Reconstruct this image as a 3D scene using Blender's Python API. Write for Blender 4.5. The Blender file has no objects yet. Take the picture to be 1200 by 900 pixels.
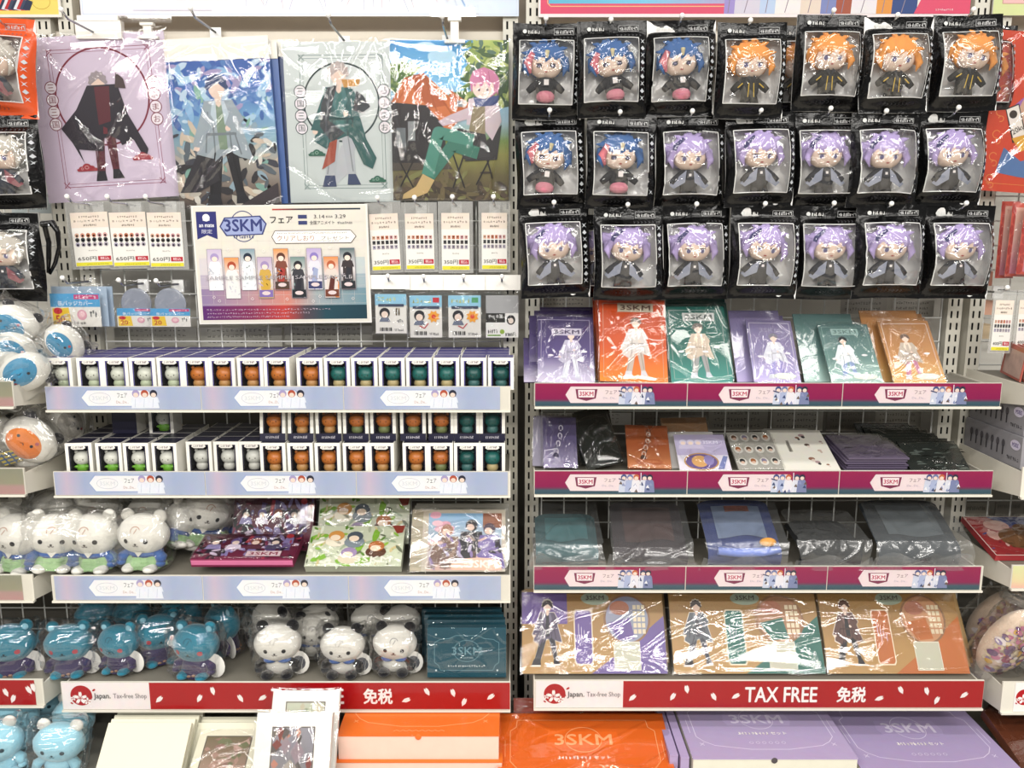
import bpy, math, random
from mathutils import Vector, Matrix

sc = bpy.context.scene
col = sc.collection
rnd = random.Random(11)

# ------------------------------------------------------------------ camera
PITCH = math.radians(9.5)
FOC = 950.0                       # focal length in pixels of the 1200x900 frame
CAM = Vector((0.0, -1.72, 1.5))
cam_d = bpy.data.cameras.new('camera')
cam_d.sensor_width = 36.0
cam_d.lens = FOC / 1200.0 * 36.0
cam_d.clip_start = 0.02
cam = bpy.data.objects.new('camera', cam_d)
cam.location = CAM
cam.rotation_euler = (math.pi / 2 - PITCH, 0, 0)
col.objects.link(cam)
sc.camera = cam

# ------------------------------------------------------------------ light
world = bpy.data.worlds.new('world')
sc.world = world
world.use_nodes = True
bg = world.node_tree.nodes['Background']
bg.inputs[0].default_value = (1.0, 0.97, 0.93, 1)
bg.inputs[1].default_value = 0.20


def strip_light(name, loc, sx, sy, energy, target=None):
    d = bpy.data.lights.new(name, 'AREA')
    d.shape = 'RECTANGLE'
    d.size = sx
    d.size_y = sy
    d.energy = energy
    d.color = (1.0, 0.965, 0.91)
    o = bpy.data.objects.new(name, d)
    o.location = loc
    col.objects.link(o)
    return o


# fluorescent battens along the aisle ceiling
for _y, _e in ((-0.85, 16), (-1.9, 46), (-3.0, 74), (-4.2, 90)):
    strip_light('ceiling_batten_light', (-1.15, _y, 2.75), 1.9, 0.18, _e * 0.5)
    strip_light('ceiling_batten_light', (1.15, _y, 2.75), 1.9, 0.18, _e * 0.5)

sc.view_settings.view_transform = 'Standard'
sc.view_settings.look = 'None'
sc.view_settings.gamma = 1.0
sc.view_settings.use_curve_mapping = False
sc.view_settings.exposure = 0.55
sc.cycles.transparent_max_bounces = 24
sc.cycles.max_bounces = 8

# ------------------------------------------------------------------ pixel helpers (true positions on real depth planes)
CT, ST = math.cos(PITCH), math.sin(PITCH)


def P(u, v, Y):
    a = (u - 600.0) / FOC
    b = (450.0 - v) / FOC
    dy = CT + b * ST
    dz = -ST + b * CT
    t = (Y - CAM.y) / dy
    return Vector((a * t, Y, CAM.z + dz * t))


def Zp(v, Y):
    return P(600, v, Y).z


def Xp(u, v, Y):
    return P(u, v, Y).x


def Xz(u, Y, z):
    t = (Y - CAM.y) * CT + (CAM.z - z) * ST
    return (u - 600.0) / FOC * t


def ppm(v, Y):
    return 1.0 / (P(601, v, Y).x - P(600, v, Y).x)


# ------------------------------------------------------------------ colour and material helpers
def lin(c):
    return c / 12.92 if c <= 0.04045 else ((c + 0.055) / 1.055) ** 2.4


def C(h):
    if not isinstance(h, str):
        return h
    h = h.lstrip('#')
    return (lin(int(h[0:2], 16) / 255), lin(int(h[2:4], 16) / 255), lin(int(h[4:6], 16) / 255), 1.0)


MATS = {}


def mat(name, color='#888888', rough=0.5, metal=0.0, noise=0.06, nscale=40.0, bump=0.0, bscale=200.0, spec=0.5, sheen=0.0, coat=0.0):
    if name in MATS:
        return MATS[name]
    m = bpy.data.materials.new(name)
    m.use_nodes = True
    nt = m.node_tree
    b = nt.nodes['Principled BSDF']
    b.inputs['Roughness'].default_value = rough
    b.inputs['Metallic'].default_value = metal
    b.inputs['Specular IOR Level'].default_value = spec
    if sheen:
        b.inputs['Sheen Weight'].default_value = sheen
    if coat:
        b.inputs['Coat Weight'].default_value = coat
        b.inputs['Coat Roughness'].default_value = 0.08
    tc = nt.nodes.new('ShaderNodeTexCoord')
    nz = nt.nodes.new('ShaderNodeTexNoise')
    nz.inputs['Scale'].default_value = nscale
    nz.inputs['Detail'].default_value = 4
    nt.links.new(tc.outputs['Object'], nz.inputs['Vector'])
    mx = nt.nodes.new('ShaderNodeMix')
    mx.data_type = 'RGBA'
    c = C(color)
    mx.inputs[6].default_value = tuple(x * (1 - noise) for x in c[:3]) + (1,)
    mx.inputs[7].default_value = tuple(min(1, x * (1 + noise)) for x in c[:3]) + (1,)
    nt.links.new(nz.outputs['Fac'], mx.inputs[0])
    nt.links.new(mx.outputs[2], b.inputs['Base Color'])
    if bump:
        n2 = nt.nodes.new('ShaderNodeTexNoise')
        n2.inputs['Scale'].default_value = bscale
        n2.inputs['Detail'].default_value = 3
        nt.links.new(tc.outputs['Object'], n2.inputs['Vector'])
        bp = nt.nodes.new('ShaderNodeBump')
        bp.inputs['Strength'].default_value = bump
        bp.inputs['Distance'].default_value = 0.002
        nt.links.new(n2.outputs['Fac'], bp.inputs['Height'])
        nt.links.new(bp.outputs['Normal'], b.inputs['Normal'])
    MATS[name] = m
    return m


def print_mat(name, rough):
    m = bpy.data.materials.new(name)
    m.use_nodes = True
    nt = m.node_tree
    b = nt.nodes['Principled BSDF']
    b.inputs['Roughness'].default_value = rough
    b.inputs['Specular IOR Level'].default_value = 0.3
    at = nt.nodes.new('ShaderNodeVertexColor')
    at.layer_name = 'Col'
    nz = nt.nodes.new('ShaderNodeTexNoise')
    nz.inputs['Scale'].default_value = 60
    mx = nt.nodes.new('ShaderNodeMix')
    mx.data_type = 'RGBA'
    mx.blend_type = 'MULTIPLY'
    mx.inputs[0].default_value = 0.10
    tc = nt.nodes.new('ShaderNodeTexCoord')
    nt.links.new(tc.outputs['Object'], nz.inputs['Vector'])
    nt.links.new(at.outputs['Color'], mx.inputs[6])
    nt.links.new(nz.outputs['Color'], mx.inputs[7])
    nt.links.new(mx.outputs[2], b.inputs['Base Color'])
    MATS[name] = m
    return m


PRINT = print_mat('printed_ink', 0.5)
PRINTG = print_mat('printed_ink_glossy', 0.32)


def film_mat(name, tint=(1, 1, 1, 1), gain=2.0, base=0.0, rough=0.06, haze=0.0, hazecol=(0.8, 0.8, 0.8, 1), bump=0.25, bscale=35.0):
    m = bpy.data.materials.new(name)
    m.use_nodes = True
    nt = m.node_tree
    nt.nodes.remove(nt.nodes['Principled BSDF'])
    out = nt.nodes['Material Output']
    tr = nt.nodes.new('ShaderNodeBsdfTransparent')
    tr.inputs[0].default_value = tint
    gl = nt.nodes.new('ShaderNodeBsdfGlossy')
    gl.inputs['Roughness'].default_value = rough
    gl.inputs['Color'].default_value = (1, 1, 1, 1)
    tc = nt.nodes.new('ShaderNodeTexCoord')
    nz = nt.nodes.new('ShaderNodeTexNoise')
    nz.inputs['Scale'].default_value = bscale
    nz.inputs['Detail'].default_value = 2
    nz.inputs['Distortion'].default_value = 1.2
    nt.links.new(tc.outputs['Object'], nz.inputs['Vector'])
    bp = nt.nodes.new('ShaderNodeBump')
    bp.inputs['Strength'].default_value = bump
    bp.inputs['Distance'].default_value = 0.01
    nt.links.new(nz.outputs['Fac'], bp.inputs['Height'])
    nt.links.new(bp.outputs['Normal'], gl.inputs['Normal'])
    fr = nt.nodes.new('ShaderNodeFresnel')
    fr.inputs[0].default_value = 1.5
    nt.links.new(bp.outputs['Normal'], fr.inputs['Normal'])
    ma = nt.nodes.new('ShaderNodeMath')
    ma.operation = 'MULTIPLY_ADD'
    ma.use_clamp = True
    ma.inputs[1].default_value = gain
    ma.inputs[2].default_value = base
    nt.links.new(fr.outputs[0], ma.inputs[0])
    mn = nt.nodes.new('ShaderNodeMath')
    mn.operation = 'MINIMUM'
    mn.inputs[1].default_value = 0.4
    nt.links.new(ma.outputs[0], mn.inputs[0])
    mx = nt.nodes.new('ShaderNodeMixShader')
    nt.links.new(mn.outputs[0], mx.inputs[0])
    if haze:
        df = nt.nodes.new('ShaderNodeBsdfDiffuse')
        df.inputs[0].default_value = hazecol
        tl = nt.nodes.new('ShaderNodeMixShader')
        tl.inputs[0].default_value = haze
        nt.links.new(tr.outputs[0], tl.inputs[1])
        nt.links.new(df.outputs[0], tl.inputs[2])
        nt.links.new(tl.outputs[0], mx.inputs[1])
    else:
        nt.links.new(tr.outputs[0], mx.inputs[1])
    nt.links.new(gl.outputs[0], mx.inputs[2])
    nt.links.new(mx.outputs[0], out.inputs['Surface'])
    MATS[name] = m
    return m


FILM = film_mat('clear_film', gain=1.8, rough=0.025, bump=0.02)
FILM_BAG = film_mat('clear_bag_film', gain=1.9, base=0.003, rough=0.035, haze=0.012, bump=0.04, bscale=40)
FILM_TEE = film_mat('frosted_bag_film', gain=1.1, base=0.01, rough=0.16, haze=0.085, hazecol=(0.55, 0.57, 0.58, 1), bump=0.25, bscale=14)
ACRYL = film_mat('clear_acrylic', gain=0.6, base=0.0, rough=0.03, bump=0.0)

M_SHELF = mat('shelf_enamel_white', '#d8d4c8', 0.42, noise=0.03)
M_DECK = mat('shelf_deck_grey', '#747066', 0.5, noise=0.05)
M_UPR = mat('upright_enamel', '#cfccc0', 0.4, noise=0.03)
M_DARK = mat('slot_shadow_black', '#0b0b0b', 0.9)
M_WIRE = mat('wire_white_coating', '#dedfda', 0.4, noise=0.02)
M_CHROME = mat('chrome_wire', '#b9bcc0', 0.18, metal=1.0, noise=0.02)
M_CAP = mat('hook_cap_white', '#f2f2f0', 0.35, noise=0.01)
M_WALL = mat('back_panel_grey', '#5f5c54', 0.7)
M_HEAD = mat('header_beige', '#cbbfb0', 0.6, noise=0.04)
M_CARD = mat('white_card', '#dedcd6', 0.5, noise=0.02)
M_CREAM = mat('cream_board', '#d3d0bb', 0.5, noise=0.02)
M_BLACKP = mat('black_pouch_plastic', '#070708', 0.2, bump=1.0, bscale=70, noise=0.1, spec=0.4)
M_SILVER = mat('pouch_back_silver', '#e6e5e3', 0.12, bump=0.3, bscale=40)

# ------------------------------------------------------------------ mesh builder


class MB:
    def __init__(self):
        self.v, self.f, self.m, self.c = [], [], [], []

    def face(self, pts, m=0, colr=None):
        i = len(self.v)
        self.v += [tuple(p) for p in pts]
        self.f.append(list(range(i, i + len(pts))))
        self.m.append(m)
        self.c.append(colr)

    def box(self, c, s, m=0, mats6=None):
        x0, x1 = c[0] - s[0] / 2, c[0] + s[0] / 2
        y0, y1 = c[1] - s[1] / 2, c[1] + s[1] / 2
        z0, z1 = c[2] - s[2] / 2, c[2] + s[2] / 2
        i = len(self.v)
        self.v += [(x0, y0, z0), (x1, y0, z0), (x1, y1, z0), (x0, y1, z0), (x0, y0, z1), (x1, y0, z1), (x1, y1, z1), (x0, y1, z1)]
        fs = [(0, 1, 5, 4), (1, 2, 6, 5), (2, 3, 7, 6), (3, 0, 4, 7), (4, 5, 6, 7), (3, 2, 1, 0)]
        for k, q in enumerate(fs):      # front right back left top bottom
            self.f.append([i + a for a in q])
            self.m.append(mats6[k] if mats6 else m)
            self.c.append(None)

    def grid(self, fn, us, vs, m=0, closed_u=False):
        i = len(self.v)
        nu, nv = len(us), len(vs)
        for t in vs:
            for s in us:
                self.v.append(tuple(fn(s, t)))
        for b in range(nv - 1):
            for a in range(nu if closed_u else nu - 1):
                a2 = (a + 1) % nu
                self.f.append([i + b * nu + a, i + b * nu + a2, i + (b + 1) * nu + a2, i + (b + 1) * nu + a])
                self.m.append(m(us[a], vs[b]) if callable(m) else m)
                self.c.append(None)

    def ell(self, c, r, nu=20, nv=12, m=0, fn=None, rot=None):
        us = [2 * math.pi * k / nu for k in range(nu)]
        vs = [math.pi * (k / nv) - math.pi / 2 for k in range(nv + 1)]
        vs[0] += 0.01
        vs[-1] -= 0.01

        def f(s, t):
            k = fn(s, t) if fn else 1.0
            p = Vector((r[0] * k * math.cos(t) * math.cos(s), r[1] * k * math.cos(t) * math.sin(s), r[2] * k * math.sin(t)))
            if rot is not None:
                p = rot @ p
            return (c[0] + p.x, c[1] + p.y, c[2] + p.z)
        self.grid(f, us, vs, m, True)

    def tube(self, path, r, n=8, m=0, cap=True):
        pts = [Vector(p) for p in path]
        rs = r if isinstance(r, (list, tuple)) else [r] * len(pts)
        i = len(self.v)
        prev = None
        for k, p in enumerate(pts):
            d = (pts[min(k + 1, len(pts) - 1)] - pts[max(k - 1, 0)])
            d.normalize()
            ref = Vector((0, 0, 1)) if abs(d.z) < 0.9 else Vector((1, 0, 0))
            if prev is not None and abs(prev.dot(d)) < 0.95:
                ref = prev
            a = d.cross(ref).normalized()
            b = a.cross(d).normalized()
            prev = b
            for j in range(n):
                w = 2 * math.pi * j / n
                q = p + (a * math.cos(w) + b * math.sin(w)) * rs[k]
                self.v.append(tuple(q))
        for k in range(len(pts) - 1):
            for j in range(n):
                j2 = (j + 1) % n
                self.f.append([i + k * n + j, i + k * n + j2, i + (k + 1) * n + j2, i + (k + 1) * n + j])
                self.m.append(m)
                self.c.append(None)
        if cap:
            for k in (0, len(pts) - 1):
                self.f.append([i + k * n + j for j in range(n)])
                self.m.append(m)
                self.c.append(None)

    def mesh(self, name, mats, smooth=False):
        me = bpy.data.meshes.new(name)
        me.from_pydata(self.v, [], self.f)
        if not isinstance(mats, (list, tuple)):
            mats = [mats]
        for x in mats:
            me.materials.append(x)
        me.polygons.foreach_set('material_index', self.m)
        if smooth:
            me.polygons.foreach_set('use_smooth', [True] * len(self.f))
        if any(c is not None for c in self.c):
            ca = me.color_attributes.new('Col', 'FLOAT_COLOR', 'CORNER')
            buf = []
            for f, c in zip(self.f, self.c):
                if isinstance(c, list):
                    for q in c:
                        buf += list(q)
                else:
                    buf += list(c or (1, 1, 1, 1)) * len(f)
            ca.data.foreach_set('color', buf)
        me.update()
        return me

    def build(self, name, mats, parent=None, smooth=False, loc=None):
        return obj(name, self.mesh(name, mats, smooth), parent, loc)


def obj(name, me, parent=None, loc=None, rot=None, scale=None):
    o = bpy.data.objects.new(name, me)
    col.objects.link(o)
    if parent is not None:
        o.parent = parent
    if loc is not None:
        o.location = loc
    if rot is not None:
        o.rotation_euler = rot
    if scale is not None:
        o.scale = scale
    return o


def tag(o, label=None, cat=None, group=None, kind=None):
    if label:
        n = len(label.split())
        if n < 4 or n > 16:
            print('LABEL LENGTH', n, label)
        o['label'] = label
    if cat:
        o['category'] = cat
    if group:
        o['group'] = group
    if kind:
        o['kind'] = kind
    return o


def thing(name, label, cat, loc=(0, 0, 0), rot=(0, 0, 0), group=None, matrix=None):
    o = bpy.data.objects.new(name, None)
    o.empty_display_size = 0.02
    col.objects.link(o)
    if matrix is not None:
        o.matrix_world = matrix
    else:
        o.location = loc
        o.rotation_euler = rot
    return tag(o, label, cat, group)


ORD = ['zeroth', 'first', 'second', 'third', 'fourth', 'fifth', 'sixth', 'seventh', 'eighth', 'ninth', 'tenth', 'eleventh', 'twelfth',
       'thirteenth', 'fourteenth', 'fifteenth', 'sixteenth', 'seventeenth', 'eighteenth', 'nineteenth', 'twentieth']

# ------------------------------------------------------------------ lettering
TXC = {}


def TX(s, bold=0.0):
    k = s
    if k in TXC:
        return TXC[k]
    cu = bpy.data.curves.new('lettering', 'FONT')
    cu.body = s
    cu.resolution_u = 2
    o = bpy.data.objects.new('lettering', cu)
    col.objects.link(o)
    dg = bpy.context.evaluated_depsgraph_get()
    me = o.evaluated_get(dg).to_mesh()
    vs = [(v.co.x, v.co.y) for v in me.vertices]
    fs = [list(p.vertices) for p in me.polygons]
    bpy.data.objects.remove(o)
    bpy.data.curves.remove(cu)
    if vs:
        bb = (min(v[0] for v in vs), max(v[0] for v in vs), min(v[1] for v in vs), max(v[1] for v in vs))
    else:
        bb = (0, 1, 0, 1)
    TXC[k] = (vs, fs, bb)
    return TXC[k]


for _s, _b in [('3SKM', 0.03), ('3SKM', 0.0), ('フェア', 0.0), ('フェア', 0.015), ('TAX FREE', 0.02), ('免税', 0.025), ('Japan.', 0.012), ('Tax-free Shop', 0.0),
               ('650円', 0.0), ('350円', 0.0), ('400円', 0.0), ('税込', 0.0), ('クリアしおり', 0.0), ('全国アニメイト', 0.0), ('3.14', 0.0), ('3.29', 0.0),
               ('プレゼント', 0.0), ('SAMPLE SAMPLE SAMPLE SAMPLE SAMPLE', 0.0), ('ろ', 0.0), ('ふ', 0.0), ('ま', 0.0), ('お', 0.0), ('三', 0.0), ('国', 0.0),
               ('an mate', 0.02), ('限定', 0.0), ('50', 0.02), ('20', 0.02), ('缶バッジカバー', 0.01), ('20ku', 0.02), ('チェキ風', 0.01), ('BAG', 0.02),
               ('De...De...', 0.0), ('セット', 0.01), ('り', 0.0)]:
    TX(_s, _b)

# ------------------------------------------------------------------ flat print builder: coloured polygons in the x/z plane, facing -y
EPS = 2.5e-5


class Art:
    def __init__(self, surf=None):
        self.b = MB()
        self.k = 1
        self.surf = surf
        self.clip = None

    def _p(self, x, z):
        if self.clip:
            x = min(max(x, self.clip[0]), self.clip[2])
            z = min(max(z, self.clip[1]), self.clip[3])
        y = self.surf(x, z) if self.surf else 0.0
        return (x, y - EPS * self.k, z)

    def poly(self, pts, c, keep=False):
        if isinstance(c, list):
            c = [C(q) for q in c]
        else:
            c = C(c)
        self.b.face([self._p(x, z) for x, z in pts], 0, c)
        if not keep:
            self.k += 1

    def rect(self, x0, z0, x1, z1, c, keep=False):
        self.poly([(x0, z0), (x1, z0), (x1, z1), (x0, z1)], c, keep)

    def hgrad(self, x0, z0, x1, z1, stops):
        for (a, ca), (b, cb) in zip(stops, stops[1:]):
            xa, xb = x0 + (x1 - x0) * a, x0 + (x1 - x0) * b
            self.poly([(xa, z0), (xb, z0), (xb, z1), (xa, z1)], [ca, cb, cb, ca], True)
        self.k += 1

    def vgrad(self, x0, z0, x1, z1, stops):
        for (a, ca), (b, cb) in zip(stops, stops[1:]):
            za, zb = z0 + (z1 - z0) * a, z0 + (z1 - z0) * b
            self.poly([(x0, za), (x1, za), (x1, zb), (x0, zb)], [ca, ca, cb, cb], True)
        self.k += 1

    def ell(self, cx, cz, rx, rz, c, n=18, a0=0.0, a1=None, rot=0.0, keep=False):
        a1 = 2 * math.pi if a1 is None else a1
        full = abs(a1 - a0 - 2 * math.pi) < 1e-6
        pts = []
        for k in range(n if full else n + 1):
            w = a0 + (a1 - a0) * k / n
            x, z = rx * math.cos(w), rz * math.sin(w)
            pts.append((cx + x * math.cos(rot) - z * math.sin(rot), cz + x * math.sin(rot) + z * math.cos(rot)))
        self.poly(pts, c, keep)

    def ring(self, cx, cz, rx, rz, w, c, n=40, a0=0.0, a1=2 * math.pi):
        for k in range(n):
            p, q = a0 + (a1 - a0) * k / n, a0 + (a1 - a0) * (k + 1) / n
            self.poly([(cx + rx * math.cos(p), cz + rz * math.sin(p)), (cx + (rx - w) * math.cos(p), cz + (rz - w) * math.sin(p)),
                       (cx + (rx - w) * math.cos(q), cz + (rz - w) * math.sin(q)), (cx + rx * math.cos(q), cz + rz * math.sin(q))], c, True)
        self.k += 1

    def line(self, pts, w, c, sub=1):
        for (xa, za), (xb, zb) in zip(pts, pts[1:]):
            L = math.hypot(xb - xa, zb - za) or 1e-9
            nx, nz = -(zb - za) / L * w / 2, (xb - xa) / L * w / 2
            for j in range(sub):
                p, q = j / sub, (j + 1) / sub
                x0, z0, x1, z1 = xa + (xb - xa) * p, za + (zb - za) * p, xa + (xb - xa) * q, za + (zb - za) * q
                self.poly([(x0 - nx, z0 - nz), (x1 - nx, z1 - nz), (x1 + nx, z1 + nz), (x0 + nx, z0 + nz)], c, True)
        self.k += 1

    def frame(self, x0, z0, x1, z1, w, c, sub=1):
        self.line([(x0, z0), (x1, z0), (x1, z1), (x0, z1), (x0, z0)], w, c, sub)

    def text(self, s, cx, cz, w, h, c, bold=0.0, rot=0.0):
        if bold:
            bw = bold * h * 1.1
            for ox, oz in ((-bw, 0), (bw, 0), (0, bw), (0, -bw)):
                self.text(s, cx + ox, cz + oz, w - 2 * bw, h - 2 * bw, c, 0.0, rot)
            return
        vs, fs, bb = TX(s)
        sx = w / max(1e-6, bb[1] - bb[0])
        sz = h / max(1e-6, bb[3] - bb[2])
        mx, mz = (bb[0] + bb[1]) / 2, (bb[2] + bb[3]) / 2
        cr, sr = math.cos(rot), math.sin(rot)
        for f in fs:
            pts = []
            for i in f:
                x, z = (vs[i][0] - mx) * sx, (vs[i][1] - mz) * sz
                pts.append((cx + x * cr - z * sr, cz + x * sr + z * cr))
            self.poly(pts, c, True)
        self.k += 1

    def scrib(self, x0, z0, w, h, c, n=8, seed=0):
        # fine unreadable print: short strokes in a row
        r = random.Random(seed * 131 + n)
        cw = w / n
        for k in range(n):
            x = x0 + cw * k
            for j in range(3):
                if r.random() < 0.5:
                    zz = z0 + h * r.uniform(0.05, 0.95)
                    self.line([(x + cw * 0.1, zz), (x + cw * r.uniform(0.5, 0.85), zz)], h * 0.16, c)
                    self.k -= 1
                else:
                    xx = x + cw * r.uniform(0.15, 0.8)
                    self.line([(xx, z0), (xx + cw * r.uniform(-0.1, 0.1), z0 + h * r.uniform(0.6, 1))], h * 0.14, c)
                    self.k -= 1
        self.k += 1

    def figure(self, cx, z0, h, coat, pants, hair, skin='#e6cdbd', boots='#2a2a30', accent=None, lean=0.0, step=0.12):
        # a plain generic standing figure
        def X(x, z):
            return (cx + (x + lean * z) * h, z0 + z * h)
        acc = accent or coat
        self.poly([X(-0.10, 0.45), X(0.0, 0.45), X(-0.03 - step * 0.3, 0.05), X(-0.10 - step * 0.4, 0.05)], pants)
        self.poly([X(0.0, 0.45), X(0.10, 0.45), X(0.09 + step * 0.2, 0.07), X(0.03 + step * 0.2, 0.07)], pants)
        self.poly([X(-0.12 - step * 0.45, 0.0), X(-0.02 - step * 0.3, 0.0), X(-0.03 - step * 0.3, 0.09), X(-0.10 - step * 0.4, 0.09)], boots)
        self.poly([X(0.02 + step * 0.2, 0.015), X(0.13 + step * 0.2, 0.015), X(0.09 + step * 0.2, 0.10), X(0.03 + step * 0.2, 0.10)], boots)
        self.poly([X(-0.11, 0.78), X(0.11, 0.78), X(0.15, 0.6), X(0.22, 0.33), X(0.12, 0.36), X(0.05, 0.40), X(-0.03, 0.37), X(-0.12, 0.30), X(-0.22, 0.36), X(-0.15, 0.6)], coat)
        dk = tuple(q * 0.55 for q in C(coat)[:3]) + (1,)
        lt = tuple(min(1, q * 1.5 + 0.02) for q in C(coat)[:3]) + (1,)
        self.poly([X(-0.04, 0.78), X(0.04, 0.78), X(0.03, 0.42), X(-0.03, 0.42)], acc)
        self.poly([X(-0.02, 0.83), X(0.02, 0.83), X(0.03, 0.76), X(0.0, 0.73), X(-0.03, 0.76)], skin)
        for xa, za, xb, zb in ((-0.09, 0.70, -0.14, 0.40), (-0.06, 0.60, -0.07, 0.38), (0.08, 0.62, 0.13, 0.38), (0.06, 0.55, 0.06, 0.40)):
            self.line([X(xa, za), X(xb, zb)], 0.012 * h, dk)
        self.poly([X(-0.045, 0.78), X(-0.02, 0.78), X(-0.03, 0.60), X(-0.07, 0.68)], lt)
        self.poly([X(0.045, 0.78), X(0.02, 0.78), X(0.03, 0.60), X(0.07, 0.68)], lt)
        self.line([X(-0.11, 0.535), X(0.11, 0.535)], 0.02 * h, dk)
        self.ell(*X(-0.205, 0.435), 0.022 * h, 0.022 * h, skin, 8)
        self.ell(*X(0.05, 0.575), 0.022 * h, 0.022 * h, skin, 8)
        pd = tuple(q * 0.6 for q in C(pants)[:3]) + (1,)
        self.line([X(-0.07, 0.40), X(-0.085 - step * 0.35, 0.10)], 0.010 * h, pd)
        self.line([X(0.06, 0.40), X(0.07 + step * 0.2, 0.12)], 0.010 * h, pd)
        self.poly([X(-0.11, 0.77), X(-0.17, 0.62), X(-0.24, 0.45), X(-0.17, 0.44), X(-0.08, 0.62)], coat)
        self.poly([X(0.11, 0.77), X(0.18, 0.64), X(0.10, 0.54), X(0.04, 0.60), X(0.09, 0.64)], coat)
        self.ell(cx + lean * 0.88 * h, z0 + 0.87 * h, 0.062 * h, 0.078 * h, skin, 14)
        hp = []
        for k in range(15):
            w = math.pi * (-0.12 + 1.24 * k / 14)
            rr = 0.092 if k % 2 else 0.078
            hp.append((cx + lean * 0.88 * h + rr * h * math.cos(w), z0 + (0.885 + rr * 1.05 * math.sin(w)) * h))
        hp += [(cx + lean * 0.88 * h - 0.03 * h, z0 + 0.885 * h), (cx + lean * 0.88 * h + 0.01 * h, z0 + 0.91 * h), (cx + lean * 0.88 * h + 0.04 * h, z0 + 0.88 * h)]
        self.poly(hp, hair)

    def detail(self, x0, z0, x1, z1, cols, n, size, seed, stretch=2.2):
        r = random.Random(seed)
        for k in range(n):
            x, z = r.uniform(x0, x1), r.uniform(z0, z1)
            q = size * r.uniform(0.4, 1.2)
            self.ell(x, z, q * r.uniform(1, stretch), q * 0.6, r.choice(cols), 7, rot=r.uniform(0, 3.14), keep=(k % 4 != 0))

    def limb(self, pts, w, c):
        self.line(pts, w, c)
        for x, z in pts[1:-1]:
            self.ell(x, z, w / 2, w / 2, c, 12)

    def bust(self, cx, cz, r, hair, cloth, skin='#ecd6c8'):
        self.poly([(cx - 1.5 * r, cz - 2.4 * r), (cx + 1.5 * r, cz - 2.4 * r), (cx + 1.1 * r, cz - 1.0 * r), (cx, cz - 0.7 * r), (cx - 1.1 * r, cz - 1.0 * r)], cloth)
        self.ell(cx, cz, r, r * 1.02, hair, 14)
        self.ell(cx, cz - 0.35 * r, r * 0.68, r * 0.62, skin, 12)

    def mesh(self, name, gloss=False):
        return self.b.mesh(name, PRINTG if gloss else PRINT)

    def build(self, name, parent, gloss=False, loc=None):
        return obj(name, self.mesh(name, gloss), parent, loc)


# ------------------------------------------------------------------ film helpers
def crease_fn(seed, n=9, amp=1.0, wlo=0.012, whi=0.05):
    r = random.Random(seed)
    L = []
    for _ in range(n):
        a = r.uniform(0, math.pi)
        w = r.uniform(wlo, whi)
        L.append((r.random(), r.random(), math.cos(a), math.sin(a), w, r.uniform(-0.6, 1.0) * amp * (0.35 + 0.65 * w / whi), r.uniform(0.15, 0.5), r.uniform(-0.12, 0.12), r.uniform(3, 9)))

    def f(s, t):
        h = 0.0
        for px, pt, dx, dz, w, a, ln, cv, fq in L:
            ds, dt = s - px, t - pt
            al = ds * dx + dt * dz
            if abs(al) < ln:
                pe = abs(-ds * dz + dt * dx - cv * math.sin(fq * al))
                if pe < w:
                    h += a * (1 - pe / w) * (1 - abs(al) / ln)
        return h
    return f


def lsp(a, b, n):
    return [a + (b - a) * k / (n - 1) for k in range(n)]


FILM_UNIT = []
for _k in range(5):
    _b = MB()
    _cf = crease_fn(100 + _k, 22, 1.2, 0.014, 0.05)
    _b.grid(lambda s, t: (s - 0.5, -0.5 * (math.sin(math.pi * s) * math.sin(math.pi * t)) ** 0.4 - 0.9 * _cf(s, t), t - 0.5), lsp(0, 1, 64), lsp(0, 1, 72))
    FILM_UNIT.append(_b.mesh('film', FILM, True))


def film(parent, W, H, k, cz=0.0, y=-0.0015, bulge=0.005, cx=0.0, name='film'):
    return obj(name, FILM_UNIT[k % 5], parent, (cx, y, cz), None, (W, bulge * 1.5, H))


def facet(me, seed, amt):
    """crumple: nudge every vertex and leave the facets flat, so that the film breaks up the light"""
    r = random.Random(seed)
    for v in me.vertices:
        v.co.x += r.uniform(-amt, amt)
        v.co.y += r.uniform(-amt, amt)
        v.co.z += r.uniform(-amt, amt)
    import bmesh
    bm = bmesh.new(); bm.from_mesh(me)
    bmesh.ops.triangulate(bm, faces=bm.faces, quad_method='ALTERNATE')
    bm.to_mesh(me); bm.free()
    for p in me.polygons:
        p.use_smooth = False
    return me


def bag_mesh(seed, w, d, h, power=0.55, amp=0.12, n=64, m=None, amt=0.0004):
    # closed crumpled bag around a bulky thing, base at z = 0, gathered toward the top seam
    b = MB()
    cf = crease_fn(seed, 130, amp, 0.012, 0.04)
    nu, nv = n, 48

    def sp(x, p):
        return math.copysign(abs(x) ** p, x)

    def f(s, t):
        ct = max(0.0, math.cos(t))
        k = 1 + cf((s / (2 * math.pi)), t / math.pi + 0.5)
        up = max(0.0, math.sin(t))
        x = w / 2 * sp(math.cos(s), power) * (ct ** 0.25 if t < 0 else 0.92 + 0.08 * ct) * (0.75 + 0.25 * k)
        y = d / 2 * sp(math.sin(s), 0.8) * ct ** 0.6 * k
        z = h / 2 + h / 2 * sp(math.sin(t), 0.75) * (1 + 0.10 * up * math.sin(3 * s + seed))
        return (x, y, z)
    us = [2 * math.pi * k / nu for k in range(nu)]
    vs = [math.pi * k / nv - math.pi / 2 for k in range(nv + 1)]
    vs[0] += 0.02
    vs[-1] -= 0.02
    b.grid(f, us, vs, 0, True)
    me = b.mesh('bag', m or FILM_BAG, True)
    return me

# ================================================================== the setting
XB = [-0.91, 0.02, 0.955]          # bay boundaries
XL, XR = -1.85, 1.90

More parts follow.
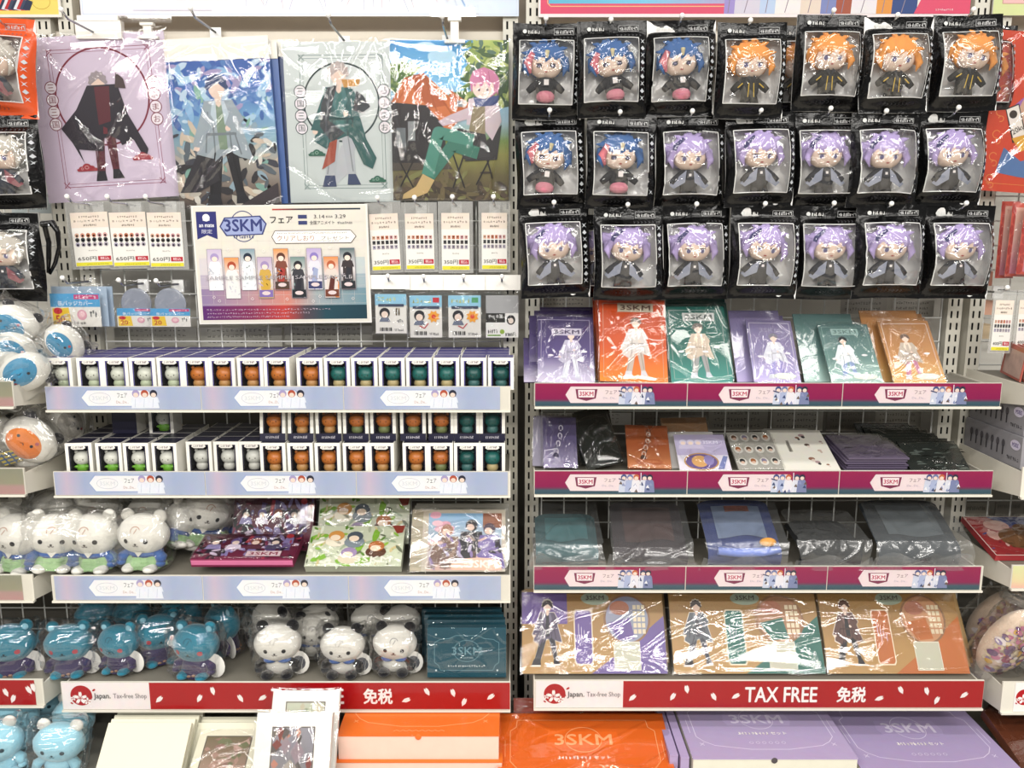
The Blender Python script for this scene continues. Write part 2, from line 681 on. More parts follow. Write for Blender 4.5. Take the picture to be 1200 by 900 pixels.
b = MB(); b.box((0, -1.0, -0.02), (6, 5, 0.04))
tag(b.build('floor', mat('floor_vinyl', '#b8b2a6', 0.35, bump=0.05)), 'pale vinyl shop floor below the shelves', kind='structure')
b = MB(); b.box((0.02, 0.23, 1.2), (3.8, 0.02, 2.4))
tag(b.build('wall_back', M_WALL), 'grey panel behind the wire grid', kind='structure')
zu0, zu1 = Zp(440, 0.2), Zp(40, 0.2)
b = MB(); b.box((0.02, 0.205, (zu0 + zu1) / 2), (3.8, 0.02, zu1 - zu0))
tag(b.build('wall_back_upper', mat('back_panel_pale', '#cdcac1', 0.6, noise=0.12, nscale=8)), 'pale panel behind the upper wire grid', kind='structure')
b = MB(); b.box((0.02, 0.045, Zp(28, 0.03) + 0.2), (3.8, 0.02, 0.46))
hd = tag(b.build('trim_1', M_HEAD), 'beige header panel above the wire grid', kind='structure')
b = MB()
zt, zb = Zp(36, 0.0), Zp(50, 0.0)
b.box((0.02, 0.02, (zt + zb) / 2), (3.8, 0.03, zt - zb))
tag(b.build('trim_2', mat('header_ledge', '#ddd4c4', 0.5)), 'cream ledge under the header panel', kind='structure')

# slotted uprights, two at each bay boundary
def upright(x):
    b = MB()
    w, d, z0, z1 = 0.030, 0.03, 0.1, 2.05
    pitch, sl = 0.025, 0.015
    xs = [-0.015, -0.0085, -0.0045, 0.0045, 0.0085, 0.015]
    n = int((z1 - z0) / pitch)
    for k in range(n):
        za = z0 + k * pitch
        zs = [za, za + (pitch - sl) / 2, za + (pitch + sl) / 2, za + pitch]
        for j in range(5):
            for i in range(3):
                if i == 1 and j in (1, 3):
                    continue
                b.face([(xs[j], 0, zs[i]), (xs[j + 1], 0, zs[i]), (xs[j + 1], 0, zs[i + 1]), (xs[j], 0, zs[i + 1])], 0)
    zE = z0 + n * pitch
    for sx in (-1, 1):
        b.face([(sx * w / 2, 0, z0), (sx * w / 2, d, z0), (sx * w / 2, d, zE), (sx * w / 2, 0, zE)], 0)
    b.face([(-w / 2, 0.004, z0), (w / 2, 0.004, z0), (w / 2, 0.004, zE), (-w / 2, 0.004, zE)], 1)
    o = b.build('upright', [M_UPR, M_DARK], None, loc=(x, -0.012, 0))
    return o
UPL = ['left boundary, outer', 'left boundary, inner', 'centre boundary, left', 'centre boundary, right', 'right boundary, inner', 'right boundary, outer']
k = 0
for xb in XB:
    for s in (-0.023, 0.023):
        tag(upright(xb + s), 'slotted white steel upright at the %s' % UPL[k], 'upright', 'slotted uprights of the shelving')
        k += 1

# wire grid panels
def wire_panel(x0, x1, z0, z1, label):
    b = MB()
    r = 0.0016
    n = round((x1 - x0) / 0.05)
    for k in range(n + 1):
        x = x0 + (x1 - x0) * k / n
        b.tube([(x, 0.0, z0), (x, 0.0, z1)], r, 5)
    m = round((z1 - z0) / 0.05)
    for k in range(m + 1):
        z = z0 + (z1 - z0) * k / m
        b.tube([(x0, -0.003, z), (x1, -0.003, z)], r, 5)
    tag(b.build('wire_grid', M_WIRE, None, True), label, 'wire grid', 'wire grid back panels')
ztop = Zp(50, 0.0)
wire_panel(XB[0] + 0.045, XB[1] - 0.045, 0.3, ztop, 'white wire grid behind the goods of the left bay')
wire_panel(XB[1] + 0.045, XB[2] - 0.045, 0.3, ztop, 'white wire grid behind the goods of the right bay')
wire_panel(XL, XB[0] - 0.045, 0.3, ztop, 'white wire grid at the far left edge')
wire_panel(XB[2] + 0.045, XR, 0.3, ztop, 'white wire grid at the far right edge')

# ------------------------------------------------------------------ shelves
SH = {}
def shelf(key, x0, x1, yf, vt, vb, label, cover=True):
    z1, z0 = Zp(vt, yf), Zp(vb, yf)
    zd = z1 - 0.010
    SH[key] = dict(z=zd, yf=yf, x0=x0, x1=x1, z0=z0, z1=z1)
    t = thing('shelf', label, 'shelf', ((x0 + x1) / 2, 0, zd), group='gondola shelves')
    W = x1 - x0
    yb = -0.015
    b = MB()
    b.box((0, (yf + 0.006 + yb) / 2, -0.006), (W - 0.006, yb - yf - 0.006, 0.012))
    b.build('deck', M_DECK, t)
    b = MB()
    h = z1 - z0
    b.box((0, yf + 0.004, (z0 + z1) / 2 - zd), (W, 0.004, h))
    b.box((0, yf + 0.0005, z0 - zd + 0.002), (W, 0.007, 0.004))
    b.build('price_rail', M_SHELF, t)
    for s in (-1, 1):
        b = MB()
        x = s * (W / 2 - 0.0015)
        zt_, zb_ = 0.0, z0 - zd + 0.004
        pr = [(yf + 0.006, zt_), (yf + 0.006, zb_), (yb, zb_ - 0.03), (yb, zt_ + 0.004)]
        for q in (-0.001, 0.001):
            b.face([(x + q, y, z) for y, z in pr])
        for i in range(4):
            j = (i + 1) % 4
            b.face([(x - 0.001, pr[i][0], pr[i][1]), (x + 0.001, pr[i][0], pr[i][1]), (x + 0.001, pr[j][0], pr[j][1]), (x - 0.001, pr[j][0], pr[j][1])])
        b.build('bracket', M_SHELF, t)
    if cover:
        b = MB()
        b.face([(-W / 2, yf - 0.0022, z0 - zd), (W / 2, yf - 0.0022, z0 - zd), (W / 2, yf - 0.0022, z1 - zd + 0.004), (-W / 2, yf - 0.0022, z1 - zd + 0.004)])
        b.build('clear_rail_cover', ACRYL, t)
    return t

YF = -0.20
LX0, LX1 = -0.893, -0.003
RX0, RX1 = 0.043, 0.933
shelf('L1', LX0, LX1, YF + 0.005, 453, 483, 'white steel shelf under the upper row of small boxes')
shelf('L2', LX0, LX1, YF + 0.005, 553, 583, 'white steel shelf under the lower, double-stacked small boxes')
shelf('L3', LX0, LX1, -0.235, 675, 706, 'white steel shelf under the white bear plushes')
shelf('L4', LX0, LX1, -0.238, 800, 834, 'white steel shelf under the blue bears and pandas')
shelf('R1', RX0, RX1, YF, 449, 479, 'white steel shelf under the row of colourful clear pouches')
shelf('R2', RX0, RX1, YF, 552, 582, 'white steel shelf under the chain packs and sticker sheets')
shelf('R3', RX0, RX1, YF, 664, 694, 'white steel shelf under the frosted clothing bags')
shelf('R4', RX0, RX1, -0.24, 798, 832, 'white steel shelf under the three acrylic stand packs')
NX = XB[0] - 0.014
shelf('N1', XL, NX, -0.243, 447, 479, 'white shelf under the blue-faced panda plushes at the left edge')
shelf('N2', XL, NX, -0.236, 549, 582, 'white shelf under the orange-faced plush at the left edge')
shelf('N3', XL, NX, -0.243, 674, 706, 'shelf at the left edge under the last white bears')
shelf('N4', XL, NX, -0.245, 797, 829, 'shelf at the left edge with a short red strip')
QX = XB[2] + 0.012
shelf('Q1', QX, XR, -0.245, 449, 479, 'white shelf at the right edge under the red packs', False)
shelf('Q2', QX, XR, -0.235, 548, 585, 'white shelf at the right edge under the grey printed cartons', False)
shelf('Q3', QX, XR, -0.235, 663, 692, 'white shelf at the right edge under the red bear package', False)
shelf('Q4', QX, XR, -0.245, 800, 837, 'white shelf at the right edge under the crumpled plush bags', False)

# low plinth decks that carry the boxes along the bottom edge
b = MB(); b.box((0.02, -0.20, 0.24), (3.8, 0.38, 0.48))
tag(b.build('trim_3', mat('plinth_enamel', '#8f8b82', 0.5)), 'low steel plinth of the shelving', kind='structure')
ZPL = 0.48

# ------------------------------------------------------------------ price-rail strips
def strip_blue(W, H, seed):
    a = Art()
    r = random.Random(seed)
    a.hgrad(-W / 2, -H / 2, W / 2, H / 2, [(0, '#aab2cc'), (0.08, '#c3b6c8'), (0.2, '#a4b0cc'), (0.45, '#b2bcd2'), (0.62, '#bec4d6'), (0.8, '#a5b1cd'), (1, '#aeb8d0')])
    lx0, lx1, lz = -W * 0.27, W * 0.16, H * 0.34
    oc = [(lx0, 0.02 * H), (lx0 + 0.012, lz), (lx1, lz), (lx1 + 0.012, 0), (lx1, -lz), (lx0 + 0.012, -lz)]
    a.poly([(x * 1.0 + (0.0015 if x > 0 else -0.0015), z * 1.12) for x, z in oc], '#98a9cf')
    a.poly(oc, '#eaeaec')
    a.ring(lx0 + 0.035, 0, 0.021, 0.011, 0.0008, '#b6bcc8', 18)
    a.text('3SKM', lx0 + 0.035, 0, 0.03, 0.008, '#cdd2d8')
    a.text('フェア', lx0 + 0.078, H * 0.12, 0.019, 0.009, '#3a3c44')
    a.text('De...De...', lx0 + 0.078, -H * 0.17, 0.024, 0.005, '#b79a8c')
    cx = lx1 - 0.006
    for dx, hc in ((-0.017, '#a79cc4'), (0, '#b0523b'), (0.017, '#2b2c3c')):
        a.bust(cx + dx, H * 0.20, 0.0072, hc, '#dfe4ee')
        a.poly([(cx + dx - 0.010, -H * 0.44), (cx + dx + 0.010, -H * 0.44), (cx + dx + 0.006, H * 0.02), (cx + dx - 0.006, H * 0.02)], '#e3e7f0')
        a.line([(cx + dx - 0.003, -H * 0.4), (cx + dx - 0.001, -H * 0.02)], 0.0008, '#b9c0d4')
    return a

def strip_maroon(W, H, seed):
    a = Art()
    a.vgrad(-W / 2, -H / 2, W / 2, H / 2, [(0, '#33505c'), (0.17, '#3e5765'), (0.26, '#6d3455'), (0.33, '#8a1850'), (1, '#96204f')])
    lx0, lx1, lz = -W * 0.30, W * 0.16, H * 0.36
    oc = [(lx0, 0), (lx0 + 0.01, lz), (lx1, lz), (lx1, -lz), (lx0 + 0.01, -lz)]
    a.poly(oc, '#e6d6d8')
    lx = lx0 + 0.04
    a.poly([(lx - 0.021, 0.011), (lx + 0.021, 0.011), (lx + 0.018, -0.007), (lx, -0.012), (lx - 0.018, -0.007)], '#7b3350')
    a.poly([(lx - 0.016, 0.0095), (lx + 0.016, 0.0095), (lx + 0.015, -0.005), (lx - 0.015, -0.005)], '#efe2e4')
    a.text('3SKM', lx, 0.002, 0.027, 0.0085, '#b02a52', 0.03)
    a.text('フェア', lx + 0.047, 0.005, 0.022, 0.007, '#6a4356')
    a.text('De...De...', lx + 0.045, -0.006, 0.026, 0.004, '#a9a2b2')
    cx = lx1 + 0.002
    r = random.Random(seed)
    for dx, hc, bc in ((-0.024, '#4a5788', '#c9cfe0'), (-0.012, '#6f7da8', '#aab4d2'), (0.0, '#c06a46', '#e2dfe6'), (0.016, '#3c4566', '#d7d9e4'), (0.026, '#2f2f44', '#7d86ab')):
        a.poly([(cx + dx - 0.010, -H * 0.42), (cx + dx + 0.010, -H * 0.42), (cx + dx + 0.008, H * 0.05), (cx + dx - 0.008, H * 0.1)], bc)
        a.bust(cx + dx, H * 0.24, 0.0058, hc, bc)
        for _ in range(3):
            x, z = cx + dx + r.uniform(-0.007, 0.007), r.uniform(-H * 0.4, 0.0)
            a.poly([(x - 0.003, z - 0.002), (x + 0.004, z - 0.003), (x + 0.001, z + 0.004)], r.choice(['#39466f', '#eceaf0', '#8d96b8', '#6b5a52']))
    a.line([(cx + 0.009, -H * 0.4), (cx + 0.009, H * 0.44)], 0.0016, '#e6e6ee')
    a.line([(cx - 0.034, H * 0.18), (cx - 0.022, H * 0.10)], 0.002, '#3c466c')
    return a

def put_strip(key, u0, u1, artfn, name, label, grp, seed, dz=0.0):
    s = SH[key]
    v = 0.5 * (s['z0'] + s['z1']) + 0.0022
    x0, x1 = Xz(u0, s['yf'], v), Xz(u1, s['yf'], v)
    x0, x1 = max(x0, s['x0'] + 0.001), min(x1, s['x1'] - 0.001)
    W, H = x1 - x0, (s['z1'] - s['z0']) - 0.0055
    t = thing(name, label, 'shelf strip', ((x0 + x1) / 2, s['yf'] + 0.0008, v + dz), group=grp)
    b = MB(); b.box((0, 0.0005, 0), (W, 0.0009, H))
    b.build('paper', M_CARD, t)
    artfn(W, H, seed).build('printed_face', t, True)
    return t

PLW = ['left', 'middle', 'right']
for key, cuts, pl in (('L1', [53, 236, 403, 587], 'upper small-box shelf'), ('L2', [64, 241, 418, 596], 'lower small-box shelf'), ('L3', [64, 238, 409, 588], 'white bear shelf')):
    for k in range(3):
        put_strip(key, cuts[k], cuts[k + 1] - 1, strip_blue, 'price_rail_strip', 'pale blue printed strip, %s third of the %s front' % (PLW[k], pl), 'pale blue shelf strips', k)
for key, cuts, pl in (('R1', [627, 806, 988, 1174], 'clear pouch shelf'), ('R2', [626, 806, 984, 1165], 'chain pack shelf'), ('R3', [626, 804, 970, 1150], 'frosted bag shelf')):
    for k in range(3):
        put_strip(key, cuts[k], cuts[k + 1] - 1, strip_maroon, 'price_rail_strip', 'maroon printed strip, %s third of the %s front' % (PLW[k], pl), 'maroon shelf strips', k)

def petal(a, x, z, s, w, c='#f4ecea'):
    pts = [(0, -1), (0.45, -0.2), (0.42, 0.5), (0.2, 0.95), (0.0, 0.62), (-0.2, 0.95), (-0.42, 0.5), (-0.45, -0.2)]
    cr, sr = math.cos(w), math.sin(w)
    a.poly([(x + s * (p * cr - q * sr), z + s * (p * sr + q * cr)) for p, q in pts], c)

def blossom(a, x, z, r, c='#f6f2f0', core='#ab0d1a'):
    for k in range(5):
        w = math.pi / 2 + k * 2 * math.pi / 5
        petal(a, x + math.cos(w) * r * 0.55, z + math.sin(w) * r * 0.55, r * 0.52, w - math.pi / 2, c)
    for k in range(5):
        w = math.pi / 2 + k * 2 * math.pi / 5
        a.line([(x, z), (x + math.cos(w) * r * 0.4, z + math.sin(w) * r * 0.4)], r * 0.05, core)

def tax_logo(a, x, z, r):
    a.ell(x, z, r, r, '#ab0d1a', 28)
    blossom(a, x - r * 0.1, z - r * 0.25, r * 0.62)
    blossom(a, x + r * 0.55, z - r * 0.55, r * 0.36)
    blossom(a, x - r * 0.72, z - r * 0.25, r * 0.25)
    petal(a, x + r * 1.2, z + r * 0.55, r * 0.2, -1.0, '#ab0d1a')
    petal(a, x + r * 0.95, z - r * 0.1, r * 0.16, 0.5, '#ab0d1a')
    petal(a, x - r * 0.9, z - r * 0.75, r * 0.16, 1.0, '#ab0d1a')

def strip_tax(W, H, seed):
    a = Art()
    a.rect(-W / 2, -H / 2, W / 2, H / 2, '#a90814')
    xs = -W / 2 + W * 0.195
    a.rect(-W / 2, -H / 2, xs, H / 2, '#eee6e6')
    tax_logo(a, -W / 2 + W * 0.042, 0.001, H * 0.38)
    a.text('Japan.', -W / 2 + W * 0.089, -0.001, W * 0.038, H * 0.26, '#4a4648', 0.012)
    a.text('Tax-free Shop', -W / 2 + W * 0.151, -0.001, W * 0.075, H * 0.24, '#7f7a7c')
    for fx, fz, w in ((0.216, -0.12, -0.8), (0.306, -0.08, -0.5), (0.337, 0.2, 0.2), (0.398, -0.08, 0.5), (0.447, -0.06, -1.0),
                      (0.768, -0.15, -1.2), (0.815, 0.17, 0.5), (0.873, 0.13, 0.3), (0.897, -0.22, -0.4), (0.957, -0.02, -0.9)):
        petal(a, -W / 2 + W * fx, H * fz, H * 0.17, w)
    a.text('TAX FREE', -W / 2 + W * 0.548, 0.0, W * 0.162, H * 0.58, '#f7f0ef', 0.02)
    a.text('免税', -W / 2 + W * 0.705, 0.0, W * 0.066, H * 0.60, '#f7f0ef', 0.025)
    return a
put_strip('L4', 73, 599, strip_tax, 'tax_free_strip', 'red and white tax free strip partly behind a white framed picture', 'tax free strips', 0)
put_strip('R4', 628, 1158, strip_tax, 'tax_free_strip', 'red and white tax free strip below the acrylic stand packs', 'tax free strips', 0)

def strip_grey(W, H, seed):
    a = Art()
    a.vgrad(-W / 2, -H / 2, W / 2, H / 2, [(0, '#b58e8c'), (0.3, '#b0928c'), (0.42, '#98957f'), (1, '#8e8f7c')])
    return a
def strip_red(W, H, seed):
    a = Art()
    a.rect(-W / 2, -H / 2, W / 2, H / 2, '#a50a15')
    for dx, dz, w in ((-0.012, 0.1, 0.5), (-0.003, 0.2, 0.2), (-0.058, 0.0, 0.4), (-0.045, -0.25, -0.4)):
        petal(a, W / 2 + dx, H * dz, H * 0.19, w)
    return a
put_strip('N1', -60, 20, strip_grey, 'price_rail_strip', 'grey and pink strip under the blue-faced pandas', 'grey shelf strips at the left edge', 0)
put_strip('N2', -60, 35, strip_grey, 'price_rail_strip', 'grey and pink strip under the orange-faced plush', 'grey shelf strips at the left edge', 0)
put_strip('N3', -60, 26, strip_grey, 'price_rail_strip', 'grey and pink strip at the left edge beside the white bears', 'grey shelf strips at the left edge', 0)
put_strip('N4', -80, 41, strip_red, 'price_rail_strip', 'short red strip with white petals at the left edge', None, 0)
def strip_yel(W, H, seed):
    a = Art()
    a.vgrad(-W / 2, -H / 2, W / 2, H / 2, [(0, '#d8a79a'), (0.3, '#d4c39a'), (1, '#cdd09c')])
    return a
def strip_wlogo(W, H, seed):
    a = Art()
    a.rect(-W / 2, -H / 2, W / 2, H / 2, '#ece6e4')
    tax_logo(a, -W / 2 + 0.02, 0.0, 0.017)
    return a
put_strip('Q3', 1182, 1290, strip_yel, 'price_rail_strip', 'pale yellow and pink strip at the right edge', None, 0)
put_strip('Q4', 1189, 1290, strip_wlogo, 'price_rail_strip', 'white strip with a red blossom mark at the right edge', None, 0)

# goods hung on the far side of the grid, seen through the wires
SHEETW = ['under the two small badge cover packs', 'below the left half of the fair poster', 'below the right half of the fair poster', 'high in the gap left of the grey file', 'low in the gap left of the grey file',
          'above the dark purple pouches', 'above the orange pouches', 'above the pale teal pouches', 'above the tan pouches', 'behind the left chain packs', 'behind the tan film pack',
          'behind the round portrait stickers', 'behind the white sticker sheet', 'behind the purple film pack pile', 'behind the dark film pack pile', 'high in the gap right of the lavender file', 'low in the gap right of the lavender file',
          'left one above the red bear package', 'right one above the red bear package', 'between two pouches at the left edge']
k = 0
for u0, u1, v0, v1, cc in ((135, 230, 384, 404, '#b9b7ae'), (236, 330, 384, 406, '#c4c2b8'), (334, 436, 382, 404, '#bab8ae'), (318, 340, 60, 125, '#c9c8cd'), (318, 340, 128, 235, '#a8b9c4'),
                           (628, 692, 344, 360, '#ece6da'), (700, 775, 340, 352, '#d8d4cc'), (985, 1040, 345, 368, '#bcb9b2'), (1045, 1095, 352, 372, '#d5d2cc'), (630, 740, 484, 498, '#e8e8e4'), (745, 825, 482, 500, '#8a867e'),
                           (830, 900, 480, 505, '#a9a69c'), (905, 965, 482, 505, '#b9b6ac'), (968, 1020, 482, 505, '#847f76'), (1025, 1080, 482, 505, '#a8a49a'), (190, 212, 60, 130, '#c7c5be'), (190, 212, 134, 232, '#c2c4c6'),
                           (1118, 1160, 590, 625, '#8d8a80'), (1164, 1200, 588, 622, '#77746c'), (14, 60, 226, 250, '#b8c2c4')):
    Y = 0.05
    p, q = P(u0, v1, Y), P(u1, v0, Y)
    a = Art()
    W, H = q.x - p.x, q.z - p.z
    for j in range(3):
        a.scrib(-W * 0.42, H * (0.28 - 0.3 * j), W * 0.8, min(H * 0.14, 0.01), '#6b6862', 14, k * 3 + j)
    t = thing('backing_sheet', 'printed sheet behind the wire grid, ' + SHEETW[k], 'sheet', ((p.x + q.x) / 2, Y, (p.z + q.z) / 2), group='sheets behind the wire grid')
    b = MB(); b.box((0, 0.0015, 0), (W, 0.003, H))
    b.build('sheet', mat('sheet_' + cc[1:], cc, 0.4), t)
    a.build('print', t)
    k += 1

# ------------------------------------------------------------------ hooks
def hook_mesh(L):
    b = MB()
    b.tube([(0, 0.0, 0.0), (0, -L * 0.85, 0.0), (0, -L, 0.010)], 0.0022, 8)
    return b.mesh('wire', M_CHROME, True)
HK = {}
b = MB(); b.ell((0, 0, 0), (0.0048, 0.0048, 0.0048), 10, 8)
CAPM = b.mesh('tip_cap', M_CAP, True)
b = MB(); b.box((0, -0.003, -0.004), (0.022, 0.004, 0.026))
PLATEM = b.mesh('back_plate', M_CAP)
def hook(x, z, L, label):
    L = round(L, 3)
    if L not in HK:
        HK[L] = hook_mesh(L)
    t = thing('display_hook', label, 'hook', (x, -0.004, z), group='chrome display hooks')
    obj('wire', HK[L], t)
    obj('tip_cap', CAPM, t, (0, -L, 0.011))
    obj('back_plate', PLATEM, t)
    return t

# ================================================================== boards above the header
def slab_thing(name, label, cat, u0, v0, u1, v1, Y, T=0.004, group=None, roll=0.0, cmat=None, gloss=False):
    p, q = P(u0, v1, Y), P(u1, v0, Y)
    W, H = q.x - p.x, q.z - p.z
    t = thing(name, label, cat, ((p.x + q.x) / 2, Y, (p.z + q.z) / 2), (0, roll, 0), group)
    b = MB(); b.box((0, T / 2, 0), (W, T, H))
    b.build('board', cmat or M_CARD, t)
    return t, W, H

t, W, H = slab_thing('topper_board', 'yellow and red illustrated board at the top left corner', 'sign', -40, -40, 67, 20, -0.02)
a = Art(); a.rect(-W / 2, -H / 2, W / 2, H / 2, '#e7e2d8'); a.rect(-W / 2, -H / 2 + 0.005, W / 2 - 0.005, H / 2, '#ecd06a')
a.rect(-W / 2, -H / 2 + 0.012, W * 0.16, H / 2, '#d8534a')
for k in range(9):
    x = -W * 0.1 + 0.012 * k * 0.5
    a.poly([(x - 0.01, -H / 2 + 0.015), (x + 0.004, -H / 2 + 0.012), (x + 0.012, -H * 0.2), (x, -H * 0.15)], ['#27314a', '#d9dde4', '#b52d31', '#38445c'][k % 4])
a.ring(W * 0.3, -H * 0.2, 0.018, 0.014, 0.0008, '#b09a3a', 20)
a.build('printed_face', t)

t, W, H = slab_thing('topper_board', 'long pale lavender sketch board above the left bay', 'sign', 95, -40, 608, 19, -0.02)
a = Art(); a.hgrad(-W / 2, -H / 2, W / 2, H / 2, [(0, '#e7e7f0'), (0.25, '#ece4ea'), (0.5, '#f1eaf0'), (0.72, '#f4f0f2'), (0.9, '#d9e4f2'), (1, '#d3e0f2')])
a.frame(-W / 2 + 0.004, -H / 2 + 0.004, W / 2 - 0.004, H / 2 + 0.1, 0.002, '#cfd9ea')
for k in range(26):
    x = W * (-0.12 + 0.5 * k / 26)
    a.line([(x, H * 0.1), (x + rnd.uniform(-0.02, 0.02), -H * rnd.uniform(0.15, 0.42))], 0.0011, ['#b9c3dc', '#d3c6d3', '#c2cbe0'][k % 3])
a.line([(W * 0.36, 0), (W * 0.385, -H * 0.42)], 0.003, '#8fb0da')
a.line([(W * -0.38, -H * 0.38), (-W * 0.2, -H * 0.38)], 0.002, '#d5d6e4')
a.build('printed_face', t)

t, W, H = slab_thing('topper_board', 'long crimson framed illustrated board above the right bay', 'sign', 631, -40, 1141, 20, -0.02)
a = Art(); a.rect(-W / 2, -H / 2, W / 2, H / 2, '#efe3e4'); a.rect(-W / 2 + 0.004, -H / 2 + 0.006, W / 2, H / 2, '#d9506e')
a.hgrad(-W / 2 + 0.02, -H / 2 + 0.025, W * -0.04, H / 2, [(0, '#5fb3d0'), (0.5, '#79c3e2'), (1, '#b59cc4')])
a.line([(-W / 2 + 0.018, H / 2), (-W / 2 + 0.018, -H / 2 + 0.026), (-W / 2 + 0.024, -H / 2 + 0.02), (W * -0.05, -H / 2 + 0.02)], 0.0016, '#e6c089')
x = -W * 0.07
for k, (w, c1) in enumerate([(0.02, '#9d8cc8'), (0.05, '#cfc9d8'), (0.03, '#b7c8e4'), (0.05, '#e9e4e2'), (0.04, '#e0cfc0'), (0.03, '#7c86b8'), (0.03, '#a2543f'), (0.05, '#e4dfe2'), (0.03, '#dd9447'), (0.05, '#344a80'), (0.03, '#e3ded6'), (0.04, '#7c3040')]):
    a.poly([(x, -H / 2 + 0.006), (x + w * 1.05, -H / 2 + 0.006), (x + w * 1.25, H / 2), (x + w * 0.1, H / 2)], c1)
    a.line([(x + w * 0.4, -H / 2 + 0.008), (x + w * 0.6, 0)], 0.0016, '#8d7f8e')
    x += w
a.poly([(W * 0.37, -H / 2 + 0.006), (W / 2, -H / 2 + 0.006), (W / 2, H / 2), (W * 0.42, H / 2)], '#d9506e')
a.scrib(W * 0.42, -H / 2 + 0.012, 0.035, 0.004, '#f3e3e6', 9, 3)
a.build('printed_face', t)

t, W, H = slab_thing('topper_board', 'pale green and pink board at the top right corner', 'sign', 1163, -40, 1260, 18, -0.02)
a = Art(); a.rect(-W / 2, -H / 2, W / 2, H / 2, '#cfd79c'); a.rect(-W / 2 + 0.018, -H / 2 + 0.022, W / 2, H / 2, '#e4b7b4'); a.frame(-W / 2 + 0.018, -H / 2 + 0.022, W / 2, H / 2, 0.0014, '#b88c80')
a.build('printed_face', t)

# clear card clips with white stems
def clip(u, v0, v1, wv, label):
    Y = -0.035
    p = P(u, v1, Y)
    h = P(u, v0, Y).z - p.z
    t = thing('card_clip', label, 'clip', p, group='clear card clips')
    b = MB(); b.box((0, 0.0, h * 0.40), (0.016, 0.006, h * 0.7)); b.box((0, 0, h * 0.03), (0.040, 0.01, h * 0.10)); b.box((0, 0, h * 0.66), (0.026, 0.012, h * 0.12))
    b.build('stem', mat('clip_white', '#eeeae2', 0.3), t)
    b = MB()
    b.box((0, -0.004, h * 0.86), (wv, 0.003, h * 0.30)); b.box((0, -0.007, h * 0.76), (wv, 0.004, 0.004)); b.box((0, -0.007, h * 0.98), (wv, 0.004, 0.003))
    b.build('jaw', ACRYL, t)
clip(174, 20, 45, 0.10, 'clear clip above the lavender clear file')
clip(533, 8, 50, 0.095, 'clear clip above the camping clear file')
b = MB()
p = P(118, 45, -0.03)
t = thing('card_clip', 'white base block of a clip behind the lavender clear file', 'clip', p)
b.box((0, 0, 0.015), (0.09, 0.014, 0.034)); b.box((0, -0.004, 0.036), (0.08, 0.008, 0.01))
b.build('block', mat('clip_white', '#eeeae2', 0.3), t)

# ================================================================== clear files hanging top left
def hang_card(name, label, cat, u0, v0, u1, v1, Y, roll=0.0, group=None, T=0.002, yaw=0.0, lean=0.0):
    p, q = P(u0, v1, Y), P(u1, v0, Y)
    W, H = q.x - p.x, q.z - p.z
    t = thing(name, label, cat, ((p.x + q.x) / 2, Y, (p.z + q.z) / 2), (lean, roll, yaw), group)
    return t, W, H

def sheet(t, W, H, m, name='sheet', T=0.0016, y=0.0):
    b = MB(); b.box((0, T / 2 + y, 0), (W, T, H))
    return b.build(name, m, t)

M_LAV = mat('lavender_pp_sheet', '#cbbdd0', 0.25, noise=0.02)
M_GREYF = mat('grey_pp_sheet', '#c3cbca', 0.25, noise=0.02)

def cloud(a, x, z, s, c, c2):
    for dx, dz, r in ((-0.9, 0, 0.5), (0, 0.25, 0.75), (0.8, 0.05, 0.55), (1.5, -0.1, 0.25), (-1.5, -0.15, 0.22)):
        a.ell(x + dx * s, z + dz * s, r * s, r * s * 0.8, c, 14)
    a.line([(x - 1.6 * s, z - 0.3 * s), (x + 1.7 * s, z - 0.3 * s)], 0.25 * s, c)
    a.ring(x, z + 0.2 * s, 0.35 * s, 0.3 * s, 0.08 * s, c2, 14)
    a.ring(x - 0.8 * s, z, 0.22 * s, 0.2 * s, 0.06 * s, c2, 12)

def file_art(W, H, line, ringc, glyphs_l, glyphs_r, cl):
    a = Art()
    x0, x1, z0, z1 = -W * 0.36, W * 0.38, -H * 0.41, H * 0.42
    a.frame(x0, z0, x1, z1, 0.0012, line)
    a.frame(x0 + 0.006, z0 + 0.006, x1 - 0.006, z1 - 0.006, 0.0008, line)
    for sx in (x0 + 0.004, x1 - 0.004):
        for sz in (z0 + 0.004, z1 - 0.004):
            a.line([(sx - 0.006, sz - 0.006), (sx + 0.006, sz + 0.006)], 0.0016, line)
            a.line([(sx - 0.006, sz + 0.006), (sx + 0.006, sz - 0.006)], 0.0016, line)
    a.ring(0.0, H * 0.13, W * 0.345, W * 0.345, 0.0035, ringc, 60)
    for side, gl in ((-1, glyphs_l), (1, glyphs_r)):
        for j, g in enumerate(gl):
            gz = H * 0.20 - j * 0.0235
            gx = side * (W * 0.365) + (0.0 if side < 0 else 0.004)
            a.ell(gx, gz, 0.0125, 0.0125, '#e9e2e8', 20)
            a.ring(gx, gz, 0.0125, 0.0125, 0.0016, ringc, 24)
            a.text(g, gx, gz, 0.013, 0.013, ringc)
    return a

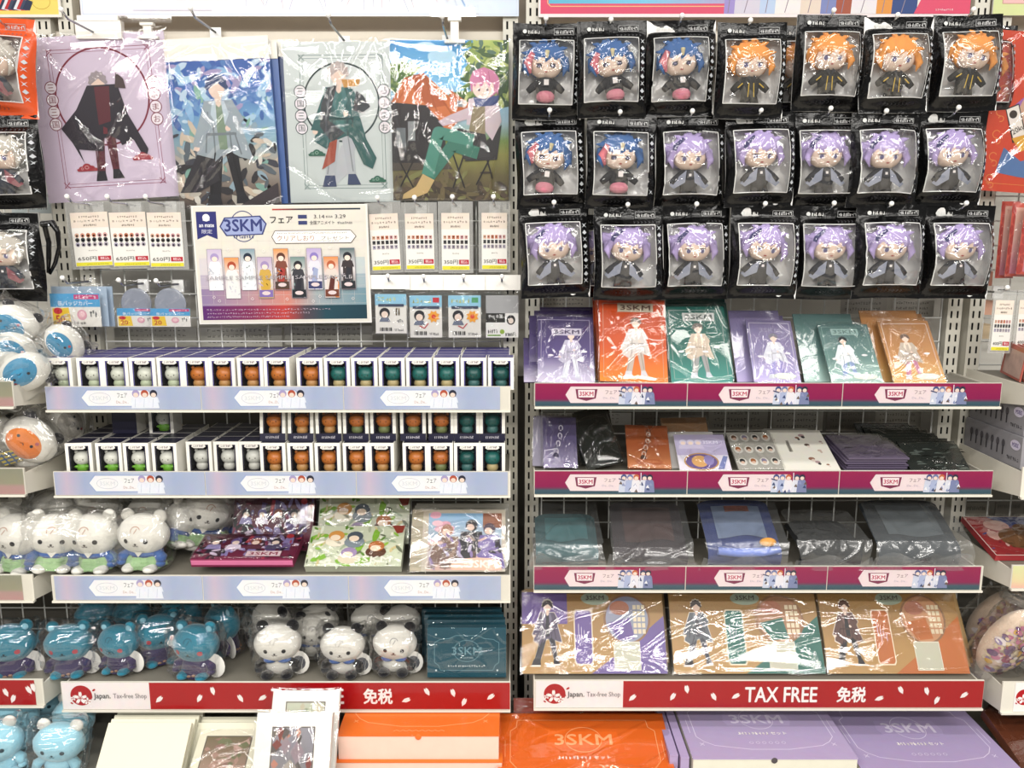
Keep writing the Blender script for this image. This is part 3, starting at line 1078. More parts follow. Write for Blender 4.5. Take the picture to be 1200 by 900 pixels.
t, W, H = hang_card('clear_file', 'lavender clear file with a figure in a dark cloak and red circle', 'clear file', 52, 40, 197, 234, -0.03, math.radians(-3.2), 'large hanging clear files')
sheet(t, W, H, M_LAV)
a = file_art(W, H, '#8a3a55', '#7c2238', '三国三国', 'ろふまお', '#a22a38')
fz = -H * 0.38
a.figure(-0.005, fz, H * 0.68, '#2e2a33', '#5a2730', '#9c9296', boots='#26242a', accent='#6b2a33', step=0.03)
def rel(px, pz):
    return (px * W, pz * H)
a.poly([rel(*q) for q in ((-0.10, 0.20), (0.12, 0.20), (0.17, 0.02), (0.29, -0.20), (0.26, -0.27), (0.19, -0.14), (0.10, -0.17), (0.06, -0.08), (-0.02, -0.05), (-0.04, -0.20), (-0.22, -0.18), (-0.19, -0.27), (-0.26, -0.14), (-0.33, -0.05), (-0.20, 0.06))], '#2b2730')
a.poly([rel(*q) for q in ((-0.05, 0.19), (0.06, 0.19), (0.04, -0.02), (-0.05, -0.04))], '#5b2730')
a.poly([rel(*q) for q in ((0.12, 0.27), (0.17, 0.23), (0.18, 0.17), (0.10, 0.18))], '#4a3c3c')
cloud(a, -W * 0.18, -H * 0.30, 0.012, '#99303a', '#d9a8a8')
cloud(a, W * 0.24, -H * 0.25, 0.012, '#99303a', '#d9a8a8')
a.build('printed_face', t, True)
film(t, W * 1.06, H * 1.04, 0, 0, -0.006, 0.016)
hook(Xp(114, 40, -0.02), Zp(40, -0.02), 0.145, 'chrome hook carrying the lavender clear file')

t, W, H = hang_card('clear_file', 'blue fantasy illustration file under a white header card', 'clear file', 208, 48, 318, 243, -0.035, math.radians(-2.2), 'large hanging clear files')
sheet(t, W, H, mat('blue_file_sheet', '#5f7fb2', 0.3))
a = Art()
a.vgrad(-W / 2, -H / 2, W / 2, H * 0.39, [(0, '#3b3432'), (0.15, '#7d7068'), (0.32, '#a9a49a'), (0.45, '#8fb0bf'), (0.65, '#6b9ac6'), (0.82, '#3f6bb4'), (1, '#2f5aa6')])
a.clip = (-W / 2, -H / 2, W / 2, H * 0.39)
a.detail(-W * 0.5, 0.0, W * 0.5, H * 0.39, ['#86b2d8', '#a8c9dd', '#4b78b8', '#b9cfe0', '#3f66a8', '#9f94bc', '#7fae9c'], 110, 0.010, 5)
a.detail(-W * 0.5, -H * 0.5, W * 0.5, 0.0, ['#2c2a2e', '#bcb6aa', '#58626a', '#d3cfc4', '#7da69a', '#3b3c46', '#c9b9a6', '#8fa6b4'], 110, 0.011, 6)
a.figure(0.0, -H * 0.49, H * 0.82, '#9aa6ae', '#1e1d22', '#33456f', boots='#222228', accent='#7d917c', step=0.14, lean=-0.03)
a.poly([(-W * 0.48, -H * 0.40), (-W * 0.28, -H * 0.17), (-W * 0.12, -H * 0.2), (-W * 0.08, -H * 0.33), (-W * 0.3, -H * 0.40)], '#2e2c32')
a.poly([(W * 0.1, -H * 0.49), (W * 0.48, -H * 0.36), (W * 0.48, -H * 0.49)], '#3c3438')
a.build('printed_face', t, True)
b = MB(); b.box((0, -0.0005, H * 0.455), (W, 0.003, H * 0.13))
b.build('header_card', mat('header_card_cream', '#e9e5da', 0.45), t)
film(t, W * 1.05, H * 1.0, 1, -H * 0.02, -0.007, 0.018)
for j, (du, cc) in enumerate(((8, '#45639e'), (15, '#384c7d'))):
    t2, W2, H2 = hang_card('clear_file', 'blue clear file peeking out on the right behind the fantasy illustration, %s one back' % ORD[j + 1], 'clear file', 208 + du, 52 - 3 * j, 319 + du, 240, -0.026 + 0.009 * j, math.radians(-1.6 + 0.4 * j), 'large hanging clear files')
    sheet(t2, W2, H2, mat('blue_file_back%d' % j, cc, 0.3))
    b = MB(); b.box((0, -0.0005, H2 * 0.455), (W2, 0.003, H2 * 0.10))
    b.build('header_card', mat('header_card_cream', '#e9e5da', 0.45), t2)
hook(Xp(250, 36, -0.02), Zp(36, -0.02), 0.13, 'chrome hook carrying the blue illustration file')

t, W, H = hang_card('clear_file', 'pale grey clear file with a figure in teal and a dark circle', 'clear file', 340, 49, 464, 237, -0.03, math.radians(-0.6), 'large hanging clear files')
sheet(t, W, H, M_GREYF)
a = file_art(W, H, '#6f8380', '#22383c', '三国三国', 'ろふまお', '#2e5a4e')
fz = -H * 0.40
a.poly([rel(*q) for q in ((-0.02, -0.14), (0.12, -0.12), (0.06, -0.30), (-0.10, -0.40), (-0.10, -0.30))], '#b9bdc2')
a.figure(-0.004, fz, H * 0.80, '#2f5c5c', '#b3b7bd', '#b7a9a4', boots='#3d4868', accent='#3d6f6c', step=0.10)
a.poly([rel(*q) for q in ((-0.12, 0.22), (-0.03, 0.24), (-0.12, 0.02), (0.02, -0.06), (-0.10, -0.12), (-0.20, -0.02), (-0.18, 0.12))], '#3b3f44')
a.poly([rel(*q) for q in ((0.14, 0.20), (0.20, 0.17), (0.26, 0.10), (0.18, 0.06), (0.10, 0.08))], '#3b3f44')
a.poly([rel(*q) for q in ((-0.12, -0.12), (-0.05, -0.10), (-0.08, -0.24), (-0.20, -0.29))], '#a24e3c')
a.poly([rel(*q) for q in ((0.02, 0.0), (0.14, 0.0), (0.30, -0.22), (0.26, -0.29), (0.18, -0.26))], '#2d5a58')
a.poly([rel(*q) for q in ((0.01, 0.27), (0.18, 0.27), (0.16, 0.23), (0.03, 0.22))], '#c9924a')
cloud(a, -W * 0.24, -H * 0.19, 0.010, '#2e6250', '#a9c8ba')
cloud(a, W * 0.30, -H * 0.36, 0.010, '#2e6250', '#a9c8ba')
a.build('printed_face', t, True)
film(t, W * 1.05, H * 1.03, 2, 0, -0.006, 0.015)
hook(Xp(402, 46, -0.02), Zp(46, -0.02), 0.145, 'chrome hook carrying the pale grey clear file')

# camping illustration
t, W, H = hang_card('clear_file', 'clear file with a camping scene, orange tent and seated figure', 'clear file', 461, 47, 596, 235, -0.03, 0.0, 'large hanging clear files')
sheet(t, W, H, mat('camp_sheet', '#6fa3c6', 0.3))
a = Art()
a.vgrad(-W / 2, -H / 2, W / 2, H / 2, [(0, '#4b4034'), (0.16, '#6d6440'), (0.3, '#93924e'), (0.38, '#7b9550'), (0.5, '#a9c9d8'), (0.75, '#7fc0e6'), (1, '#4a9cd8')])
a.clip = (-W / 2, -H / 2, W / 2, H / 2)
for x, z, rx, rz, c1 in ((0.42, 0.40, 0.26, 0.13, '#4f6a42'), (0.30, 0.30, 0.2, 0.1, '#8fa65a'), (0.45, 0.22, 0.2, 0.14, '#3f5a3e'), (-0.42, 0.3, 0.14, 0.08, '#6d8c4a'), (-0.38, 0.22, 0.16, 0.07, '#587a45'), (0.1, 0.14, 0.16, 0.05, '#5c7c4c'), (0.22, 0.40, 0.1, 0.05, '#aebf6a'), (0.36, 0.46, 0.2, 0.06, '#b7c46e'), (-0.06, 0.40, 0.14, 0.05, '#b6dbef'), (-0.2, 0.46, 0.1, 0.03, '#c6e2f2')):
    a.ell(x * W, z * H, rx * W * 0.9, rz * H, c1, 11)
a.detail(W * 0.12, H * 0.08, W * 0.5, H * 0.5, ['#4f6a42', '#8fa65a', '#3f5a3e', '#aebf6a', '#6d8c4a', '#c3cf86', '#5d7a68'], 120, 0.007, 12)
a.detail(-W * 0.5, H * 0.18, -W * 0.26, H * 0.36, ['#6d8c4a', '#587a45', '#93ab5c'], 30, 0.006, 13)
a.detail(-W * 0.5, -H * 0.5, W * 0.5, -H * 0.32, ['#5a4c3c', '#43392e', '#6e6244', '#7a7a4a'], 60, 0.008, 14, 3.5)
def PX(*pts):
    return [(px * W, pz * H) for px, pz in pts]
a.poly(PX((-0.5, 0.12), (-0.38, 0.27), (-0.22, 0.30), (0.02, 0.14), (0.10, 0.02), (0.0, -0.05), (-0.5, -0.05)), '#cf7440')
a.poly(PX((-0.38, 0.27), (-0.22, 0.30), (-0.02, 0.10), (-0.18, 0.08)), '#b65f34')
for q_ in ((-0.30, 0.29, -0.5, 0.06), (-0.22, 0.30, -0.1, 0.04), (-0.22, 0.30, 0.06, 0.0)):
    a.line(PX((q_[0], q_[1]), (q_[2], q_[3])), 0.0016, '#a4552e')
a.poly(PX((-0.5, 0.12), (-0.2, 0.10), (-0.06, -0.02), (-0.02, -0.26), (-0.5, -0.26)), '#2f2c2e')
a.poly(PX((0.0, 0.20), (0.22, 0.08), (0.16, 0.0), (0.0, 0.10)), '#c76a3a')
a.poly(PX((-0.5, -0.26), (-0.02, -0.26), (0.02, -0.30), (-0.5, -0.31)), '#4d453c')
a.rect(-W * 0.36, -H * 0.12, -W * 0.30, H * 0.0, '#868a8c'); a.rect(-W * 0.46, -H * 0.16, -W * 0.38, -H * 0.04, '#6d7478')
for x0_, z0_, x1_, z1_ in ((-0.46, -0.45, -0.3, -0.22), (-0.3, -0.45, -0.46, -0.22), (0.02, -0.42, 0.12, -0.2), (0.12, -0.42, 0.02, -0.2), (0.22, -0.4, 0.36, -0.2), (0.30, -0.2, 0.42, -0.02), (0.36, -0.36, 0.30, -0.2)):
    a.line(PX((x0_, z0_), (x1_, z1_)), 0.003, '#2a2624')
a.poly(PX((0.12, -0.25), (0.40, -0.24), (0.44, -0.02), (0.34, -0.1)), '#343233')
a.poly(PX((0.06, -0.04), (0.30, -0.08), (0.34, -0.22), (0.12, -0.24), (0.06, -0.16)), '#3c3a3c')
a.limb(PX((0.24, -0.20), (0.02, -0.15), (-0.20, -0.36)), 0.024, '#3f7868')
a.limb(PX((0.20, -0.12), (-0.10, -0.07), (-0.20, -0.34)), 0.024, '#4e8c7c')
a.poly(PX((-0.24, -0.33), (-0.14, -0.37), (-0.2, -0.45), (-0.3, -0.48), (-0.42, -0.49), (-0.41, -0.46), (-0.3, -0.41)), '#c9ad78')
a.poly(PX((0.16, 0.14), (0.40, 0.16), (0.44, 0.0), (0.36, -0.12), (0.28, -0.04), (0.14, -0.02)), '#d2c2ca')
a.poly(PX((0.20, 0.10), (0.30, 0.10), (0.30, -0.08), (0.16, -0.06)), '#93876c')
a.poly(PX((0.18, 0.02), (-0.06, -0.03), (-0.10, 0.0), (0.0, 0.04), (0.2, 0.10)), '#cdbcc6')
a.poly(PX((0.2, 0.15), (0.42, 0.16), (0.40, 0.10), (0.22, 0.09)), '#4c5a8c')
a.ell(W * 0.30, H * 0.235, W * 0.125, H * 0.09, '#c9789e', 22)
a.ell(W * 0.285, H * 0.205, W * 0.092, H * 0.065, '#f0d9cd', 18)
a.poly(PX((0.17, 0.26), (0.20, 0.31), (0.29, 0.335), (0.38, 0.31), (0.42, 0.25), (0.41, 0.16), (0.385, 0.21), (0.36, 0.25), (0.335, 0.205), (0.30, 0.25), (0.265, 0.205), (0.24, 0.245), (0.215, 0.21), (0.195, 0.235), (0.185, 0.17)), '#d688ac')
a.line(PX((0.23, 0.30), (0.27, 0.25)), 0.001, '#b96890'); a.line(PX((0.33, 0.31), (0.34, 0.25)), 0.001, '#b96890')
for ex_ in (0.25, 0.32):
    a.ell(W * ex_, H * 0.195, 0.0022, 0.003, '#5a4a5c', 10)
a.line(PX((0.275, 0.165), (0.295, 0.165)), 0.0008, '#a8685c')
a.ell(W * 0.12, H * 0.11, 0.006, 0.008, '#e6cfc0', 10)
a.rect(W * 0.06, H * 0.09, W * 0.11, H * 0.13, '#8d9498')
a.build('printed_face', t, True)
film(t, W * 1.03, H * 1.01, 3, 0, -0.007, 0.013)
hook(Xp(524, 45, -0.02), Zp(45, -0.02), 0.13, 'chrome hook carrying the camping clear file')

# ================================================================== price cards in sleeves
SLEEVE = film_mat('sleeve_plastic', tint=(0.93, 0.93, 0.92, 1), gain=1.0, base=0.02, rough=0.1, haze=0.28, hazecol=(0.72, 0.72, 0.70, 1), bump=0.1)
def price_card(u0, v0, u1, v1, Y, price, dots, label, roll=0.0, grp='sleeved price cards', hk=True):
    t, W, H = hang_card('price_card', label, 'price card', u0, v0, u1, v1, Y, roll, grp)
    sheet(t, W, H, SLEEVE, 'sleeve', 0.001, 0.001)
    w, h = W * 0.80, H * 0.80
    zc = -H * 0.06
    b = MB(); b.box((0, 0.0, zc), (w, 0.0012, h)); b.build('paper', M_CARD, t)
    a = Art(); a.k = 30
    a.rect(-w / 2, zc + h * 0.22, w / 2, zc + h / 2, '#e3d5c8')
    for j, (zz, ww) in enumerate(((0.42, 0.55), (0.345, 0.86), (0.265, 0.36))):
        a.scrib(-w * ww / 2, zc + h * zz - 0.002, w * ww, h * 0.042, '#54483e', 9, j + 3)
    for r_ in range(3):
        for c_ in range(6):
            x = -w * 0.38 + w * 0.152 * c_
            z = zc + h * (0.08 - 0.085 * r_)
            cc = [['#c9a28c', '#c98e7c', '#ad6a50', '#c07a62', '#b98a8e', '#c79c98'], ['#4a4a4c', '#3b3f44', '#4f4a48', '#35393d', '#514b4b', '#3c3c40'], ['#a4a0b2', '#9c94a0', '#8e8794', '#aaa0a6', '#98909e', '#a8a2ae']][r_][c_]
            if dots:
                a.ell(x, z, w * 0.06, w * 0.06, cc, 10, keep=True)
                a.ell(x, z - w * 0.012, w * 0.03, w * 0.03, '#e0d2c8', 8)
            else:
                a.rect(x - w * 0.055, z - h * 0.032, x + w * 0.055, z + h * 0.032, cc, True)
                a.ell(x, z + h * 0.004, w * 0.026, w * 0.026, '#e3d6cc', 8)
    a.scrib(-w * 0.12, zc - h * 0.215, w * 0.24, h * 0.02, '#7d766e', 6, 2)
    a.text(price, -w * 0.17, zc - h * 0.355, w * 0.5, h * 0.075, '#3c3a38')
    a.rect(w * 0.12, zc - h * 0.395, w * 0.47, zc - h * 0.315, '#b02a38')
    a.text('税込', w * 0.30, zc - h * 0.355, w * 0.24, h * 0.055, '#f1e4e4')
    a.rect(-w * 0.48, zc - h * 0.49, w * 0.49, zc - h * 0.425, '#d9d13c')
    a.scrib(-w * 0.2, zc - h * 0.475, w * 0.6, h * 0.03, '#8c8420', 10, 5)
    a.build('printed_face', t)
    if hk:
        hook(t.location.x, t.location.z + H * 0.455, 0.12, 'small chrome hook carrying the ' + label)
    return t
for j, (u0, u1, v0, v1, r_) in enumerate(((83, 131, 236, 315, -2.2), (128, 175, 236, 315, -1.5), (172, 216, 236, 316, -0.5))):
    price_card(u0, v0, u1, v1, -0.045, '650円', True, '650 yen price card with badge pictures, %s from left' % ORD[j + 1], math.radians(r_))
for j, (u0, u1, v0, v1, r_) in enumerate(((431, 471, 237, 320, -2.4), (472, 512, 237, 319, -0.6), (514, 554, 236, 320, 0.0), (561, 598, 236, 319, 0.0))):
    price_card(u0, v0, u1, v1, -0.045, '350円', False, '350 yen price card with portrait pictures, %s from left' % ORD[j + 1], math.radians(r_))

# ------------------------------------------------------------------ fair poster
t, W, H = hang_card('fair_poster', 'white fair poster with nine bookmark pictures and gradient foot', 'poster', 233, 240, 431, 379, -0.055, math.radians(-0.6))
sheet(t, W, H, M_CARD, 'sheet', 0.003)
a = Art()
a.rect(-W * 0.49, -H * 0.49, W * 0.49, H * 0.49, '#d9d5ca')
w0, w1 = -W * 0.475, W * 0.475
a.vgrad(w0, -H * 0.34, w1, H * 0.12, [(0, '#b08c9e'), (0.4, '#c9bac0'), (1, '#d9d5ca')])
GR = [(0, '#8c7a9e'), (0.3, '#b08c94'), (0.52, '#c88274'), (0.7, '#98a2a6'), (1, '#6a8c98')]
a.hgrad(w0, -H * 0.345, w1, -H * 0.20, GR)
a.hgrad(w0, -H * 0.20, w1, -H * 0.08, [(0, '#b4aabb'), (0.4, '#c8b2b2'), (0.55, '#cfa79c'), (0.75, '#b2b8b9'), (1, '#96a9b0')])
a.hgrad(w0, -H * 0.08, w1, H * 0.06, [(0, '#cdc8cc'), (0.5, '#d6c8c2'), (0.75, '#c8c9c7'), (1, '#b9c3c4')])
a.hgrad(w0, -H * 0.465, w1, -H * 0.345, [(0, '#57286a'), (0.3, '#7d2a50'), (0.5, '#b83e38'), (0.62, '#4e4048'), (0.75, '#1d4450'), (1, '#163a46')])
for j in range(3):
    a.scrib(w0 + 0.008, -H * (0.385 + 0.03 * j), W * (0.72 - 0.12 * j), H * 0.014, '#c8b4c4', 40, j)
a.hgrad(-W * 0.04, H * 0.455, W * 0.46, H * 0.468, [(0, '#b8483e'), (0.3, '#3c2e38'), (1, '#1e2e3c')])
for j in range(15):
    x = w0 + (w1 - w0) * j / 14
    a.line([(x, -H * 0.33), (x, H * 0.43)], 0.0003, '#d8d2cc'); a.k -= 1
for j in range(10):
    z = -H * 0.33 + H * 0.076 * j
    a.line([(w0, z), (w1, z)], 0.0003, '#d8d2cc'); a.k -= 1
a.k += 1
a.poly([(-W * 0.475, H * 0.45), (-W * 0.36, H * 0.45), (-W * 0.36, H * 0.22), (-W * 0.418, H * 0.255), (-W * 0.475, H * 0.22)], '#2c2f6e')
a.ell(-W * 0.418, H * 0.40, 0.0075, 0.0075, '#e8e8f0', 12); a.rect(-W * 0.437, H * 0.375, -W * 0.399, H * 0.39, '#e8e8f0')
a.text('an mate', -W * 0.418, H * 0.335, W * 0.085, H * 0.028, '#eeeef4', 0.02)
a.text('限定', -W * 0.418, H * 0.285, W * 0.06, H * 0.035, '#cfd0e4')
lx, lz = -W * 0.21, H * 0.325
a.ring(lx, lz, W * 0.075, H * 0.13, 0.0016, '#3a4178', 30)
oct_ = [(-0.135, 0.0), (-0.105, 0.075), (0.10, 0.088), (0.135, 0.02), (0.11, -0.07), (-0.10, -0.08)]
a.poly([(lx + x * W, lz + z * H) for x, z in oct_], '#343c74')
a.poly([(lx + x * W * 0.94, lz + z * H * 0.88) for x, z in oct_], '#97a2cc')
a.text('3SKM', lx, lz + 0.002, W * 0.215, H * 0.105, '#343c74', 0.03)
a.scrib(lx - W * 0.06, lz - H * 0.10, W * 0.12, H * 0.03, '#4a5288', 8, 2)
a.text('フェア', W * 0.01, H * 0.375, W * 0.13, H * 0.055, '#2b2b30', 0.015)
a.rect(W * 0.105, H * 0.385, W * 0.155, H * 0.415, '#343c6c'); a.rect(W * 0.105, H * 0.335, W * 0.155, H * 0.365, '#343c6c')
a.text('3.14', W * 0.225, H * 0.40, W * 0.06, H * 0.03, '#45454c')
a.text('3.29', W * 0.345, H * 0.40, W * 0.06, H * 0.03, '#45454c')
a.scrib(W * 0.263, H * 0.39, W * 0.04, H * 0.02, '#6b6b70', 4, 1)
a.text('全国アニメイト', W * 0.24, H * 0.35, W * 0.14, H * 0.032, '#45454c')
a.scrib(W * 0.325, H * 0.337, W * 0.09, H * 0.02, '#6b6b70', 8, 1)
px = [(-0.05, 0.235), (-0.03, 0.285), (0.40, 0.285), (0.43, 0.235), (0.40, 0.18), (-0.03, 0.18)]
a.poly([(x * W, z * H) for x, z in px], '#f6f2ea')
a.line([(x * W, z * H) for x, z in px + px[:1]], 0.0013, '#47303a')
a.scrib(-W * 0.02, H * 0.258, W * 0.40, H * 0.014, '#7c6e6e', 40, 9)
a.text('クリアしおり', W * 0.085, H * 0.222, W * 0.21, H * 0.045, '#8c4a44')
a.text('プレゼント', W * 0.31, H * 0.222, W * 0.16, H * 0.028, '#5a5054')
a.scrib(W * 0.19, H * 0.192, W * 0.14, H * 0.012, '#7c6e6e', 14, 9)
BK = [('#c3b4ce', '#a392bf', '#e6e6ea'), ('#dd9350', '#a6472e', '#e2e0de'), ('#7f98a4', '#1f2c3c', '#dfe4e8'), ('#b6a2be', '#9d8ab6', '#c7a24c'), ('#d8924e', '#5a3428', '#7c4638'),
      ('#6f8a86', '#23232a', '#3a3a40'), ('#b3a2cc', '#8878b8', '#d8d8e0'), ('#d98848', '#b05a38', '#d6cac2'), ('#53686c', '#20222a', '#3a3234')]
for j, (bgc, hc, cc) in enumerate(BK):
    x = W * (-0.385 + 0.0952 * j)
    zt_ = H * (0.135 if j % 2 == 0 else 0.065)
    hh, ww = H * 0.345, W * 0.082
    a.rect(x - ww / 2 - 0.0008, zt_ - hh - 0.0008, x + ww / 2 + 0.0008, zt_ + 0.0008, '#8d8690')
    a.vgrad(x - ww / 2, zt_ - hh, x + ww / 2, zt_, [(0, cc), (0.5, '#d9d4d4'), (1, bgc)])
    a.poly([(x - ww * 0.36, zt_ - hh * 0.92), (x + ww * 0.36, zt_ - hh * 0.92), (x + ww * 0.34, zt_ - hh * 0.42), (x, zt_ - hh * 0.34), (x - ww * 0.34, zt_ - hh * 0.42)], cc)
    a.clip = (x - ww / 2, zt_ - hh, x + ww / 2, zt_)
    a.detail(x - ww / 2, zt_ - hh, x + ww / 2, zt_ - hh * 0.3, [cc, bgc, hc, '#c9c2c0', '#8d8690'] if j > 2 else [cc, '#c9c9d0', '#b9bcc6'], 16, 0.0022, 60 + j, 3.0)
    a.clip = None
    if j > 2:
        a.poly([(x - ww * 0.3, zt_ - hh * 0.9), (x + ww * 0.1, zt_ - hh * 0.9), (x + ww * 0.25, zt_ - hh * 0.5), (x - ww * 0.05, zt_ - hh * 0.45)], ['#c9a03c', '#a33a34', '#2a2a32', '#9aa4c4', '#5a2a24', '#2c2c34'][j - 3])
        a.rect(x - ww * 0.48, zt_ - hh * 0.98, x + ww * 0.48, zt_ - hh * 0.8, ['#7d6aa8', '#4c3a30', '#20242a', '#3b3f68', '#6e3a2a', '#262a30'][j - 3])
        a.ell(x, zt_ - hh * 0.88, ww * 0.3, hh * 0.05, '#d9c8c8', 10)
    a.bust(x, zt_ - hh * 0.2, ww * 0.30, hc, cc)
for x, z in ((-0.4, -0.27), (-0.37, -0.30), (-0.18, -0.285), (0.02, -0.29), (0.17, -0.31), (0.21, -0.27), (0.4, -0.29), (-0.3, 0.13), (-0.1, 0.12), (0.1, 0.12), (0.28, 0.14)):
    s = 0.003
    a.line([(x * W - s, z * H), (x * W, z * H + s), (x * W + s, z * H), (x * W, z * H - s), (x * W - s, z * H)], 0.0006, '#efe6e6')
a.text('SAMPLE SAMPLE SAMPLE SAMPLE SAMPLE', -W * 0.02, -H * 0.105, W * 0.84, H * 0.032, '#a8a4a8')
a.build('printed_face', t)

# ------------------------------------------------------------------ badge protector packs and card sleeves
def badge_pack(u0, v0, u1, v1, Y, num, label, roll=0.0, discs=True):
    t, W, H = hang_card('badge_cover_pack', label, 'badge covers', u0, v0, u1, v1, Y, roll, 'badge cover packs')
    b = MB()
    if discs:
        b.ell((0, 0.004, 0.004), (W * 0.38, 0.003, W * 0.38), 24, 10)
        b.build('plastic_discs', mat('grey_plastic_discs', '#8e94a2', 0.2), t, True)
    hl = H * 0.42 if discs else H * 0.72
    zc = -H / 2 + hl / 2 + 0.002
    b = MB(); b.box((0, 0.0, zc), (W * 0.94, 0.001, hl)); b.build('label_card', M_CARD, t)
    a = Art(); a.k = 25
    w = W * 0.94
    a.rect(-w / 2, zc + hl * 0.1, w / 2, zc + hl / 2, '#4f9fd0')
    a.rect(-w * 0.02, zc + hl * 0.33, w * 0.48, zc + hl * 0.47, '#c2447a')
    a.scrib(0, zc + hl * 0.35, w * 0.44, hl * 0.09, '#f4e8ee', 6, 1)
    a.text('缶バッジカバー', 0.0, zc + hl * 0.21, w * 0.7, hl * 0.15, '#eef4f8', 0.01)
    a.poly([(-w * 0.47, zc - hl * 0.45), (-w * 0.1, zc - hl * 0.45), (-w * 0.14, zc + hl * 0.08), (-w * 0.47, zc + hl * 0.06)], '#e8c53a')
    a.ell(-w * 0.36, zc - hl * 0.02, w * 0.09, hl * 0.1, '#c22a36', 12)
    a.text(num, -w * 0.32, zc - hl * 0.27, w * 0.19, hl * 0.24, '#b52430', 0.02)
    a.ell(w * 0.12, zc - hl * 0.14, w * 0.10, hl * 0.16, '#d9a0b0', 12); a.ell(w * 0.12, zc - hl * 0.12, w * 0.06, hl * 0.09, '#e9c2c8', 12)
    a.scrib(w * 0.28, zc - hl * 0.2, w * 0.16, hl * 0.2, '#5f6468', 3, 2)
    if not discs:
        a.scrib(-w * 0.4, zc - hl * 0.43, w * 0.6, hl * 0.1, '#6c6c6c', 9, 2)
    a.build('printed_label', t)
    film(t, W * 1.06, H * 1.08, 4, H * 0.04, -0.003, 0.006, name='pouch_film')
    hook(t.location.x, t.location.z + H * 0.48, 0.11, 'small chrome hook carrying the ' + label)
badge_pack(60, 330, 117, 384, -0.075, '50', 'large badge cover pack marked 50 above the blue-faced pandas', discs=False)
badge_pack(137, 332, 181, 384, -0.05, '20', 'left one of two small badge cover packs with grey discs')
badge_pack(176, 333, 222, 384, -0.058, '20', 'right one of two small badge cover packs with grey discs')
for j in range(2):
    t, W, H = hang_card('badge_cover_pack', 'badge cover pack behind the one marked 50, %s one back' % ORD[j + 1], 'badge covers', 64 + 8 * j, 333, 124 + 7 * j, 385, -0.062 + 0.014 * j, 0, 'badge cover packs')
    sheet(t, W, H * 0.9, mat('label_card_blue%d' % j, '#a9bcd0', 0.4), 'label_card')
    film(t, W, H, 2 + j, 0, -0.002, 0.005, name='pouch_film')

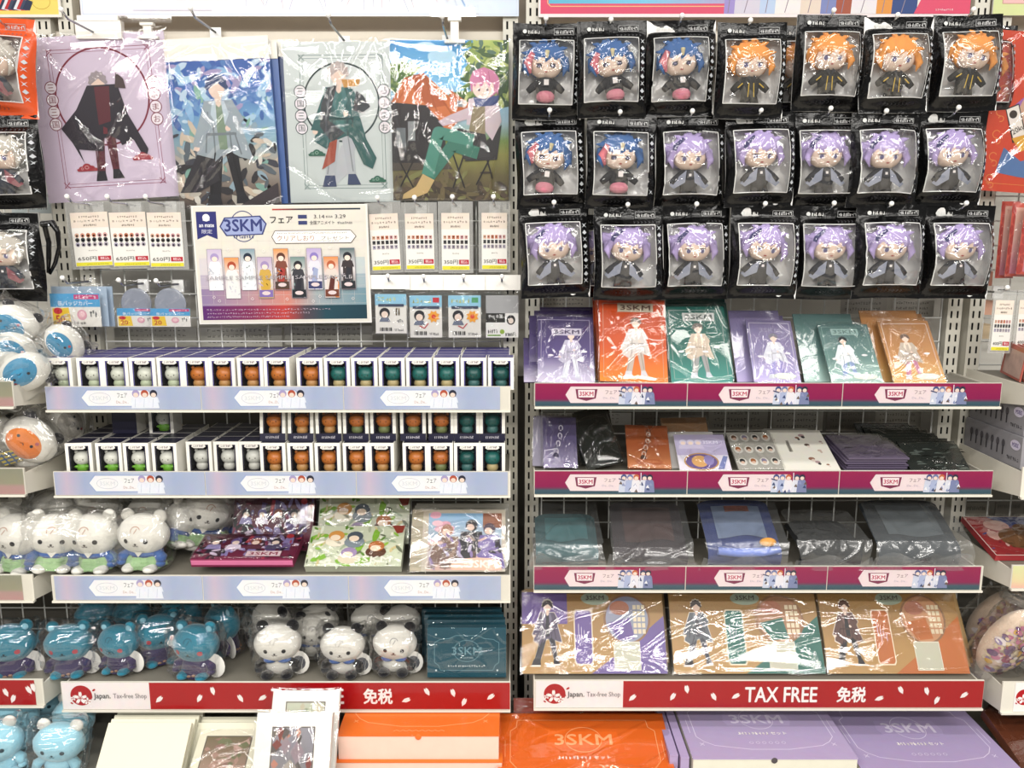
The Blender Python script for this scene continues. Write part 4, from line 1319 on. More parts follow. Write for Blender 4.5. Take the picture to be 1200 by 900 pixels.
def sleeve_pack(u0, u1, v1, Y, kind, label):
    t, W, H = hang_card('card_sleeve_pack', label, 'card sleeves', u0, 322, u1, v1, Y, 0, 'card sleeve packs')
    b = MB(); b.box((0, 0.0, H / 2 - H * 0.12), (W, 0.0016, H * 0.235)); b.build('header_card', mat('header_white', '#f0eee8', 0.45), t)
    a = Art(); a.k = 45
    w, z0_, z1_ = W * 0.80, -H * 0.48, H * 0.18
    if kind == 3:
        b = MB(); b.box((0, 0.002, (z0_ + z1_) / 2), (w * 1.1, 0.002, z1_ - z0_)); b.build('sleeves', mat('grey_sleeves', '#a5a6a8', 0.3), t)
        a.rect(-w * 0.55, z0_, w * 0.55, z0_ + (z1_ - z0_) * 0.58, '#ecebe8'); a.rect(-w * 0.55, z0_ + (z1_ - z0_) * 0.36, w * 0.1, z0_ + (z1_ - z0_) * 0.58, '#20211f')
        a.text('チェキ風', -w * 0.22, z0_ + (z1_ - z0_) * 0.5, w * 0.5, 0.008, '#f2f2f2', 0.01)
        a.ell(w * 0.3, z0_ + (z1_ - z0_) * 0.42, w * 0.15, w * 0.17, '#1f2024', 14); a.ell(w * 0.3, z0_ + (z1_ - z0_) * 0.40, w * 0.09, w * 0.1, '#e5d7cc', 12)
        a.rect(-w * 0.5, z0_ + 0.003, -w * 0.05, z0_ + 0.006, '#6f9a3c'); a.ell(0, z0_ + 0.012, 0.005, 0.005, '#8fae3c', 10)
        a.scrib(w * 0.12, z0_ + 0.003, w * 0.36, 0.008, '#3a3a3a', 10, 1)
        a.scrib(-w * 0.5, z0_ + 0.009, w * 0.35, 0.008, '#4a4a48', 5, 3)
    else:
        b = MB(); b.box((0, 0.002, (z0_ + z1_) / 2), (w, 0.002, z1_ - z0_)); b.build('sleeves', M_CARD, t)
        hh = z1_ - z0_
        a.rect(-w / 2, z0_ + hh * 0.72, w / 2, z1_, '#8fc3dc')
        a.scrib(-w * 0.42, z0_ + hh * 0.82, w * 0.6, hh * 0.10, '#d3cf5a', 5, 7 + kind)
        if kind:
            a.rect(w * 0.22, z0_ + hh * 0.83, w * 0.42, z0_ + hh * 0.95, '#c4303c' if kind == 1 else '#4f9a6a')
        a.rect(-w * 0.4, z0_ + hh * 0.68, w * 0.42, z0_ + hh * 0.75, '#39435a')
        a.ell(-w * 0.2, z0_ + hh * 0.52, w * 0.17, w * 0.17, '#22232a', 14); a.ell(-w * 0.2, z0_ + hh * 0.48, w * 0.11, w * 0.11, '#ead6c8', 12)
        a.poly([(-w * 0.38, z0_ + hh * 0.30), (-w * 0.02, z0_ + hh * 0.30), (-w * 0.08, z0_ + hh * 0.40), (-w * 0.32, z0_ + hh * 0.40)], '#6a7488')
        if kind:
            a.poly([(w * 0.24 + w * (0.2 if k % 2 else 0.14) * math.cos(k * math.pi / 8), z0_ + hh * 0.50 + w * (0.2 if k % 2 else 0.14) * math.sin(k * math.pi / 8)) for k in range(16)], '#e9a23a')
            a.ell(w * 0.24, z0_ + hh * 0.5, w * 0.07, w * 0.07, '#d8482e', 10)
            a.line([(-w * 0.2, z0_ + hh * 0.28), (-w * 0.05, z0_ + hh * 0.22), (w * 0.08, z0_ + hh * 0.34)], 0.002, '#b8303a')
        else:
            a.scrib(w * 0.16, z0_ + hh * 0.46, w * 0.14, hh * 0.2, '#8c7444', 2, 4)
            a.scrib(w * 0.2, z0_ + hh * 0.28, w * 0.2, hh * 0.08, '#5c6266', 3, 4)
        for k in range(9):
            x = -w * 0.36 + w * 0.045 * k
            a.line([(x, z0_ + hh * 0.06), (x, z0_ + hh * 0.15)], w * (0.012 + 0.012 * (k % 3)), '#2a2a2a')
        a.scrib(w * 0.1, z0_ + hh * 0.06, w * 0.3, hh * 0.06, '#55565a', 6, 8)
    a.b.v = [(x, y + 0.001, z) for x, y, z in a.b.v]
    a.build('printed_face', t)
    film(t, W * 0.97, H * 0.74, kind, -H * 0.13, -0.003, 0.004)
    hook(t.location.x, t.location.z + H * 0.40, 0.075, 'small chrome hook carrying the ' + label)
sleeve_pack(436, 480, 392, -0.05, 0, 'card sleeve pack with brown lettering, leftmost of four')
sleeve_pack(476, 522, 397, -0.046, 1, 'card sleeve pack with a red number square')
sleeve_pack(521, 568, 397, -0.05, 2, 'card sleeve pack with a green number square')
sleeve_pack(567, 610, 397, -0.046, 3, 'card sleeve pack with grey sleeves and black label')

# ================================================================== doll pouches on hooks
PW, PH = 0.128, 0.172
WX0, WX1, WZ0, WZ1 = 0.10, 0.86, 0.155, 0.80      # window in unit coordinates

def pouch_variant(seed):
    cf = crease_fn(seed, 16, 0.003, 0.03, 0.10)
    cw = crease_fn(seed + 50, 70, 0.0060, 0.013, 0.045)
    rr = random.Random(seed)
    wob = [rr.uniform(-0.0025, 0.0025) for _ in range(6)]

    def ysurf(s, t):
        px = max(0.0, math.sin(math.pi * min(1, max(0, s)))) ** 0.6
        pz = max(0.0, math.sin(math.pi * min(1, max(0, (t - 0.06) / 0.80)))) ** 0.55
        y = -0.040 * px * pz - 0.003 * px
        inw = WX0 < s < WX1 and WZ0 < t < WZ1
        y -= (cw(s, t) if inw else cf(s, t))
        y -= wob[0] * math.sin(6 * s + 3 * t) + wob[1] * math.sin(9 * t)
        return y

    def pos(s, t):
        x = (s - 0.5) * PW + wob[2] * math.sin(math.pi * t * 2) + wob[3] * math.sin(math.pi * t)
        z = (t - 0.5) * PH + wob[4] * math.sin(math.pi * s)
        return x, z
    us = lsp(0, WX0, 4)[:-1] + lsp(WX0, WX1, 44) + lsp(WX1, 1, 6)[1:]
    vs = lsp(0, WZ0, 6)[:-1] + lsp(WZ0, WZ1, 48) + lsp(WZ1, 1, 8)[1:]
    fr, wi = MB(), MB()

    def fn(s, t):
        x, z = pos(s, t)
        return (x, ysurf(s, t), z)
    for vi in range(len(vs) - 1):
        for ui in range(len(us) - 1):
            s0, s1, t0, t1 = us[ui], us[ui + 1], vs[vi], vs[vi + 1]
            inw = WX0 - 1e-6 <= s0 and s1 <= WX1 + 1e-6 and WZ0 - 1e-6 <= t0 and t1 <= WZ1 + 1e-6
            tgt = wi if inw else fr
            tgt.face([fn(s0, t0), fn(s1, t0), fn(s1, t1), fn(s0, t1)])
    frm, wim = fr.mesh('front_frame', M_BLACKP, True), wi.mesh('window_film', FILM_BAG, True)
    import bmesh
    for me in (frm, wim):
        bm = bmesh.new(); bm.from_mesh(me)
        bmesh.ops.remove_doubles(bm, verts=bm.verts, dist=1e-6)
        bm.to_mesh(me); bm.free()
        for p in me.polygons:
            p.use_smooth = True
    bk = MB()
    def bf(s, t):
        x, z = pos(s, t)
        px = max(0.0, math.sin(math.pi * s)) ** 0.6
        pz = max(0.0, math.sin(math.pi * min(1, max(0, (t - 0.06) / 0.80)))) ** 0.55
        return (x, 0.012 * px * pz + 0.0005 + max(-0.003, cb(s, t)) * px * pz, z)
    cb = crease_fn(seed + 90, 40, 0.006, 0.015, 0.06)
    bk.grid(bf, lsp(0, 1, 40), lsp(0, 1, 46))
    bkm = bk.mesh('back_sheet', M_SILVER, True)
    # white printing that follows the surface
    def sf(x, z):
        s, t = x / PW + 0.5, z / PH + 0.5
        return ysurf(s, t) - 0.0022
    a = Art(sf)
    def U(s, t):
        return pos(s, t)
    def strp(s0, t0, s1, t1, w, c, n):
        pts = [U(s0 + (s1 - s0) * k / n, t0 + (t1 - t0) * k / n) for k in range(n + 1)]
        a.line(pts, w, c)
    e = 0.012
    q = 0.006
    for s0, t0, s1, t1 in ((WX0 - q, WZ0 - q, WX1 + q, WZ0 - q), (WX1 + q, WZ0 - q, WX1 + q, WZ1 + q), (WX1 + q, WZ1 + q, WX0 - q, WZ1 + q), (WX0 - q, WZ1 + q, WX0 - q, WZ0 - q)):
        strp(s0, t0, s1, t1, 0.0016, '#d8d8d6', 24)
    for k in range(9):
        t = WZ0 + 0.03 + (WZ1 - WZ0 - 0.06) * k / 8
        x, z = U(0.925, t)
        r = 0.0042
        a.poly([(x - r, z - r * 0.2), (x, z - r), (x + r, z - r * 0.2), (x, z + r)] if k % 2 else [(x - r, z + r), (x - r * 0.2, z), (x - r, z - r), (x, z - r * 0.3), (x + r, z - r), (x + r * 0.2, z), (x + r, z + r), (x, z + r * 0.3)], '#c9cdd2')
    x, z = U(0.17, 0.915)
    a.ell(x, z, 0.0038, 0.0038, '#d6d6d4', 10)
    x, z = U(0.215, 0.895)
    a.scrib(x, z, 0.022, 0.0065, '#dadad8', 6, 4)
    x, z = U(0.60, 0.895)
    a.scrib(x, z, 0.034, 0.0062, '#c6c6c6', 8, 6)
    x0, z0 = U(0.59, 0.885); x1, z1 = U(0.875, 0.943)
    a.frame(x0, z0, x1, z1, 0.0009, '#9a9a9a', 4)
    for k in range(7):
        x, z = U(0.55 + 0.055 * k, 0.835)
        a.line([(x, z + 0.002), (x + 0.003, z), (x, z - 0.002)], 0.0007, '#56565a')
        x, z = U(0.30 + 0.055 * k, 0.085)
        a.line([(x, z + 0.002), (x + 0.003, z), (x, z - 0.002)], 0.0007, '#3c3c40')
    prm = a.mesh('white_print')
    return frm, wim, bkm, prm
POUCH = [pouch_variant(900 + 7 * k) for k in range(6)]

# generic little cloth dolls
def doll_meshes(hair, skin, body, style, extra):
    M_skin = mat('doll_skin', '#dcc4b2', 0.7, bump=0.1)
    M_hair = mat('doll_hair_' + hair[1:], hair, 0.75, bump=0.5, bscale=120)
    M_body = mat('doll_cloth_' + body[1:], body, 0.8, bump=0.3)
    M_ex = mat('doll_trim_' + extra[1:], extra, 0.7, bump=0.2)
    HR = (0.030, 0.020, 0.027)
    b = MB(); b.ell((0, 0, 0), HR, 22, 14)
    head = b.mesh('doll_head', M_skin, True)
    rr = random.Random(hash(style) % 97 if isinstance(style, int) else 3)
    def hf(s, t):
        # longitude s: -pi/2 is the front; latitude t
        fr = math.cos(s + math.pi / 2)
        el = math.sin(t)
        zig = 0.30 * abs(((s * 1.9 + style * 0.37) % 1.0) * 2 - 1)
        line = -0.62 + (0.72 if fr > 0.15 else 0.72 * max(0, (fr + 0.5) / 0.65)) - zig
        k = 1.14 + 0.05 * math.sin(7 * s + style) * math.cos(t)
        return k if el > line else (0.86 if fr > -0.3 else 1.04)
    b = MB(); b.ell((0, 0.001, 0.002), HR, 40, 26, 0, hf)
    for k in range(6):
        w = [0.2, 0.7, 2.5, 2.95, -0.15, 3.3][k]
        x, z = 0.031 * math.cos(w), 0.002 + 0.026 * math.sin(w)
        b.tube([(x * 0.8, 0.002, z * 0.8), (x * 1.15, 0.0, z * 1.05 - 0.004), (x * 1.32, -0.002, z * 1.0 - 0.013)], [0.008, 0.006, 0.0008], 8)
    for k in range(9):  # loose tufts around the crown and nape
        w = 0.35 + 2.45 * k / 8
        x, z = 0.033 * math.cos(w), 0.003 + 0.030 * math.sin(w)
        sw = 0.007 * (1 if (k + style) % 2 else -1)
        b.tube([(x * 0.80, -0.004, z * 0.80), (x * 1.0 + sw * 0.3, -0.006, z * 0.99), (x * 1.12 + sw, -0.006, z * 1.06)], [0.006, 0.004, 0.0006], 7)
    for sx in (-1, 1):
        b.tube([(sx * 0.028, -0.010, 0.004), (sx * 0.034, -0.012, -0.010), (sx * 0.029, -0.013, -0.024)], [0.006, 0.006, 0.0008], 8)
    if style == 0:      # pink side lock
        b.tube([(-0.022, -0.015, 0.012), (-0.031, -0.014, -0.004), (-0.026, -0.015, -0.020)], [0.005, 0.007, 0.002], 8, 1)
        b.tube([(0.002, -0.022, 0.014), (0.001, -0.024, 0.003)], [0.004, 0.002], 8, 2)
    if style == 2:      # dark hair band
        b.tube([(-0.030, -0.008, -0.006), (-0.026, -0.013, 0.012), (-0.013, -0.014, 0.024)], [0.003, 0.004, 0.003], 8, 3)
        b.tube([(-0.028, 0.0, 0.008), (-0.040, 0.002, 0.010), (-0.046, 0.002, -0.004)], [0.009, 0.010, 0.003], 8, 0)
    hairm = b.mesh('hair', [M_hair, mat('doll_pink', '#cf7680', 0.7, bump=0.2), mat('doll_blond', '#e4d9b0', 0.7), mat('doll_band', '#3c3a68', 0.7)], True)
    def fs(x, z):
        q = max(0.0, 1 - (x / HR[0]) ** 2 - (z / HR[2]) ** 2)
        return -HR[1] * math.sqrt(q) - 0.0012
    a = Art(fs)
    for sx in (-1, 1):
        ex, ez = sx * 0.0115, -0.0085
        if style == 0:
            a.ell(ex, ez, 0.0050, 0.0034, '#3a3840', 14); a.ell(ex, ez, 0.0030, 0.0020, '#6a6480', 10); a.line([(ex - 0.0055, ez + 0.0032), (ex + 0.0055, ez + 0.003)], 0.0010, '#2a262c', 3)
        else:
            a.ell(ex, ez, 0.0050, 0.0036, '#efe9e4', 12); a.ell(ex, ez - 0.0003, 0.0034, 0.0036, '#6f6a8c', 10)
            a.line([(ex - 0.006, ez + 0.0036), (ex + 0.006, ez + 0.0034)], 0.0014, '#3b3038', 3)
    a.ell(0, -0.0175, 0.0028, 0.0012, '#b5605a', 8)
    face = a.mesh('face')
    b = MB()
    b.ell((0, 0, -0.042), (0.0165, 0.013, 0.022), 18, 10)
    bodym = b.mesh('doll_body', M_body, True)
    arms = []
    for sx in (-1, 1):
        b = MB(); b.tube([(sx * 0.010, -0.002, -0.030), (sx * 0.022, -0.004, -0.040), (sx * 0.030, -0.005, -0.047)], [0.006, 0.0065, 0.005], 10)
        arms.append(b.mesh('arm', M_body, True))
    legs = []
    for sx in (-1, 1):
        b = MB(); b.tube([(sx * 0.007, 0, -0.056), (sx * 0.009, -0.003, -0.066), (sx * 0.009, -0.008, -0.070)], [0.007, 0.0068, 0.006], 10)
        legs.append(b.mesh('leg', M_body, True))
    b = MB()
    if style == 0:
        b.box((0.0, -0.0155, -0.034), (0.013, 0.004, 0.012), 1); b.box((0.001, -0.0178, -0.034), (0.008, 0.001, 0.009), 2)
        b.ell((0.0, -0.006, -0.056), (0.016, 0.013, 0.011), 16, 8, 0)
    elif style == 1:
        for sx in (-1, 1):
            b.face([(0, -0.0145, -0.036), (sx * 0.009, -0.0135, -0.026), (sx * 0.003, -0.0145, -0.024)], 1)
            b.tube([(sx * 0.004, -0.0135, -0.036), (sx * 0.005, -0.0135, -0.058)], 0.0008, 6, 0)
            b.tube([(sx * 0.014, -0.010, -0.036), (sx * 0.022, -0.011, -0.043)], 0.001, 6, 0)
    else:
        for sx in (-1, 1):
            b.face([(sx * 0.006, -0.013, -0.026), (sx * 0.034, -0.006, -0.050), (sx * 0.026, -0.010, -0.056), (sx * 0.008, -0.0135, -0.046)], 0)
        b.box((0, -0.0135, -0.034), (0.010, 0.002, 0.010), 3); b.box((0, -0.0148, -0.034), (0.004, 0.001, 0.004), 2)
    ex = b.mesh('trim', [M_ex, mat('doll_black_trim', '#1a1a1d', 0.6), mat('doll_white_trim', '#dcd6d4', 0.6), mat('doll_dark_trim', '#2b2b33', 0.6)], False)
    return dict(head=head, hair=hairm, face=face, body=bodym, arms=arms, legs=legs, trim=ex)

DOLL = {0: doll_meshes('#38629a', None, '#232326', 0, '#cb7b8c'),
        1: doll_meshes('#e29542', None, '#26241f', 1, '#c9a83a'),
        2: doll_meshes('#ad9ccb', None, '#25252a', 2, '#878c9c'),
        3: doll_meshes('#bdb7ad', None, '#222a3a', 3, '#7a3a44')}
HAIRN = ['blue-haired', 'orange-haired', 'lilac-haired', 'pale grey-haired']

def put_pouch(u, v, Y, kind, label, roll=0.0, dx=0.0, droll=0.0, vr=None, scale=1.0, yaw=0.0, grp='doll pouches hanging in rows', frame=None, vs_=1.0):
    p = P(u, v, Y)
    t = thing('doll_pouch', label, 'doll pouch', p, (0, roll, yaw), grp)
    t.scale = (scale, scale, scale * vs_)
    vr = rnd.randrange(6) if vr is None else vr
    frm, wim, bkm, prm = POUCH[vr]
    obj('back_sheet', bkm, t)
    fo = obj('front_frame', frm, t)
    if frame:
        fo.material_slots[0].link = 'OBJECT'
        fo.material_slots[0].material = frame
    obj('white_print', prm, fo)
    obj('window_film', wim, t)
    d = DOLL[kind]
    off = (dx - 0.003, -0.010, 0.014)
    ds = (1.08, 1.0, 1.12)
    h = obj('doll_head', d['head'], t, off, (0, droll, 0), ds)
    obj('hair', d['hair'], h)
    obj('face', d['face'], h)
    bd = obj('doll_body', d['body'], t, off, (0, droll, 0), ds)
    for m_ in d['arms']:
        obj('arm', m_, bd)
    for m_ in d['legs']:
        obj('leg', m_, bd)
    obj('trim', d['trim'], bd)
    return t

ROWS = [
    ('top', 80, [(641, 0, 0.00, 0.0), (717, 0, 0.0, -0.12), (797, 0, 0.0, -0.05), (879, 1, 0.0, 0.0), (971, 1, 0.0, 0.03), (1050, 1, 0.0, 0.08), (1131, 1, 0.01, 0.2)], [84, 82, 81, 83, 75, 77, 74]),
    ('middle', 188, [(645, 0, 0.0, 0.15), (727, 0, 0.0, 0.0), (808, 2, 0.0, 0.0), (890, 2, 0.0, 0.0), (966, 2, 0.0, 0.0), (1035, 2, 0.0, 0.0), (1112, 2, 0.0, -0.05)], [190, 190, 191, 188, 188, 189, 187]),
    ('bottom', 296, [(650, 2, 0.0, -0.05), (736, 2, 0.0, 0.12), (813, 2, 0.0, 0.0), (895, 2, 0.0, 0.12), (970, 2, 0.0, 0.0), (1041, 2, 0.0, 0.05), (1121, 2, 0.0, 0.0)], [295, 297, 297, 296, 296, 296, 296]),
]
for rn, vc, lst, vcs in ROWS:
    for j, (u, kd, dx, dr) in enumerate(lst):
        Y = -0.115 if rn == 'top' else -0.108
        rl = {('top', 0): -0.01, ('top', 1): 0.02, ('top', 6): 0.02, ('middle', 0): 0.02, ('middle', 1): -0.02, ('bottom', 0): 0.03, ('bottom', 1): 0.01}.get((rn, j), rnd.uniform(-0.015, 0.015))
        sc_ = 1.0
        Yj = Y - 0.020 * (j % 2) + 0.008
        pw = ppm(vcs[j], Yj)
        # neighbours' spacing sets the width each pouch takes
        gap = 78
        sc_ = 81.0 / (PW * pw)
        put_pouch(u, vcs[j], Yj, kd, 'black pouch holding %s doll, %s from left in %s hanging row' % (HAIRN[kd], ORD[j + 1], rn), -rl, dx, dr, (j * 2 + len(rn)) % 6, sc_, vs_=0.99)
        hook(Xp(u - 2, vcs[j] - 50, Yj), Zp(vcs[j] - 50, Yj), 0.135, 'chrome hook holding the %s pouch from left in %s hanging row' % (ORD[j + 1], rn))
for u, v, kd, where in ((935, 84, 1, 'behind the fifth pouch of the top hanging row'), (1092, 80, 1, 'behind the seventh pouch of the top hanging row'), (1078, 192, 2, 'behind the seventh pouch of the middle hanging row'), (1150, 84, 1, 'at the right end behind the top hanging row')):
    put_pouch(u, v, -0.040, kd, 'black doll pouch half hidden %s' % where, 0.0, 0, 0, 2, 1.0)
for u, v, j, rn in ((700, 299, 2, 'bottom'), (860, 191, 4, 'middle'), (930, 299, 5, 'bottom')):
    put_pouch(u, v, -0.040, 2, 'black doll pouch in the gap left of the %s one in the %s row' % (ORD[j + (0 if j != 2 else 1)], rn), 0, 0, 0, 3, 0.97)

# left edge pouches
M_ORP = mat('orange_pouch_plastic', '#d8562a', 0.2, bump=0.3, bscale=45)
put_pouch(2, 80, -0.10, 3, 'orange-framed doll pouch at the top left edge', 0.05, 0, 0.1, 1, 1.05, frame=M_ORP, grp='pouches at the left edge')
put_pouch(10, 190, -0.10, 3, 'black-framed pouch with a pale grey-haired doll at the left edge', -0.02, 0, 0, 2, 1.02, grp='pouches at the left edge')
put_pouch(12, 303, -0.10, 3, 'black bag-shaped doll pouch with a strap at the left edge', -0.02, 0, 0, 4, 1.0, grp='pouches at the left edge')
p = P(62, 290, -0.09)
t = thing('pouch_strap', 'black loop strap hanging beside the left edge pouch', 'strap', p)
b = MB()
b.tube([(-0.018, 0, 0.045), (0.006, -0.004, 0.047), (0.015, -0.004, 0.03), (0.014, -0.003, 0.0), (0.002, 0, -0.03), (-0.012, 0.002, -0.052)], [0.006, 0.007, 0.005, 0.004, 0.004, 0.003], 8)
b.tube([(-0.012, 0, 0.04), (-0.006, -0.002, 0.01), (-0.010, 0, -0.02), (-0.014, 0, -0.05)], [0.005, 0.005, 0.005, 0.003], 8)
b.build('webbing', M_BLACKP, t, True)
b = MB(); b.ell((0, -0.008, 0.043), (0.003, 0.002, 0.003), 10, 6); b.build('rivet', M_CHROME, t, True)
for v, nm in ((30, 'orange-framed'), (140, 'black-framed'), (252, 'bag-shaped')):
    hook(Xp(8, v, -0.10), Zp(v, -0.10), 0.13, 'chrome hook holding the %s pouch at the left edge' % nm)

# ================================================================== small window boxes
BW, BD, BH = 0.0500, 0.0418, 0.0625
M_NAVY = mat('carton_navy', '#191833', 0.4)
M_PURP = mat('carton_purple', '#46417c', 0.4, noise=0.25, nscale=90)
M_INN = mat('carton_inside_dark', '#17161f', 0.7)
M_CW = mat('carton_white', '#e9e7df', 0.45, noise=0.02)

def carton(topm, flip, closed):
    b = MB()
    w, d, h = BW, BD, BH
    b.face([(-w / 2, 0, 0), (-w / 2, d, 0), (-w / 2, d, h), (-w / 2, 0, h)], 0)
    b.face([(w / 2, 0, 0), (w / 2, d, 0), (w / 2, d, h), (w / 2, 0, h)], 0)
    b.face([(-w / 2, d, 0), (w / 2, d, 0), (w / 2, d, h), (-w / 2, d, h)], 0)
    b.face([(-w / 2, 0, 0), (w / 2, 0, 0), (w / 2, d, 0), (-w / 2, d, 0)], 1)
    e = 0.0016
    b.face([(-w / 2, 0, h), (w / 2, 0, h), (w / 2, d, h), (-w / 2, d, h)], 0)
    b.face([(-w / 2 + e, e * 1.6, h + 0.0002), (w / 2 - e, e * 1.6, h + 0.0002), (w / 2 - e, d - e * 0.5, h + 0.0002), (-w / 2 + e, d - e * 0.5, h + 0.0002)], 1)
    if closed:
        b.face([(-w / 2, 0, 0), (w / 2, 0, 0), (w / 2, 0, h), (-w / 2, 0, h)], 1)
    else:
        x0, x1 = -w * 0.33, w * 0.33
        z0, z1 = (h * 0.06, h * 0.87) if not flip else (h * 0.24, h * 0.96)
        xs, zs = [-w / 2, x0, x1, w / 2], [0, z0, z1, h]
        for i in range(3):
            for j in range(3):
                if i == 1 and j == 1:
                    continue
                m_ = 0
                if flip and j == 0:
                    m_ = 1
                b.face([(xs[i], 0, zs[j]), (xs[i + 1], 0, zs[j]), (xs[i + 1], 0, zs[j + 1]), (xs[i], 0, zs[j + 1])], m_)
        # recess and dark rim
        dd = 0.030
        b.face([(x0, dd, z0), (x1, dd, z0), (x1, dd, z1), (x0, dd, z1)], 2)
        for q in (((x0, z0), (x1, z0)), ((x1, z0), (x1, z1)), ((x1, z1), (x0, z1)), ((x0, z1), (x0, z0))):
            b.face([(q[0][0], 0, q[0][1]), (q[1][0], 0, q[1][1]), (q[1][0], dd, q[1][1]), (q[0][0], dd, q[0][1])], 2)
        r = 0.0022
        for xa, za, xb, zb in ((x0 - r, z0 - r, x0, z1 + r), (x1, z0 - r, x1 + r, z1 + r), (x0, z1, x1, z1 + r), (x0, z0 - r, x1, z0)):
            b.face([(xa, -0.0002, za), (xb, -0.0002, za), (xb, -0.0002, zb), (xa, -0.0002, zb)], 1)
    return b.mesh('carton', [M_CW, topm, M_INN])
CART = {}
for nm, tm in (('purple', M_PURP), ('navy', M_NAVY)):
    for fl in (0, 1):
        CART[nm, fl, 0] = carton(tm, fl, False)
    CART[nm, 0, 1] = carton(tm, 0, True)
b = MB(); b.face([(-BW * 0.33, -0.0006, BH * 0.06), (BW * 0.33, -0.0006, BH * 0.06), (BW * 0.33, -0.0006, BH * 0.87), (-BW * 0.33, -0.0006, BH * 0.87)])
PANE0 = b.mesh('window_pane', ACRYL)
b = MB(); b.face([(-BW * 0.33, -0.0006, BH * 0.24), (BW * 0.33, -0.0006, BH * 0.24), (BW * 0.33, -0.0006, BH * 0.96), (-BW * 0.33, -0.0006, BH * 0.96)])
PANE1 = b.mesh('window_pane', ACRYL)
a = Art(); a.k = 40
pts = [(-0.014, BH * 0.84), (-0.012, BH * 0.93), (0.012, BH * 0.93), (0.014, BH * 0.84), (0.009, BH * 0.795), (-0.009, BH * 0.795)]
a.poly(pts, '#dedbd6'); a.scrib(-0.010, BH * 0.835, 0.020, 0.0045, '#4a3c46', 6, 3)
NAME0 = a.mesh('name_tab')
a = Art(); a.k = 40
a.scrib(-0.014, BH * 0.08, 0.028, 0.0055, '#cfcdd6', 8, 5)
NAME1 = a.mesh('name_tab')

FIG = {}
def figure_meshes(key, headc, bodyc, style):
    Mh = mat('vinyl_' + headc[1:], headc, 0.35)
    Mb = mat('vinyl_' + bodyc[1:], bodyc, 0.45)
    b = MB(); b.ell((0, 0.016, BH * 0.46), (0.0168, 0.014, 0.0150), 18, 12)
    if style != 'hood':
        for sx in (-1, 1):
            b.ell((sx * 0.0115, 0.017, BH * 0.46 + 0.012), (0.004, 0.003, 0.004), 8, 6)
    h = b.mesh('figurine_head', Mh, True)
    b = MB()
    b.ell((0, 0.015, BH * 0.17), (0.012, 0.010, 0.011), 14, 8)
    if style == 'leaf':
        for k in range(6):
            w = k * 1.05
            b.ell((0.009 * math.cos(w), 0.010, BH * 0.20 + 0.005 * math.sin(w)), (0.006, 0.003, 0.003), 8, 6, 0, None, Matrix.Rotation(-w, 3, 'Y'))
    bo = b.mesh('figurine_body', Mb, True)
    a = Art(lambda x, z: 0.016 - 0.014 * math.sqrt(max(0, 1 - (x / 0.0168) ** 2 - ((z - BH * 0.46) / 0.0150) ** 2)) - 0.0004)
    for sx in (-1, 1):
        a.ell(sx * 0.0055, BH * 0.45, 0.001, 0.0012, '#3a322c', 8)
    a.line([(-0.0015, BH * 0.40), (0, BH * 0.405), (0.0015, BH * 0.40)], 0.0005, '#3a322c')
    fa = a.mesh('face')
    FIG[key] = (h, bo, fa)
figure_meshes('white', '#d3d6c8', '#b7c2a4', 'plain')
figure_meshes('leaf', '#d8d9cf', '#6fae35', 'leaf')
figure_meshes('pale', '#cfd0c8', '#c6c6be', 'plain')
figure_meshes('orange', '#bf6f2b', '#b98a52', 'plain')
figure_meshes('orangep', '#b9692c', '#6f7a4c', 'plain')
figure_meshes('teal', '#1e6660', '#b9a878', 'plain')
figure_meshes('dteal', '#12504c', '#3c6a68', 'plain')
FIGN = {'white': 'white', 'leaf': 'green-leafed white', 'pale': 'all-white', 'orange': 'orange', 'orangep': 'orange and patterned', 'teal': 'teal', 'dteal': 'dark teal'}

def small_box(x, y, z, colr, fig, label, grp, flip=0, rotz=0.0, tilt=0.0):
    t = thing('window_box', label, 'figurine box', (x, y, z), (tilt, 0, rotz), grp)
    obj('carton', CART[colr, flip, 0 if fig else 1], t)
    if fig:
        obj('window_pane', PANE1 if flip else PANE0, t)
        obj('name_tab', NAME1 if flip else NAME0, t)
        h, bo, fa = FIG[fig]
        dz = BH * (0.16 if flip else 0.0)
        ho = obj('figurine_head', h, t, (0, 0, dz))
        obj('face', fa, ho)
        obj('figurine_body', bo, t, (0, 0, dz))
    return t

S = SH['L1']
cols1 = [69, 105, 135, 167, 199, 229, 260, 293, 324, 363, 395, 427, 459, 491, 523, 555, 587]
figs1 = ['white'] * 5 + ['orange'] * 5 + ['teal'] * 5 + ['dteal'] * 2
YB1 = -0.175
GR1 = 'small window boxes on the upper left shelf'
for j, (u, f) in enumerate(zip(cols1, figs1)):
    x = Xp(u, 436, YB1)
    lab = '%s figurine box, %s from left in front row of upper box shelf' % (FIGN[f], ORD[j + 1])
    small_box(x, YB1 + rnd.uniform(-0.001, 0.002), S['z'], 'purple', f, lab, GR1, 0, rnd.uniform(-0.02, 0.02))
nback = 3
for r_ in range(nback):
    for j, u in enumerate(cols1):
        if r_ == 2 and j in (0,):
            continue
        x = Xp(u, 436, YB1) + rnd.uniform(-0.001, 0.001)
        x = min(max(x, LX0 + 0.03), LX1 - 0.026)
        small_box(x, YB1 + (r_ + 1) * (BD + 0.0015), S['z'], 'purple', None, 'closed purple-topped box, %s from left, %s row back, upper box shelf' % (ORD[j + 1], ORD[r_ + 2]), GR1)

